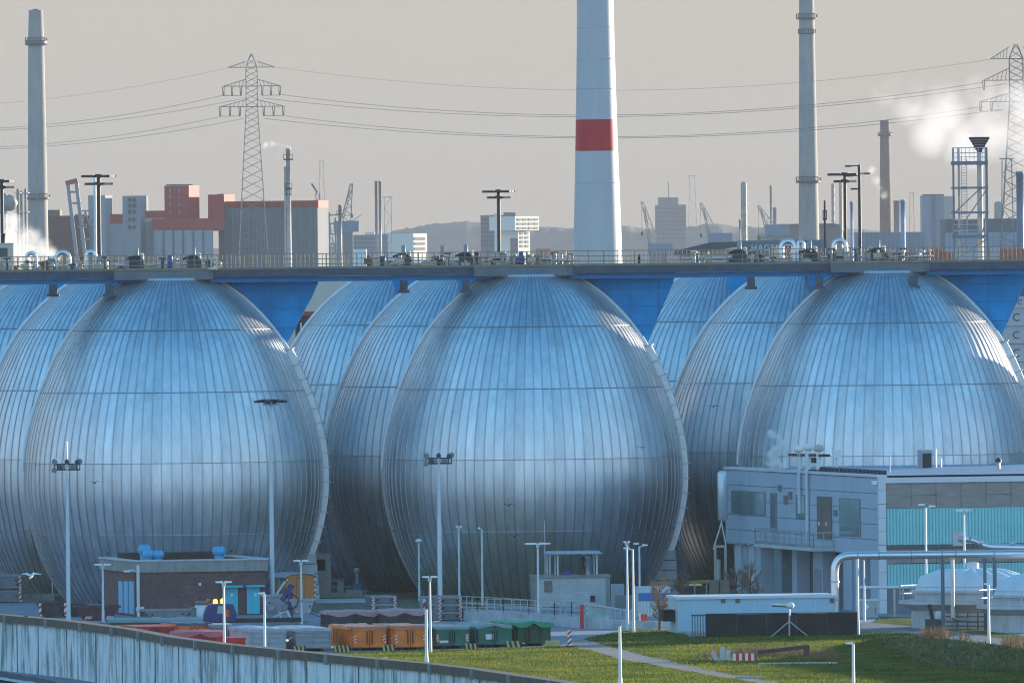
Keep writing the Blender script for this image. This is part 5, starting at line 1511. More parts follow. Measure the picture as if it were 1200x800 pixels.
def rolloff(label, fl, fr, yt, yb, m, tarp=None, yaw=13, L=6.0, doors=2, warn=True, ribs=True, peak=0.0, overhang=.06, name='rolloff_container', group='roll-off containers in the yard', rails=True, plate=None, tz=.05):
    A = gnd(fl, yb); B = gnd(fr, yb); k = ppm(A.y)
    a = R(yaw); W = (fr - fl) / k / math.cos(a); H = (yb - yt) / k
    t = thing(name, label, 'container', A, a, group)
    zb = .16 if rails else 0
    b = MB().b2((0, 0.05, zb), (W, L, H))
    if ribs:
        n = 8
        for i in range(n):
            y = .2 + (L - .5) * i / (n - 1)
            b.b2((-.10, y, zb), (0, y + .14, H - .12)); b.b2((W, y, zb), (W + .10, y + .14, H - .12))
        b.b2((-.12, .02, H - .14), (0, L, H)).b2((W, .02, H - .14), (W + .12, L, H)).b2((-.1, .05, zb), (0, L, zb + .18)).b2((W, .05, zb), (W + .1, L, zb + .18))
    b.build('body', m, t)
    if rails: MB().b2((W * .2, .1, 0), (W * .2 + .2, L - .2, zb)).b2((W * .8 - .2, .1, 0), (W * .8, L - .2, zb)).build('skid_rail', DARK, t)
    for i in range(doors):
        x0, x1 = W * i / doors + .03, W * (i + 1) / doors - .03
        d = MB().b2((x0, -.05, zb + .05), (x1, .047, H - .06))
        for z in (.0, .36, .68, .95): d.b2((x0, -.10, zb + .05 + (H - zb - .2) * z), (x1, -.05, zb + .12 + (H - zb - .2) * z))
        d.b2((x0, -.09, zb + .05), (x0 + .07, -.05, H - .08)).b2((x1 - .07, -.09, zb + .05), (x1, -.05, H - .08))
        o = d.build('door', m, t)
        if doors > 1: MB().bar((x1 - .12 if i == 0 else x0 + .12, -.12, zb + .2), (x1 - .12 if i == 0 else x0 + .12, -.12, H - .2), .05).build('latch', DARK, o)
    if warn:
        for x0 in (.05, W - .21): stripes(t, x0, x0 + .16, zb + .3, zb + .3 + (H - .5) * .55, -.12, 5)
    if plate: MB().b2((W * plate[0], -.115, H * plate[2]), (W * plate[1], -.10, H * plate[3])).build('plate', WARN, t)
    if tarp:
        mb = MB(); nx, ny = 6, 14; rnd = random.Random(int(fl)); vs = []
        for j in range(ny + 1):
            for i in range(nx + 1):
                fx, fy = i / nx, j / ny
                z = H + tz + peak * (1 - abs(2 * fx - 1)) + rnd.uniform(-.025, .03) + .03 * math.sin(j * 1.1)
                vs.append((-overhang + (W + 2 * overhang) * fx, -overhang + (L + 2 * overhang) * fy, z))
        mb.add(vs, [(j * (nx + 1) + i, j * (nx + 1) + i + 1, (j + 1) * (nx + 1) + i + 1, (j + 1) * (nx + 1) + i) for j in range(ny) for i in range(nx)], 0, True)
        sk = []
        n1 = nx + 1
        edge = [(i, vs[i]) for i in range(n1)]
        for i in range(nx):
            dr = .14 + (.22 * abs(math.sin(i * 2.1)) if overhang > .1 else .03)
            dr2 = .14 + (.22 * abs(math.sin((i + 1) * 2.1)) if overhang > .1 else .03)
            p, q = vs[i], vs[i + 1]
            mb.add([p, q, (q[0], q[1] - .01, q[2] - dr2), (p[0], p[1] - .01, p[2] - dr)], [(0, 3, 2, 1)])
        for j in range(ny):
            for col, sx in ((0, -.01), (nx, .01)):
                p, q = vs[j * n1 + col], vs[(j + 1) * n1 + col]
                mb.add([p, q, (q[0] + sx, q[1], q[2] - .16), (p[0] + sx, p[1], p[2] - .16)], [(0, 1, 2, 3)])
        mb.build('tarpaulin', tarp, t)
    return t
rolloff('pale blue-grey container with a lavender cover, first of the two grey ones', 294, 335.5, 738, 764, GY1, TARP_L, L=6.2, doors=1, warn=False, ribs=False, peak=.05)
rolloff('mid grey container with a lavender cover, left of the orange ones', 346, 388, 737.5, 763, GY2, TARP_L, L=6.0, doors=1, warn=False, ribs=False, peak=.05)
rolloff('orange double-door container with a ribbed flank, next to the grey one', 413, 452.5, 735, 762, OR1, TARP_O, L=6.2)
rolloff('orange double-door container next to the bottle-green one', 461.5, 499.5, 734, 761.5, OR1, TARP_O, L=5.6)
rolloff('bottle-green container with white-red stripes and a teal cover', 510, 549.5, 735, 760, GN1, TARP_T, L=6.0, plate=(.12, .38, .28, .40))
rolloff('bottle-green container with a peaked teal cover and a white plate', 559.5, 599, 734.5, 758.5, GN1, TARP_T, L=6.2, warn=False, peak=.16, plate=(.24, .46, .40, .66))
rolloff('dark green container under a bright green overhanging sheet', 606, 644.5, 732, 757, GN2, TARP_G, L=6.0, doors=3, warn=False, peak=.12, overhang=.22, plate=(.14, .22, .12, .17), tz=.12)
rolloff('crimson container with upright posts behind the flood wall', 162, 203, 734, 764, RD1, None, L=5.0, warn=False, peak=.08)
rolloff('crimson container with a pink lid, lying broadside behind the wall', 207, 262, 742, 772, RD1, mat('tarp_crimson_pink', (0.46, 0.11, 0.15), .6, 0, .14, 1.5), yaw=6, L=3.2, doors=4, warn=False, peak=.08, overhang=.14)
rolloff('tan-orange container at the left behind the flood wall', 131, 160, 735, 763, OR2, None, L=5.0, warn=False)
rolloff('orange container with raised ends behind the pink lid', 208, 247, 731, 757, OR1, TARP_B, L=4.5, warn=False)
rolloff('low crimson container right of the pink lid', 262, 286, 747, 771, RD1, None, yaw=6, L=2.5, doors=1, warn=False)
rolloff('ribbed grey container left of the lavender covers', 247, 270, 731.5, 757, GY2, None, yaw=4, L=4.0, doors=5, warn=False)
rolloff('leftmost tan container under a navy sheet behind the flood wall', 96, 128, 731, 760, OR2, TARP_B, L=4.5, warn=False)
rolloff('long low container under a flat teal sheet before the brick building', 128, 236, 727, 745, GN2, TARP_T, yaw=3, L=3.2, doors=7, warn=False, overhang=.1)
rolloff('dark open container with pink sheet and crimson flap, left of the pair', 386, 446, 718, 738, DK1, TARP_P, yaw=8, L=3.8, doors=2, warn=False, peak=.06, overhang=.12)
rolloff('dark open container with pink sheet and crimson flap, right of the pair', 448, 500, 717, 738, DK1, TARP_P, yaw=8, L=3.8, doors=2, warn=False, peak=.08, overhang=.12)
for x0, x1, y, lab in ((410, 448, 736.5, 'left'), (464, 499, 736, 'right')):
    a, b = gnd(x0, y), gnd(x1, y); zt = at(x0, 718.5, a.y).z
    mb = MB(); n = 8; vs = []
    for i in range(n + 1):
        f = i / n
        vs += [((b.x - a.x) * f, -.3, zt), ((b.x - a.x) * f, -.34 - .05 * (i % 2), zt - .25 - .42 * math.sin(math.pi * f) ** .6)]
    mb.add(vs, [(2 * i, 2 * i + 1, 2 * i + 3, 2 * i + 2) for i in range(n)], 0, True)
    tag(mb.build('tarpaulin_flap', TARP_R, loc=(a.x, a.y, 0)), 'crimson sheet flap hanging from the %s dark container' % lab, 'tarpaulin')

def skip(label, x0, x1, yt, yb, m, yaw=10, depth=1.7, zb=None, warn='v', endon=False, group='tipping skips in the yard', name='waste_skip', base=None):
    """open tapered skip bin"""
    A = gnd((x0 + x1) / 2, yb) if base is None else base[0]
    zb = 0 if base is None else base[1]
    k = ppm(A.y); W = (x1 - x0) / k; H = (yb - yt) / k
    t = thing(name, label, 'skip', (A.x, A.y + depth / 2, zb), R(yaw), group)
    tb = .58 if not endon else .9
    mb = MB(); tk = .06
    top = [(-W / 2, -depth / 2), (W / 2, -depth / 2), (W / 2, depth / 2), (-W / 2, depth / 2)]
    bot = [(-W / 2 * tb, -depth / 2 * .9), (W / 2 * tb, -depth / 2 * .9), (W / 2 * tb, depth / 2 * .9), (-W / 2 * tb, depth / 2 * .9)]
    vs = [(x, y, .05) for x, y in bot] + [(x, y, H) for x, y in top] + [(x * .95, y * .93, H) for x, y in top] + [(x * .93, y * .9, .12) for x, y in bot]
    fs = [(3, 2, 1, 0)] + [(i, (i + 1) % 4, 4 + (i + 1) % 4, 4 + i) for i in range(4)] + [(4 + i, 4 + (i + 1) % 4, 8 + (i + 1) % 4, 8 + i) for i in range(4)] + [(8 + i, 8 + (i + 1) % 4, 12 + (i + 1) % 4, 12 + i) for i in range(4)] + [(12, 13, 14, 15)]
    mb.add(vs, fs)
    mb.build('bin', m, t)
    rm = MB()
    for s in (-1, 1): rm.b2((-W / 2 - .05, s * depth / 2 - .06, H - .1), (W / 2 + .05, s * depth / 2 + .06, H + .03)); rm.b2((s * W / 2 - .05, -depth / 2 + .063, H - .1), (s * W / 2 + .05, depth / 2 - .063, H + .03))
    rm.build('rim', m, t)
    for s in (-.42, .42):
        x = s * W * .72
        MB().tube([(x, -depth / 2 - .02, H * .55), (x, -depth / 2 - .16, H * .55)], .06, 8).build('lifting_lug', DARK, t)
    if warn == 'v':
        for s in (-1, 1):
            xx = s * W / 2 * .9
            stripes(t, xx - .09, xx + .09, H * .1, H * .92, -depth / 2 - .07, 4)
    if warn == 'h':
        for s in (-1, 1): hstripes(t, s * W * .24 - W * .10, s * W * .24 + W * .10, H * .12, H * .32, -depth / 2 * .93 - .07, 7)
    return t
GSK = mat('skip_grey', (0.24, 0.27, 0.29), 0.6, 0.1, 0.16, 1.5)
DSK = mat('skip_dark_rusty', (0.07, 0.065, 0.065), 0.8, 0.1, 0.35, 1.6)
RSK = mat('skip_maroon', (0.11, 0.06, 0.062), 0.8, 0.1, 0.3, 1.6)
def skip_stack(label, x0, x1, ys, m, n, endon=True, warn='v', yaw=10, depth=3.2):
    yb = ys[-1]; A = gnd((x0 + x1) / 2, yb); 
    for i in range(n):
        y1, y0 = ys[n - i], ys[n - i - 1]
        z = at((x0 + x1) / 2, y1, A.y).z
        pos = ('bottom', 'middle', 'top')[i] if n == 3 else ('bottom', 'top')[i]
        skip('%s skip of the %s' % (pos, label), x0, x1, y0, y1, m, yaw, depth, warn=warn, endon=endon, base=(A, max(0, z)))
skip_stack('grey two-high stack behind the pink covers', 431, 459.5, [698.5, 707.5, 717], GSK, 2)
skip_stack('grey three-high stack left of the curved ramp', 509, 536, [699, 708, 717, 727], GSK, 3)
skip('grey skip end beside the three-high stack', 494, 507, 699, 726, GSK, 8, 2.0, warn='v', endon=True)
skip_stack('grey three-high stack at the left picture edge', -12, 20.5, [674, 687, 692, 706], GSK, 3, endon=False)
skip('dark rusty skip left of the tall floodlight pole', 43, 76, 705, 723, DSK, 8, 1.8)
skip('dark skip half behind the tall floodlight pole', 64, 100, 708, 722, DSK, 6, 1.8)
skip('maroon skip with slanted stripes before the blue gate', 87, 139, 710, 727, RSK, 8, 1.8, warn='h')
skip('grey skip standing before the brick wall', 165, 224, 714, 726, GSK, 6, 1.7, warn='h')
# low walls and boxes behind the skips
def lowwall(label, x0, y0, x1, y1, top, m, name='low_wall', cat='wall', d=.4):
    A, B = gnd(x0, y0), gnd(x1, y1); h = at(x0, top, A.y).z
    o = MB().b2((0, 0, 0), ((B - A).length, d, h)).build(name, m, loc=A, rz=math.atan2(B.y - A.y, B.x - A.x)); return tag(o, label, cat)
lowwall('low grey concrete wall behind the dark skips', 28, 704, 112, 705, 695.5, FCONC)
lowwall('dark low bunker wall beside the tall floodlight pole', 64, 705, 114, 706, 697, mat('bunker_dark', (.06, .065, .07), .9, 0, .3, 1))
lowwall('green bin box against the brick building', 113, 706, 129, 706.5, 690.5, mat('bin_green', (.03, .10, .09), .6), 'bin', 'bin', 1.2)
lowwall('pale kerb wall behind the footpath', 370, 700, 425, 700, 694, CONC, d=.3)
lowwall('pale plinth block under the blue pump', 405, 697, 425, 697, 691, CONCP, 'plinth', 'plinth', .8)
# concrete frame by the tanks
def frame_gate():
    A = gnd(399, 698); k = ppm(A.y)
    t = thing('concrete_frame', 'pale concrete post and beam by the dark tank foot', 'frame', A)
    h = at(399, 681, A.y).z
    MB().b2((-.2, 0, 0), (.22, .4, h)).build('post', CONCP, t)
    MB().b2((-1.2, .02, h), (.26, .38, h + .2)).build('beam', CONC, t)
    p = at(373, 660, 938)
    o = thing('doorway_niche', 'dark doorway panel beside the left tank pier', 'door', (at(378, 690, 945).x, 943.0, 0))
    MB().b2((-.5, 0, 0), (.6, .3, at(376, 648, 943).z)).build('frame', CONC, o); MB().b2((-.35, -.05, at(376, 668, 943).z), (.25, 0, at(376, 655, 943).z)).build('window', BLACK, o)
frame_gate()
def blue_pump(label, px, yb, yt, blue_y, col=True):
    A = gnd(px, yb); k = ppm(A.y)
    t = thing('blue_pump', label, 'pump', A)
    z0 = at(px, blue_y + 4, A.y).z; z1 = at(px, blue_y - 3, A.y).z
    MB().b2((-.3, -.2, 0), (.3, .4, z0)).build('base', CONC, t)
    MB().b2((-.28, -.22, z0), (.28, .3, z1)).build('case', mat('pump_blue', (.03, .28, .62), .4, 0, .05, 2), t)
    if col:
        zt = at(px, yt, A.y).z
        MB().tube([(0, 0, z1), (0, 0, zt - .3)], .10, 10).lathe([(.01, zt - .45), (.2, zt - .35), (.22, zt - .1), (.1, zt), (.01, zt)], 12).build('column', POLE, t)
blue_pump('blue pump with a grey hooded column at the dark tank foot', 418.5, 694, 665, 686)
blue_pump('small blue box on the three-high skip stack', 522, 702, 690, 694, False)

# ---- truck, skip loader, caravan -----------------------------------------
def wheel(parent, x, y, r, w_=.3):
    o = MB().tube([(x, y - w_ / 2, r), (x, y + w_ / 2, r)], r, 18).build('wheel', BLACK, parent)
    MB().tube([(x, y - w_ / 2 - .02, r), (x, y + w_ / 2 + .02, r)], r * .5, 12).build('rim', STEEL, o)
NAVY = mat('truck_navy', (0.012, 0.045, 0.16), 0.35, 0, 0.08, 1)
def truck():
    A = gnd(258, 736); k = ppm(A.y)
    t = thing('lorry', 'navy skip lorry with two amber beacons by the brick building', 'lorry', A, R(4))
    w = 2.2
    P = [(-1.05, .45), (1.02, .45), (1.05, .95), (.86, 1.52), (.2, 1.58), (-.45, 1.56), (-.8, 1.45), (-1.05, .9)]
    cab = MB().slab(P, 0, 2.2).build('cab', NAVY, t)
    MB().slab([(-.2, .95), (.22, .95), (.22, 1.42), (-.12, 1.44)], -.02, .02).build('window', GLASS, cab)
    MB().slab([(.36, .75), (.62, .75), (.56, 1.2), (.37, 1.22)], -.02, .02).build('sign_panel', mat('panel_orange', (.75, .13, .02), .5), cab)
    MB().lathe([(.40, .5), (.44, .55), (.44, 1.4), (.36, 1.5), (.01, 1.53)], 20, (-1.15, .5, 0)).build('tank', mat('tank_pale', (.62, .68, .68), .4), t)
    MB().b2((-1.75, .2, .5), (-1.55, 1.9, 1.35)).b2((-1.5, .1, 1.58), (-.7, 2.0, 1.70)).build('bodywork', mat('lorry_grey', (.14, .17, .17), .6), t)
    amber = mat('beacon_amber', (1.0, .36, .03), .3, 0, 0, emit=2.2)
    for x, y in ((-.28, .3), (.22, 1.2)):
        MB().lathe([(.14, 1.6), (.14, 1.78), (.08, 1.86), (.01, 1.88)], 12, (x, y, 0)).build('beacon', amber, t)
    MB().b2((-1.7, .15, .35), (5.2, 2.0, .62)).build('chassis', DARK, t)
    for x in (3.0, 3.9):
        MB().bar((x, .3, .62), (x - .1, .3, 1.05), .12).build('stake', STEEL, t)
truck()
def skip_loader():
    A = gnd(346, 731); k = ppm(A.y)
    t = thing('skip_loader', 'skip loader arms with a navy post lifting grey skips', 'skip loader', A, R(4))
    def Q(px, py, y=0): p = at(px, py, A.y); return (p.x - A.x, y, p.z)
    MB().bar(Q(340.5, 727, 0), Q(339.5, 684, 0), .32).build('post', NAVY, t)
    MB().bar(Q(331, 703, .3), Q(343, 684, -.1), .26).build('arm', NAVY, t)
    MB().bar(Q(325, 696, .8), Q(335, 681, .8), .14).build('arm', STEEL, t)
    MB().bar(Q(311, 727, -.2), Q(334, 716, -.2), .12).build('strut', STEEL, t)
    MB().bar(Q(336, 715, -.3), Q(342, 727, -.3), .16).build('strut', POLE, t)
    MB().bar(Q(303, 728, .3), Q(362, 728, .3), .16).build('chassis', GSK, t)
    h = MB().tube(bend([Q(340, 695, -.4), Q(350, 700, -.5), Q(347, 712, -.5), Q(336, 712, -.5)], .3), .035, 6); h.build('hose', BLACK, t)
    for x in (3.2, 3.9, 5.0): pass
    b = A + Vector((0, 0, 0))
    skip('grey skip held on the right side of the navy loader post', 339, 368, 702, 719.5, GY1, 6, 1.6, warn='h', base=(Vector((at(353, 719, A.y).x, A.y - .2, 0)), at(353, 719.5, A.y).z))
    skip('grey skip hanging behind the left of the navy loader post', 307, 340, 698, 717, GY1, 6, 1.6, warn='h', base=(Vector((at(323.5, 717, A.y).x, A.y + 1.9, 0)), at(323.5, 717, A.y).z))
    MB().bar(Q(357, 716, .6), Q(380, 724, .6), .06).build('chain', mat('chain_red', (.3, .03, .03), .6), t)
skip_loader()
def caravan():
    C = gnd(336, 707)
    yaw = R(24); dx = Vector((math.cos(yaw), math.sin(yaw), 0)); dy = Vector((-math.sin(yaw), math.cos(yaw), 0))
    t = thing('site_caravan', 'yellow-brown wooden site caravan with a curved grey roof', 'site caravan', C, yaw)
    W, _ = on_face(C, dx, 369.5, 690); D, _ = on_face(C, dy, 318, 690); D = min(D, 5.5)
    _, zb = on_face(C, dx, 350, 702.5); _, zt = on_face(C, dx, 336, 676); _, zp = on_face(C, dx, 352, 672.5)
    wood = mat('caravan_ochre', (0.66, 0.22, 0.06), .6, 0, .2, 2.0, stretch=(6, 6, .3)); woodd = mat('caravan_brown', (0.22, 0.115, 0.05), .65, 0, .14, 2.0, stretch=(6, 6, .3))
    n = 8
    arch = [(W * i / n, zt + (zp - zt) * math.sin(math.pi * i / n) ** .5) for i in range(n + 1)]
    MB().slab([(0, zb), (W, zb)] + arch[::-1], 0, .08).build('end_wall', wood, t)
    MB().slab([(0.003, zb), (W - .003, zb)] + [(min(max(x, .003), W - .003), z - .004) for x, z in arch[::-1]], .083, D).build('side_wall', woodd, t)
    ro = MB(); vs = []
    for x, z in [(-.12, zt - .08)] + arch + [(W + .12, zt - .08)]:
        for y, dz in ((-.12, .03), (D + .1, .03), (D + .1, .12), (-.12, .12)): vs.append((x, y, z + dz))
    m = len(arch) + 2
    ro.add(vs, [(4 * i + q, 4 * i + (q + 1) % 4, 4 * i + 4 + (q + 1) % 4, 4 * i + 4 + q) for i in range(m - 1) for q in range(4)] + [(3, 2, 1, 0), (4 * m - 4, 4 * m - 3, 4 * m - 2, 4 * m - 1)])
    ro.build('roof', mat('caravan_roof', (.33, .38, .43), .5, .1, .08, 1), t)
    d = MB().b2((W * .33, -.02, zb + .1), (W * .64, 0, zt - .05)).build('door', woodd, t)
    MB().b2((W * .345, -.035, zb + .14), (W * .625, -.02, zt - .09)).build('door_leaf', wood, d)
    for x in (.0, W - .09): stripes(t, x, x + .09, zb, zt + .05, -.03, 9)
    for y0, y1 in ((.9, 1.5), (2.3, 2.9)):
        o = MB().b2((-.03, y0, zb + .55), (.0, y1, zt - .1)).build('window', WARN if False else woodd, t)
        MB().b2((-.045, y0 + .08, zb + .62), (-.03, y1 - .08, zt - .16)).build('pane', GLASS, o)
    MB().b2((.2, .3, zb - .22), (W - .2, D - .3, zb - .01)).build('chassis', DARK, t)
    for y in (1.2, D - 1.0): wheel(t, .35, y, .36, .2); wheel(t, W - .35, y, .36, .2)
caravan()
# striped kerb blocks before the containers
def kerb_block(label, x0, x1, yb, stripesn=4, h=.42, yel=True):
    A, B = gnd(x0, yb), gnd(x1, yb); W = B.x - A.x
    t = thing('kerb_block', label, 'kerb block', A, 0, 'yellow-striped stop blocks before the containers')
    MB().b2((0, 0, 0), (W, .5, h)).build('block', KBLK if yel else YEL, t)
    if yel:
        mb = MB(); n = stripesn; w_ = W / (2 * n)
        for i in range(n):
            a = i * 2 * w_
            mb.add([(a + w_ * .6, -.004, .02), (a + w_ * 1.6, -.004, .02), (a + w_, -.004, h), (a, -.004, h)], [(0, 1, 2, 3)])
        mb.build('yellow_stripe', YEL, t)['kind'] = 'stuff'
kerb_block('black stop block with yellow stripes at the first orange container', 391, 410.5, 764); kerb_block('black stop block with yellow stripes between the orange containers', 448, 463, 763.5, 3)
kerb_block('faded stop block with stripes at the second grey container', 344, 358, 765, 3)
kerb_block('stop block with stripes between the bottle-green containers', 545, 560, 762, 3); kerb_block('stop block with stripes right of the white-plated container', 593, 611, 759, 3)
kerb_block('plain yellow stop block beside the green-sheeted container', 639, 656, 757.5, 0, .36, False)
# ------------------------------------------------------------------ masts, lamp posts, fences, small things
def big_mast(label, px, ytop, ybase, heads, crown, ant=None, Y=None, r0=.135, r1=.07):
    A = gnd(px + .5, ybase) if Y is None else Vector((at(px, ybase, Y).x, Y, 0))
    z = at(px, ytop, A.y).z
    t = thing('floodlight_pole', label, 'floodlight pole', A, 0, 'tall floodlight poles in the yard')
    MB().lathe([(r0 * 1.2, 0), (r0, 1.0), (r0 * .95, z * .45), (r1, z)], 16).build('pole', POLE, t)
    mb = MB()
    for i in range(26):
        zz = z * .25 + i * z * .028
        mb.bar((-r0 - .02, 0, zz), (r0 + .02, 0, zz), .03)
    mb.build('rung', STEEL, t)['kind'] = 'stuff'
    k = ppm(A.y)
    if heads == 'cluster':
        W = 30 / k
        f = MB().bar((-W / 2, 0, z - .15), (W / 2, 0, z - .15), .10).bar((-W / 2, 0, z - .5), (W / 2, 0, z - .5), .10)
        for i in range(9): x = -W / 2 + W * i / 8; f.bar((x, 0, z - .5), (x, 0, z - .15), .07)
        f.build('crossbar', DARK, t)
        for i, (x, dz, r) in enumerate(((-.95, .12, .26), (-.55, -.33, .2), (-.98, -.58, .24), (-.3, -.33, .2), (.0, .1, .22), (.3, -.33, .2), (.55, -.33, .2), (.8, .05, .22), (1.0, .12, .26))):
            r *= .74
            q = MB().tube([(x * W / 2, -.2, z - .02 + dz * .8 - .05), (x * W / 2, .12, z + .05 + dz * .8)], [r, r * .6], 12)
            q.build('floodlamp', (STEEL, mat('lamp_housing', (.11, .115, .12), .5, .3), STEEL)[i % 3], t)
    else:
        n = 6
        MB().lathe([(.5, z - .25), (.55, z - .2), (.5, z - .15), (.5, z - .25)], 18).build('ring', STEEL, t)
        for i in range(n):
            an = 2 * math.pi * (i + .3) / n
            e = Vector((math.cos(an) * .78, math.sin(an) * .78, z + .02))
            q = MB().box(e, (.62, .42, .14), rz=an, ry=R(10)).bar((0, 0, z - .2), e, .07)
            q.build('floodlamp', DARK, t)
    if ant:
        MB().tube([(0, 0, z), (0, 0, at(px, ant, A.y).z)], .035, 6).build('antenna', STEEL, t)
    return t
big_mast('tall pole with a cluster of round floodlights, left front tank behind', 80, 541, 731, 'cluster', 0, 517)
big_mast('tall pole with a ring of flat floodlights, left front tank behind', 319.5, 470, 712, 'ring', 0, None, 912, .155, .08)
big_mast('tall pole with a cluster of floodlights before the middle front tank', 515.5, 534, 716, 'cluster', 0, None, None, .16, .075)
def lamp_post(label, px, ytop, ybase, head='T', m=None, Y=None, r=.075, hw=9, group='slim street lamps in the yard', dirx=1):
    m = m or POLE
    A = gnd(px, ybase) if Y is None else Vector((at(px, ybase, Y).x, Y, 0))
    z = at(px, ytop, A.y).z; k = ppm(A.y)
    t = thing('street_lamp', label, 'street lamp', A, 0, group)
    MB().lathe([(r * 1.25, 0), (r * 1.2, .8), (r, .85), (r * .8, z)], 10).build('pole', m, t)
    w = hw / k
    def head_(x0, x1, zz, nm='lamp_head'):
        MB().add([(x0, -.14, zz), (x1, -.10, zz + .02), (x1, .10, zz + .02), (x0, .14, zz), (x0, -.12, zz + .13), (x1, -.07, zz + .10), (x1, .07, zz + .10), (x0, .12, zz + .13)],
                 [(3, 2, 1, 0), (4, 5, 6, 7), (0, 1, 5, 4), (1, 2, 6, 5), (2, 3, 7, 6), (3, 0, 4, 7)]).build(nm, WHITE, t)
    if head == 'T':
        head_(.05, w, z - .04); head_(-.05, -w, z - .04); MB().box((0, 0, z - .12), (.22, .22, .24)).build('bracket', STEEL, t)
    elif head == 'round':
        MB().lathe([(.01, z - .1), (.24, z - .02), (.26, z + .08), (.1, z + .17), (.01, z + .18)], 16).build('lamp_head', WHITE, t)
    elif head == 'side':
        MB().bar((0, 0, z - .05), (dirx * w * .5, 0, z + .02), .06).build('arm', m, t); head_(dirx * w * .35, dirx * w, z)
    elif head == 'two':
        MB().bar((0, 0, z - .05), (dirx * w * .5, 0, z + .02), .06).build('arm', m, t); head_(dirx * w * .35, dirx * w, z); head_(-dirx * .05, -dirx * w * .7, z + .1)
    elif head == 'hook':
        head_(0.02, -w, z - .02)
    elif head == 'none':
        MB().lathe([(r * .9, z), (r * .9, z + .03), (.01, z + .04)], 10).build('cap', STEEL, t)
    return t
lamp_post('lamp with a round head, first from the left before the middle tank', 491.5, 634, 704, 'round')
lamp_post('lamp with a small flat head, second from the left before the middle tank', 538.5, 617, 709, 'T', hw=3.5)
lamp_post('lamp with a small side head, third from the left before the middle tank', 565.5, 619.5, 710, 'side', hw=5, dirx=-1)
lamp_post('lamp with wide twin arms before the white block house', 631, 637, 727, 'T', hw=15)
lamp_post('lamp rising behind the block house canopy', 657, 626, 690, 'side', hw=10, Y=935)
lamp_post('left lamp of the group of three right of the block house', 735.5, 635, 737, 'T', hw=4)
lamp_post('sunlit lamp of the group of three right of the block house', 742.5, 643, 741, 'side', WHITE, hw=11, dirx=-1)
lamp_post('right lamp of the group of three right of the block house', 750, 639.5, 717, 'two', hw=10)
lamp_post('twin-arm lamp before the blue gate of the brick building', 121, 661.5, 730, 'T', hw=10)
lamp_post('sunlit twin-arm lamp beside the navy lorry', 263, 682, 772, 'T', WHITE, hw=9.5)
lamp_post('sunlit lamp with a left hook beside the lavender covers', 310.5, 695.5, 777, 'hook', WHITE, hw=7)
lamp_post('grey twin-arm lamp in front of the caravan', 353.5, 657, 731, 'T', hw=9)
lamp_post('twin-arm lamp between orange and bottle-green containers', 504.5, 676, 764, 'T', hw=9)
lamp_post('plain white post left of the bottle-green containers', 500, 714, 786, 'none', WHITE, r=.09)
lamp_post('plain white post on the lawn beside the diagonal path', 727, 734, 812, 'none', WHITE, r=.09)
lamp_post('white post with an angled left arm at the lower right', 1000.5, 754, 830, 'hook', WHITE, hw=9, r=.085)
lamp_post('lamp with two heads before the turquoise front, left one', 1086, 594, 735, 'two', WHITE, hw=12)
lamp_post('lamp with two heads before the turquoise front, right one', 1131, 598, 735, 'T', WHITE, hw=10)
lamp_post('sunlit slim post at the end of the black wall', 1005.5, 655, 743, 'none', WHITE, r=.085)
lamp_post('white post on the grassy bank at the far right', 1159, 685, 764, 'side', WHITE, hw=5, dirx=-1, r=.085)
lamp_post('leaning grey lamp beside the first round tank', 1131, 699, 736, 'side', hw=11, r=.07)
lamp_post('thin grey pole behind the pipeline bend', 1013, 652, 727, 'T', hw=6)
# traffic sign on a lamp pole at the far left
def sign_pole():
    A = gnd(62, 702); k = ppm(A.y)
    t = thing('traffic_sign', 'round red and white traffic sign on a lamp pole, far left', 'traffic sign', A)
    z = at(61, 644, A.y).z; zs = at(62, 666, A.y).z
    MB().tube([(0, 0, 0), (0, 0, z)], .06, 8).build('pole', STEEL, t)
    MB().box((-.2, 0, z), (.5, .22, .16)).build('lamp_head', WHITE, t)
    o = MB().tube([(0, -.10, zs), (0, -.07, zs)], .22, 20).build('disc', REDW, t)
    MB().tube([(0, -.115, zs), (0, -.10, zs)], .15, 20).build('disc_face', WARN, o)
    MB().tube([(0, -.125, zs), (0, -.115, zs)], .06, 12).build('disc_mark', BLACK, o)
    MB().slab([(-.17, zs - .5), (.0, zs - .82), (.17, zs - .5), (.17, zs - .3), (-.17, zs - .3)], -.10, -.07).build('supplementary_plate', mat('plate_violet', (.16, .12, .30), .5), t)
sign_pole()
def beacon_board():
    A = gnd(667.5, 758); z0, z1 = .1, at(667.5, 738, A.y).z
    t = thing('warning_board', 'red and white striped beacon board at the lawn corner', 'beacon board', A)
    MB().b2((-.12, -.02, z0), (.12, .02, z1)).build('board', WARN, t); MB().b2((-.25, -.2, 0), (.25, .2, z0)).build('foot', BLACK, t)
    stripes(t, -.12, .12, z0, z1, -.025, 6)
beacon_board()
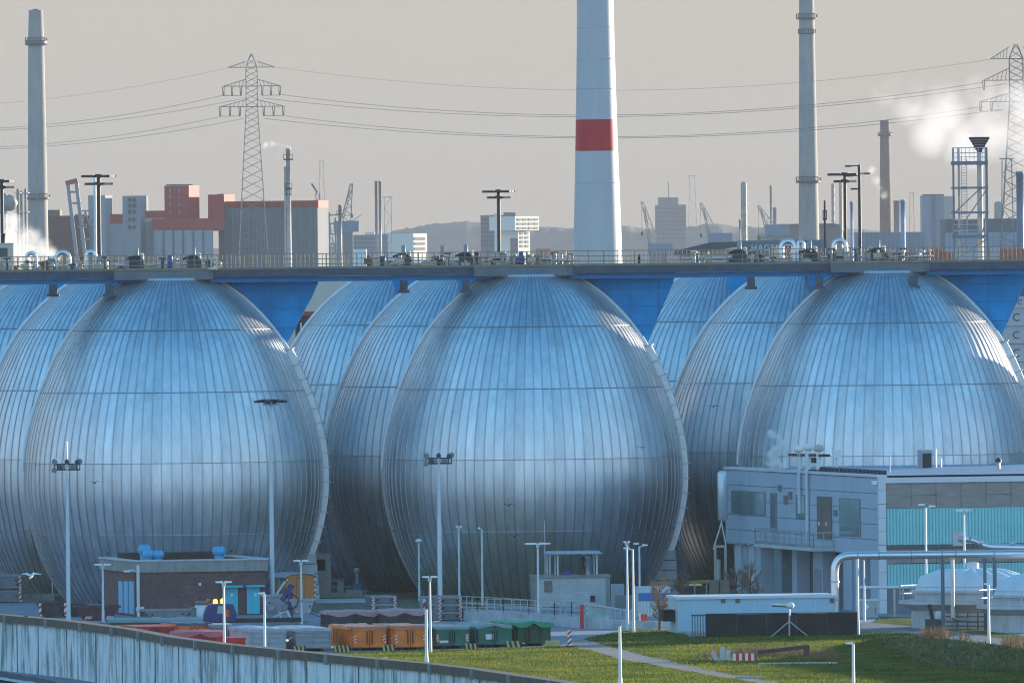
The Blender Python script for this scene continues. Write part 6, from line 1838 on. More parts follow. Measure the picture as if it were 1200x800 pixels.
# ---- block house -----------------------------------------------------------
def block_house():
    C = gnd(626, 711); yaw = R(4); dx = Vector((math.cos(yaw), math.sin(yaw), 0))
    t = thing('block_house', 'small white brick block house with a corrugated canopy above', 'block house', C, yaw)
    W, _ = on_face(C, dx, 715, 690); _, zt = on_face(C, dx, 660, 674.5)
    D = 3.4
    MB().b2((.2, .02, 0), (W - .3, D, zt - .12)).build('wall', WBRICK, t)
    MB().b2((0, 0, 0), (.197, D + .02, zt)).build('corner_pier', FCONC, t); MB().b2((W - .297, 0, 0), (W, D + .02, zt)).build('corner_pier', FCONC, t)
    MB().b2((-.05, -.08, zt - .117), (W + .05, D + .1, zt + .05)).build('parapet', FCONC, t)
    u0, z0 = on_face(C, dx, 638, 707); u1, z1 = on_face(C, dx, 647, 680)
    MB().b2((u0, -.03, z0 * .9 + .8), (u1, .017, z1)).build('door', mat('door_rust', (.24, .18, .15), .8, 0, .2, 2), t)
    u, z = on_face(C, dx, 694.5, 701); MB().b2((u - .16, -.04, z - .2), (u + .16, .017, z + .2)).build('vent', DARK, t)
    _, zc = on_face(C, dx, 660, 649.5); ca, _ = on_face(C, dx, 641, 649); cb, _ = on_face(C, dx, 706, 649)
    mb = MB(); n = 34; vs = []
    for i in range(n + 1):
        x = ca + (cb - ca) * i / n; dz = .05 * (i % 2)
        vs += [(x, .2, zc + dz), (x, D - .2, zc + dz + .1), (x, D - .2, zc + dz + .16), (x, .2, zc + dz + .06)]
    mb.add(vs, [(4 * i + q, 4 * i + (q + 1) % 4, 4 * i + 4 + (q + 1) % 4, 4 * i + 4 + q) for i in range(n) for q in range(4)])
    mb.build('canopy', mat('canopy_sheet', (.40, .46, .50), .45, .3, .1, 1), t)
    for x in (ca + .2, ca + .75, cb - .35):
        MB().bar((x, .5, zt + .05), (x, .5, zc), .10).bar((x, D - .5, zt + .05), (x, D - .5, zc + .08), .10).build('post', POLE, t)
    u, z = on_face(C, dx, 691, 665); MB().lathe([(.22, zt + .05), (.22, zc - .35), (.26, zc - .3), (.26, zc - .1), (.1, zc - .05)], 14, (u, 1.2, 0)).build('flue', STEEL, t)
    u2, z2 = on_face(C, dx, 685, 665); MB().lathe([(.25, zt + .05), (.25, zt + .5), (.09, zt + .6), (.09, zc - .5), (.22, zc - .4), (.05, zc - .15)], 12, (u2, 1.4, 0)).build('pump_shaft', DARK, t)
    ua, _ = on_face(C, dx, 660, 673); ub, _ = on_face(C, dx, 671, 673); MB().b2((ua, .4, zt + .053), (ub, 1.2, zt + .22)).build('blue_cover', mat('cover_blue', (.02, .05, .32), .5), t)
    for px, y in ((638.5, 610), (645, 650)):
        u, z = on_face(C, dx, px, y); MB().tube([(u, .3, zt), (u, .3, z)], .04, 6).build('antenna_pole', STEEL, t)
block_house()
# ---- curved ramp wall and railings ------------------------------------------
def ramp():
    bot = [(534, 726), (560, 728), (590, 729.5), (620, 731), (650, 733), (670, 735), (690, 736), (740, 736.5), (792, 736)]
    P = [gnd(x, y) for x, y in bot]
    t = thing('ramp_wall', 'curved pale ramp wall with stained base below the block house', 'wall', P[0])
    mb = MB(); o = P[0]; n = len(P); vs = []
    hs = [at(x, y, p.y).z for (x, _), y, p in zip(bot, (715, 716.5, 718, 720, 722.5, 722, 724, 727, 728), P)]
    for p, h in zip(P, hs):
        q = p - o; vs += [(q.x, q.y, 0), (q.x, q.y, h), (q.x, q.y + .35, h), (q.x, q.y + .35, 0)]
    mb.add(vs, [(4 * i + a, 4 * i + 4 + a, 4 * i + 4 + a + 1, 4 * i + a + 1) for i in range(n - 1) for a in range(3)] + [(0, 1, 2, 3), (4 * n - 1, 4 * n - 2, 4 * n - 3, 4 * n - 4)])
    mb.build('wall', streaked('ramp_concrete', (.44, .48, .51), (.24, .26, .25), 1.0, .5), t)
    r1 = MB()
    for (p, h), (p2, h2) in zip(list(zip(P, hs))[:6], list(zip(P, hs))[1:7]):
        a = p - o + Vector((0, .2, h)); b = p2 - o + Vector((0, .2, h2))
        railing(r1, a, b, .95, 1.3, (.5, .95), .055)
    r1.build('railing', mat('rail_pale', (.42, .46, .48), .5, .3), t)
    r2 = MB()
    for (x0, y0), (x1, y1) in (((536, 706), (571, 706)), ((571, 701.5), (650, 703.5)), ((650, 703.5), (690, 707))):
        a = gnd(x0, y0 + 11); b = gnd(x1, y1 + 11); za = at(x0, y0, a.y).z
        railing(r2, a - o, b - o, za, 1.7, (za * .5, za), .055)
    r2.build('railing', MATS['rail_pale'], t)
ramp()
def graffiti_fence():
    t = thing('fence', 'wire fence with red posts and a faded painted board', 'fence', gnd(681, 731))
    o = t.location
    A, B = gnd(684, 731), gnd(757, 735)
    k = ppm(A.y)
    for px, yt, yb in ((682, 708, 736),):
        a = gnd(px, yb); MB().box((a.x - o.x, a.y - o.y - .1, at(px, yt, a.y).z / 2), (.24, .2, at(px, yt, a.y).z)).build('post', REDW, t)
    def Q(px, py, y=0): p = at(px, py, A.y); return (p.x - o.x, A.y - o.y + y, p.z)
    a, b, c, d = Q(686, 726), Q(714, 727), Q(714, 712), Q(686, 708)
    MB().add([a, b, c, d, (a[0], a[1] + .05, a[2]), (b[0], b[1] + .05, b[2]), (c[0], c[1] + .05, c[2]), (d[0], d[1] + .05, d[2])], [(0, 1, 2, 3), (7, 6, 5, 4), (0, 4, 5, 1), (1, 5, 6, 2), (2, 6, 7, 3), (3, 7, 4, 0)]).build('board', mat('board_faded', (.30, .44, .43), .7, 0, .35, .9), t)
    m = MB().bar(Q(684, 707, -.06), Q(715, 711.5, -.06), .10).bar(Q(715, 711.5), Q(757, 718), .08)
    for i in range(8): x = 715 + i * 6; m.bar(Q(x, 735), Q(x, 711.5 + i * .95), .05)
    for i in range(16): m.bar(Q(715, 734 - i * 1.4), Q(757, 735 - i * 1.1), .012)
    for i in range(30): x = 715 + i * 1.4; m.bar(Q(x, 735), Q(x, 712 + i * .22), .012)
    m.build('mesh', STEEL, t)
    g2 = thing('red_pillar', 'pair of red gate pillars left of the bare tree', 'pillar', gnd(752, 736))
    for px in (752.5, 756.5):
        p = gnd(px, 736); MB().box((p.x - g2.location.x, 0, .45), (.2, .2, .9)).build('post', REDW if px > 750 else WHITE, g2)
    p = gnd(751, 736); MB().box((p.x - g2.location.x - .05, -.1, .5), (.09, .09, 1.0)).build('marker', WHITE, g2)
graffiti_fence()
def pale_container():
    C = gnd(748, 722); k = ppm(C.y)
    t = thing('site_container', 'pale site container with a blue band behind the bare tree', 'container', C, R(8))
    h = at(748, 687.5, C.y).z
    W = 38 / k
    MB().b2((0, 0, 0), (W, 2.4, h)).build('body', mat('site_white', (.52, .55, .56), .5, 0, .05, 1), t)
    MB().b2((.02, -.02, h * .52), (W - .02, 0, h * .80)).build('blue_band', mat('band_blue', (.03, .16, .42), .5), t)
    mb = MB()
    for i in range(10): mb.b2((W * i / 10, -.03, .05), (W * i / 10 + .05, 0, h * .5))
    mb.build('rib', WHITE, t)['kind'] = 'stuff'
    o = tag(MB().b2((0, 0, 0), (.9, .6, 1.6)).build('switch_box', mat('switch_grey', (.3, .34, .37), .5), loc=gnd(716, 712)), 'small grey switch box beside the block house', 'box')
pale_container()
lowwall('grey low shed wall between block house and site container', 721, 712, 747, 712, 697, mat('shed_grey', (.16, .18, .20), .8), 'low_shed', 'shed', 1.5)
# yellow handrail behind
def yrail():
    Y = 934
    t = thing('handrail', 'yellow handrail between the tank pier and the silver vessel', 'handrail', (at(790, 690, Y).x, Y, 0))
    def Q(px, py): p = at(px, py, Y); return (p.x - t.location.x, 0, p.z)
    MB().bar(Q(791, 683), Q(834, 680.5), .22).build('rail', mat('rail_yellow', (.42, .33, .10), .6), t)
    for px in (800, 814, 828): MB().bar((Q(px, 690)[0], .05, 0), Q(px, 683), .1).build('post', STEEL, t)
yrail()
# ---- bare trees ------------------------------------------------------------
BARK = mat('bare_bark', (0.13, 0.085, 0.06), 0.9, 0, 0.25, 3)
TWIG = mat('bare_twigs', (0.23, 0.145, 0.10), 0.9, 0, 0.25, 3)
def bare_tree(label, px, yb, yt, spread, seed, Y=None, dens=4):
    A = gnd(px, yb) if Y is None else Vector((at(px, yb, Y).x, Y, 0))
    H = at(px, yt, A.y).z
    rnd = random.Random(seed)
    t = thing('bare_tree', label, 'tree', A, 0, 'bare winter trees')
    MB().tube([(0, 0, -.1), (.03, 0, H * .25), (-.04, .03, H * .5), (.02, 0, H * .8)], [.10, .085, .06, .03], 8).build('trunk', BARK, t)
    mb = MB()
    def grow(p, d, l, r, lev):
        q = p + d * l
        mid = p + d * l * .5 + Vector((rnd.uniform(-1, 1), rnd.uniform(-1, 1), rnd.uniform(-.3, .6))) * l * .08
        mb.tube([p, mid, q], [r, r * .8, r * .55], 4, cap=False)
        if lev == 0: return
        for _ in range(dens):
            f = rnd.uniform(.25, 1.0)
            nd = (d + Vector((rnd.uniform(-1, 1), rnd.uniform(-1, 1), rnd.uniform(-.1, .7))) * .8).normalized()
            grow(p + d * l * f, nd, l * rnd.uniform(.4, .68), r * .55, lev - 1)
    for i in range(24):
        z = H * rnd.uniform(.14, .80); a = rnd.uniform(0, 2 * math.pi)
        d = Vector((math.cos(a) * spread, math.sin(a) * spread, rnd.uniform(.5, 1.1))).normalized()
        grow(Vector((0, 0, z)), d, H * rnd.uniform(.17, .30), .03, 3)
    mb.build('crown', TWIG, t)
    return t
bare_tree('bushy bare tree at the left end of the blue plant room', 773, 738, 677, .62, 4)
bare_tree('small bare tree behind the left end of the blue plant room', 799, 709, 670, .8, 7, Y=905, dens=4)
bare_tree('bare tree before the grey piers of the machine hall, right one', 880, 712, 658, .9, 9, Y=895, dens=4)
bare_tree('bare tree before the grey piers of the machine hall, left one', 863, 712, 664, .9, 12, Y=897, dens=4)
# ---- grass bank, dry grass, lawn debris ---------------------------------------
def bank():
    rnd = random.Random(8)
    # crest runs along the road edge, the slope faces us
    cr = [(1010, 748), (1050, 745), (1085, 744), (1110, 747), (1150, 752), (1200, 759), (1260, 768), (1330, 780)]
    ft = [(1010, 752), (1050, 764), (1085, 778), (1110, 783), (1150, 785), (1200, 788), (1260, 793), (1330, 800)]
    nseg = 60; m = 14; vs = []
    def lerp(L_, f):
        x = L_[0][0] + (L_[-1][0] - L_[0][0]) * f
        for (xa, ya), (xb, yb) in zip(L_, L_[1:]):
            if xa <= x <= xb: return x, ya + (yb - ya) * (x - xa) / (xb - xa)
        return L_[-1]
    for i in range(nseg + 1):
        f = i / nseg
        x, yc = lerp(cr, f); _, yf = lerp(ft, f)
        hh = 1.25 * min(1, max(0, (f - .06) * 5))
        c = gnd(x, yc, hh); b = gnd(x, yf, 0)
        # crest plateau then back slope down to the road
        for j in range(m + 1):
            s = j / m
            if s < .7:
                u = s / .7; z = hh * (u * u * (3 - 2 * u)); y = b.y + (c.y - b.y) * u; xx = b.x + (c.x - b.x) * u
            else:
                u = (s - .7) / .3; z = hh * (1 - u) ; y = c.y + 5.5 * u; xx = c.x + .2 * u
            z += (rnd.uniform(-.06, .07) if 0 < s < 1 and hh > 0 else 0)
            vs.append((xx, y, max(.005, z) if s not in (0, 1) else .0))
    mb = MB().add(vs, [(i * (m + 1) + j, (i + 1) * (m + 1) + j, (i + 1) * (m + 1) + j + 1, i * (m + 1) + j + 1) for i in range(nseg) for j in range(m)], 0, True)
    o = mb.build('grass_bank', grass_mat('bank_grass', (0.045, 0.075, 0.02), (0.10, 0.115, 0.03), (0.17, 0.14, 0.06), 0.5, 2.5)); me = o.data
    if sum(p.normal.z for p in me.polygons) < 0: me.flip_normals()
    tag(o, 'grassy bank below the road at the right', kind='structure')
bank()
STRAW = mat('dry_grass_blades', (0.26, 0.15, 0.075), 0.9, 0, 0.3, 2)
STRAWG = mat('green_grass_blades', (0.055, 0.09, 0.025), 0.9, 0, 0.35, 1)
def tufts(name, label, spots, n, hmin, hmax, m, seed, spread=.9):
    rnd = random.Random(seed); mb = MB()
    for _ in range(n):
        px, py, z = rnd.choice(spots)
        p = gnd(px + rnd.gauss(0, 4), py + rnd.gauss(0, .8), z)
        h = rnd.uniform(hmin, hmax); lean = rnd.uniform(-.25, .25); w_ = .02
        a = rnd.uniform(0, math.pi); ca, sa = math.cos(a) * w_, math.sin(a) * w_
        mb.add([(p.x - ca, p.y - sa, p.z - .05), (p.x + ca, p.y + sa, p.z - .05), (p.x + lean + ca * .2, p.y + rnd.uniform(-.1, .1), p.z + h)], [(0, 1, 2)])
    tag(mb.build(name, m), label, 'grass', kind='stuff')
tufts('dry_grass', 'reddish dry grass on the crest of the bank', [(1085 + i * 3, 745.5 + i * .05, 1.15) for i in range(9)] + [(1180 + i * 3, 756 + i * .2, 1.15) for i in range(6)] + [(1130, 750, 1.15)], 900, .3, .75, STRAW, 1)
tufts('dry_grass', 'dry weeds grown over the scrap on the lawn', [(835 + i * 4, 768, 0) for i in range(36)] + [(870 + i * 4, 764, 0) for i in range(18)] + [(938 + i * 4, 772, 0) for i in range(12)] + [(825 + i * 5, 771, 0) for i in range(6)], 2600, .15, .6, STRAW, 2)
def bank_tufts():
    rnd = random.Random(12); mb = MB()
    o = bpy.data.objects['grass_bank']; me = o.data
    polys = [p for p in me.polygons if p.normal.y < 0 or p.normal.z > .7]
    for _ in range(5200):
        p = rnd.choice(polys); c = p.center
        x, y, z = c.x + rnd.uniform(-.4, .4), c.y + rnd.uniform(-.6, .6), c.z
        h = rnd.uniform(.05, .17); w_ = .04; a = rnd.uniform(0, math.pi)
        mb.add([(x - math.cos(a) * w_, y - math.sin(a) * w_, z - .08), (x + math.cos(a) * w_, y + math.sin(a) * w_, z - .08), (x + rnd.uniform(-.15, .15), y + rnd.uniform(-.15, .1), z + h)], [(0, 1, 2)])
    tag(mb.build('rough_grass_tufts', mat('tuft_green', (0.12, 0.125, 0.04), .95, 0, .4, .6)), 'rough grass tufts on the bank', 'grass', kind='stuff')
bank_tufts()
def grass_cover():
    m = bpy.data.materials.new('grass_blades_backlit'); m.use_nodes = True; n = m.node_tree
    for q in list(n.nodes):
        if q.type != 'OUTPUT_MATERIAL': n.nodes.remove(q)
    out = [q for q in n.nodes if q.type == 'OUTPUT_MATERIAL'][0]
    df = n.nodes.new('ShaderNodeBsdfDiffuse'); tr = n.nodes.new('ShaderNodeBsdfTranslucent'); mx = n.nodes.new('ShaderNodeMixShader'); mx.inputs[0].default_value = .5
    tc = n.nodes.new('ShaderNodeTexCoord'); nz = n.nodes.new('ShaderNodeTexNoise'); nz.inputs['Scale'].default_value = .22; nz.inputs['Detail'].default_value = 6
    n.links.new(tc.outputs['Object'], nz.inputs['Vector'])
    cr = n.nodes.new('ShaderNodeValToRGB'); cr.color_ramp.elements[0].position = .36; cr.color_ramp.elements[0].color = (.055, .10, .022, 1); cr.color_ramp.elements[1].position = .66; cr.color_ramp.elements[1].color = (.19, .195, .038, 1)
    n.links.new(nz.outputs['Fac'], cr.inputs[0])
    for q in (df, tr): n.links.new(cr.outputs[0], q.inputs['Color'])
    n.links.new(df.outputs[0], mx.inputs[1]); n.links.new(tr.outputs[0], mx.inputs[2]); n.links.new(mx.outputs[0], out.inputs['Surface'])
    polys = []
    for o in bpy.data.objects:
        if o.name.startswith('lawn') and o.type == 'MESH': polys.append([(v.co.x, v.co.y) for v in o.data.vertices])
    def inside(P, x, y):
        c = False; j = len(P) - 1
        for i in range(len(P)):
            if (P[i][1] > y) != (P[j][1] > y) and x < (P[j][0] - P[i][0]) * (y - P[i][1]) / (P[j][1] - P[i][1]) + P[i][0]: c = not c
            j = i
        return c
    rnd = random.Random(31); vs = []; fs = []
    tries = 0
    while len(fs) < 100000 and tries < 260000:
        tries += 1
        px, py = rnd.uniform(360, 1215), rnd.uniform(737, 806)
        p = gnd(px, py)
        if not any(inside(P, p.x, p.y) for P in polys): continue
        h = rnd.uniform(.05, .15); w_ = rnd.uniform(.022, .048); a = rnd.uniform(-.9, .9) - .87
        ca, sa = math.cos(a) * w_, math.sin(a) * w_; i = len(vs)
        vs += [(p.x - ca, p.y - sa, .01), (p.x + ca, p.y + sa, .01), (p.x + rnd.uniform(-.06, .06), p.y + rnd.uniform(-.06, .06), h)]
        fs.append((i, i + 1, i + 2))
    tag(MB().add(vs, fs).build('grass_blades', m), 'short grass blades all over the lawns', 'grass', kind='stuff')
grass_cover()
def scrap():
    A = gnd(880, 770)
    t = thing('scrap_barrier', 'red and white barrier board lying in the weeds on the lawn', 'barrier', gnd(859, 776))
    o = t.location
    def Q(px, py, y=0, z=None): p = gnd(px, py) if z is None else at(px, py, o.y); return Vector((p.x - o.x, y, p.z if z else 0))
    x0 = 0; x1 = gnd(887, 775).x - o.x; n = 8
    for i in range(n):
        MB().b2((x1 * i / n, 0, .12), (x1 * (i + 1) / n - .005, .06, .52)).build('panel', WARN if i % 2 == 0 else REDW, t)
    t = thing('plank', 'long pale plank lying in front of the weeds', 'plank', gnd(889, 778.5)); x1 = gnd(981, 776.5).x - t.location.x
    MB().b2((0, 0, 0), (x1, .12, .12)).build('plank', CONCP, t)
    t = thing('pontoon', 'dark slanting beam lying behind the barrier board', 'beam', gnd(888, 773)); x1 = gnd(948, 772).x - t.location.x
    MB().bar((0, 0, .45), (x1, .3, .75), .25, .22).box((x1 - .15, .3, .5), (.35, .35, .55)).build('beam', DSK, t)
    for px, h, ry in ((838, .6, -28), (846.5, .85, 3), (853, .7, 6)):
        p = gnd(px, 774); q = thing('stone_slab', {838: 'tilted pale slab leaning left on the lawn', 846.5: 'tallest upright pale slab on the lawn', 853: 'upright slab touching the barrier board'}[px], 'slab', p)
        MB().box((0, 0, h / 2 - .05), (.28, .2, h), ry=R(ry)).build('slab', CONCP, q)
scrap()
o = tag(MB().b2((0, 0, 0), (1.5, .35, .14)).build('path_slab', CONC, loc=gnd(862, 795)), 'loose slab lying on the edge of the diagonal path', 'slab')
# ---- birds --------------------------------------------------------------------
GULLW = mat('gull_white', (.72, .70, .66), .7); GULLG = mat('gull_grey', (.34, .37, .40), .7); CROW = mat('crow_black', (.012, .012, .014), .7)
def bird(label, px, py, Y, span, tilt, m, wing, yaw=0, sit=False, cat='gull'):
    p = at(px, py, Y)
    t = thing('bird', label, cat, p, R(yaw))
    t.rotation_euler[1] = R(tilt)
    b = span * .42
    MB().tube([(-b * .5, 0, 0), (-b * .3, 0, .02), (0, 0, .03), (b * .3, 0, .04), (b * .48, 0, .06), (b * .6, 0, .05)], [b * .03, b * .10, b * .15, b * .11, b * .08, b * .015], 8).build('body', m, t)
    if not sit:
        for s in (-1, 1):
            w_ = MB(); c = b * .35
            pts = [(0, 0, .05), (s * span * .22, -.02, .05 + span * .12), (s * span * .5, .04, .05 + span * .06)]
            vs = []
            for (x, y, z), cc in zip(pts, (c, c * .85, c * .12)):
                vs += [(y + cc * .5, x, z), (y - cc * .5, x, z), (y - cc * .5, x, z - .02), (y + cc * .5, x, z - .02)]
            w_.add(vs, [(4 * i + q, 4 * i + (q + 1) % 4, 4 * i + 4 + (q + 1) % 4, 4 * i + 4 + q) for i in range(2) for q in range(4)])
            w_.build('wing', wing, t)
    else:
        MB().tube([(0, 0, -.12), (0, 0, 0)], .012, 5).build('leg', DARK, t)
    return t
bird('white gull gliding before the left tanks with raised wings', 37, 675, 850, 1.5, -30, GULLW, GULLW, 60)
bird('gull flying low between the two grey containers', 336, 750.5, 795, 1.4, 10, GULLW, GULLG, 80)
bird('dark bird flying before the middle of the left tank', 111, 566, 900, .8, 0, CROW, CROW, 70)
bird('dark bird flying high before the middle tank belly', 596, 592.5, 900, .8, 8, CROW, CROW, 70)
bird('dark bird flying low before the middle tank', 602.5, 629, 900, .75, -10, CROW, CROW, 100)
bird('dark bird flying before the upper right of the middle tank', 752, 525, 900, .55, 0, CROW, CROW, 80)
bird('dark bird flying before the second tank of the right group', 836, 477, 930, .8, 12, CROW, CROW, 80)
bird('crow sitting on the cap of the flood wall', 30, 722.5, gnd(30, 724.5, 3.1).y, .7, 0, CROW, CROW, 20, True, 'crow')
bird('white gull standing on the lawn below the orange container', 450, 771, gnd(450, 773).y, .9, 0, GULLW, GULLG, 0, True)
bird('white gull standing on the second orange container corner', 511, 728.5, gnd(511, 761).y + 1, .9, 0, GULLW, GULLG, 0, True)
bird('white gull sitting on the pipe before the turquoise front', 1187, 636.5, 882, .9, 0, GULLW, GULLG, 0, True)
bird('crow perched on the brick building parapet, left corner', 126, 648.5, gnd(157, 722).y + 8, .6, 0, CROW, CROW, 0, True, 'crow')
bird('crow perched on the brick building roof near the right vent', 271, 645, gnd(157, 722).y + 4, .6, -15, CROW, CROW, 0, True, 'crow')
bird('crow flying beside the white post on the lawn', 732, 741, gnd(727, 770).y, .5, 25, CROW, CROW, 70, False, 'crow')
# ------------------------------------------------------------------ equipment on the bridge deck
DECKG = 'small machines on the bridge deck'
SUNLIT_CREAM = mat('sunlit_cream_paint', (0.66, 0.54, 0.40), .5, 0, .14, 2)  # warm cream base colour stands in for sun on the deck fittings
DBLUE = mat('barrel_blue', (0.01, 0.10, 0.34), .4)
YD = 940.4
def dk(px, py, Y=YD): return at(px, py, Y)
def goose(label, x0, x1, ytop, r, m=PIPE, Y=YD, g='pipe bends on the bridge deck'):
    a, b = dk(x0, 310, Y), dk(x1, 310, Y); z = dk(x0, ytop, Y).z
    t = thing('pipe_bend', label, 'pipe', (a.x, Y, DZ), 0, g)
    w = b.x - a.x; h = z - DZ; rad = w / 2
    P = [(0, 0, 0), (0, 0, max(.05, h - rad))] + [(rad - rad * math.cos(math.pi * i / 10), 0, h - rad + rad * math.sin(math.pi * i / 10)) for i in range(1, 10)] + [(w, 0, max(.05, h - rad)), (w, 0, 0)]
    MB().tube(P, r, 12).build('pipe', m, t)
    for x in (0, w): MB().lathe([(r + .07, .15), (r + .07, .25)], 12, (x, 0, 0)).build('flange', STEEL, t)
    return t
goose('dark-topped pipe bend over the left edge deck', 31, 42, 296.5, .14)
goose('wide silver pipe bend left of the deck cabinet', 66, 81, 295.5, .17)
goose('silver pipe bend just left of the grey deck cabinet', 102, 111, 295, .18)
goose('tall silver pipe bend before the sign warehouse, left one', 916, 931, 282.5, .19)
goose('narrow silver pipe bend before the sign warehouse, right one', 935.5, 941.5, 283.5, .15)
goose('silver pipe bend right of the pale chimney foot', 977.5, 991, 281.5, .17)
def motor_unit(label, px, ytop, right=True):
    a = dk(px, 300); z = dk(px, ytop).z
    t = thing('agitator_drive', label, 'motor', (a.x, YD, DZ), 0, 'agitator drives over the tank tops')
    h = z - DZ
    MB().b2((-.5, -.4, 0), (.5, .4, h * .45)).build('frame', FASCIA, t)
    MB().lathe([(.55, h * .45), (.5, h * .55), (.28, h * .68)], 14).build('gearbox', DARK, t)
    MB().lathe([(.15, h * .62), (.15, h), (.01, h + .02)], 14).build('motor', mat('motor_dark_cream', (.30, .29, .27), .5), t)
    MB().lathe([(.13, h * .3), (.16, h * .72), (.01, h * .78)], 12, (.36, -.1, 0)).build('valve', SUNLIT_CREAM, t)
    MB().bar((-.3, -.3, h * .6), (-.75, -.3, h * .5), .14).build('flange', DARK, t)
    return t
for px, y, lab in ((160, 290, 'agitator drive with cream valve left of the blue barrel, left tank top'), (227, 290, 'agitator drive right of the blue barrel, left tank top'), (473, 287.5, 'agitator drive right of the white office, above the rear tanks'),
                   (546, 286.5, 'agitator drive with a blue part left of the middle tank top'), (866.5, 283, 'agitator drive before the gabled wing of the sign warehouse'), (949, 282, 'agitator drive at the right end of the sign warehouse'), (1029, 281, 'agitator drive on a grey block, right tank top')):
    motor_unit(lab, px, y)
def box_unit(name, label, cat, x0, x1, y0, y1, m, Y=YD, dep=.8, extra=None, group=None):
    a, b = dk(x0, y0, Y), dk(x1, y0, Y); zb = max(DZ, dk(x0, y1, Y).z)
    t = thing(name, label, cat, (a.x, Y, zb), 0, group)
    W, H = b.x - a.x, a.z - zb
    MB().b2((0, 0, 0), (W, dep, H)).build('case', m, t)
    MB().b2((-.04, -.04, H), (W + .04, dep + .04, H + .06)).build('lid', STEEL, t)
    if extra: MB().b2((W * extra[0], -.03, H * extra[1]), (W * extra[2], 0, H * extra[3])).build('louvre', extra[4], t)
    return t
box_unit('equipment_hut', 'cream equipment hut with a brown louvre at the left edge', 'hut', -14, 16, 286, 320, mat('hut_cream', (.66, .58, .48), .6, 0, .05, 1), 941, 1.6, (.45, .55, .76, .86, mat('louvre_brown', (.14, .12, .10), .6)))
p = dk(4, 286, 941); q = thing('hut_chimney', 'short dark chimney pipe on the cream equipment hut', 'pipe', (p.x, 941.8, p.z)); MB().lathe([(.08, 0), (.08, .55), (.12, .58), (.12, .72), (.01, .74)], 10).build('pipe', DARK, q)
box_unit('deck_cabinet', 'grey-green switch cabinet at the foot of the two-tier mast', 'cabinet', 111, 122, 300, 312, mat('cab_greygreen', (.36, .38, .35), .5), YD, .6)
box_unit('deck_cabinet', 'dark grey cabinet between the white posts, left tank top', 'cabinet', 223, 236, 303, 316, mat('cab_dark', (.12, .13, .15), .5), YD, .6)
box_unit('deck_cabinet', 'pale blue-grey cabinet left of the second blue barrel', 'cabinet', 597, 608, 301, 313, mat('cab_blue', (.22, .28, .34), .5), YD, .6)
box_unit('deck_cabinet', 'cream pump block below the middle floodlight mast', 'cabinet', 576, 594, 297, 312, SUNLIT_CREAM, YD, .7, (.1, .45, .9, .62, DARK))
box_unit('deck_cabinet', 'cream pump block left of the right tank platform', 'cabinet', 976, 993, 293, 308, SUNLIT_CREAM, YD, .7, (.1, .35, .9, .5, DARK))
box_unit('deck_cabinet', 'grey-green block under the right agitator drive', 'cabinet', 1020, 1040, 294, 305, mat('cab_green', (.24, .29, .28), .5), YD + .8, .6)
box_unit('deck_cabinet', 'cream locker behind the railing before the sign warehouse', 'cabinet', 904, 913, 290, 303, SUNLIT_CREAM, YD + .6, .6)
box_unit('deck_cabinet', 'brown-grey duct box right of the second blue barrel', 'cabinet', 617, 632, 299, 312, mat('duct_brown', (.22, .20, .18), .5, .3), YD, .6)
for x, lab in ((199, 'blue barrel standing on the left tank platform'), (611, 'blue barrel standing on the middle tank platform')):
    a = dk(x, 300); z = dk(x, 299 if x < 300 else 294.5).z
    t = thing('blue_barrel', lab, 'barrel', (a.x, YD - .4, DZ)); h = z - DZ
    MB().lathe([(.18, 0), (.20, .1), (.20, h - .12), (.17, h - .03), (.01, h)], 16).build('drum', DBLUE, t); MB().lathe([(.21, h * .3), (.225, h * .33), (.21, h * .36)], 16).lathe([(.21, h * .63), (.225, h * .66), (.21, h * .69)], 16).build('hoop', DBLUE, t)
def white_frame():
    a = dk(238, 303); b = dk(255, 303)
    t = thing('access_frame', 'cream access gate frame at the right end of the left platform', 'gate', (a.x, 937.6, DZ)); W = b.x - a.x; h = a.z - DZ
    for x in (0, W * .62, W): MB().bar((x, 0, 0), (x, 0, h), .10).build('post', SUNLIT_CREAM, t)
    MB().bar((0, 0, h), (W, 0, h), .09).bar((0, 0, h * .15), (W, 0, h * .15), .16).bar((W, 0, .1), (W + .35, 0, h * .4), .08).build('rail', SUNLIT_CREAM, t)
    for x0, y0, lab in ((665, 300, 'cluster of cream valves at the right end of the middle platform'), (1083, 292, 'cluster of cream valves at the right end of the right platform')):
        p = dk(x0, y0); t = thing('valve_cluster', lab, 'valves', (p.x, 938.2, DZ)); rnd = random.Random(x0)
        for i in range(7):
            x = rnd.uniform(-.7, .5); hh = rnd.uniform(.3, .95)
            MB().tube([(x, i * .1, 0), (x, i * .1, hh)], rnd.uniform(.05, .1), 8).lathe([(.01, hh - .1), (.15, hh), (.01, hh + .1)], 10, (x, i * .1, 0)).build('valve', SUNLIT_CREAM if i % 3 else STEEL, t)
        MB().tube([(-.9, 0, .45), (.6, 0, .45)], .09, 8).build('pipe', PIPE, t)
white_frame()
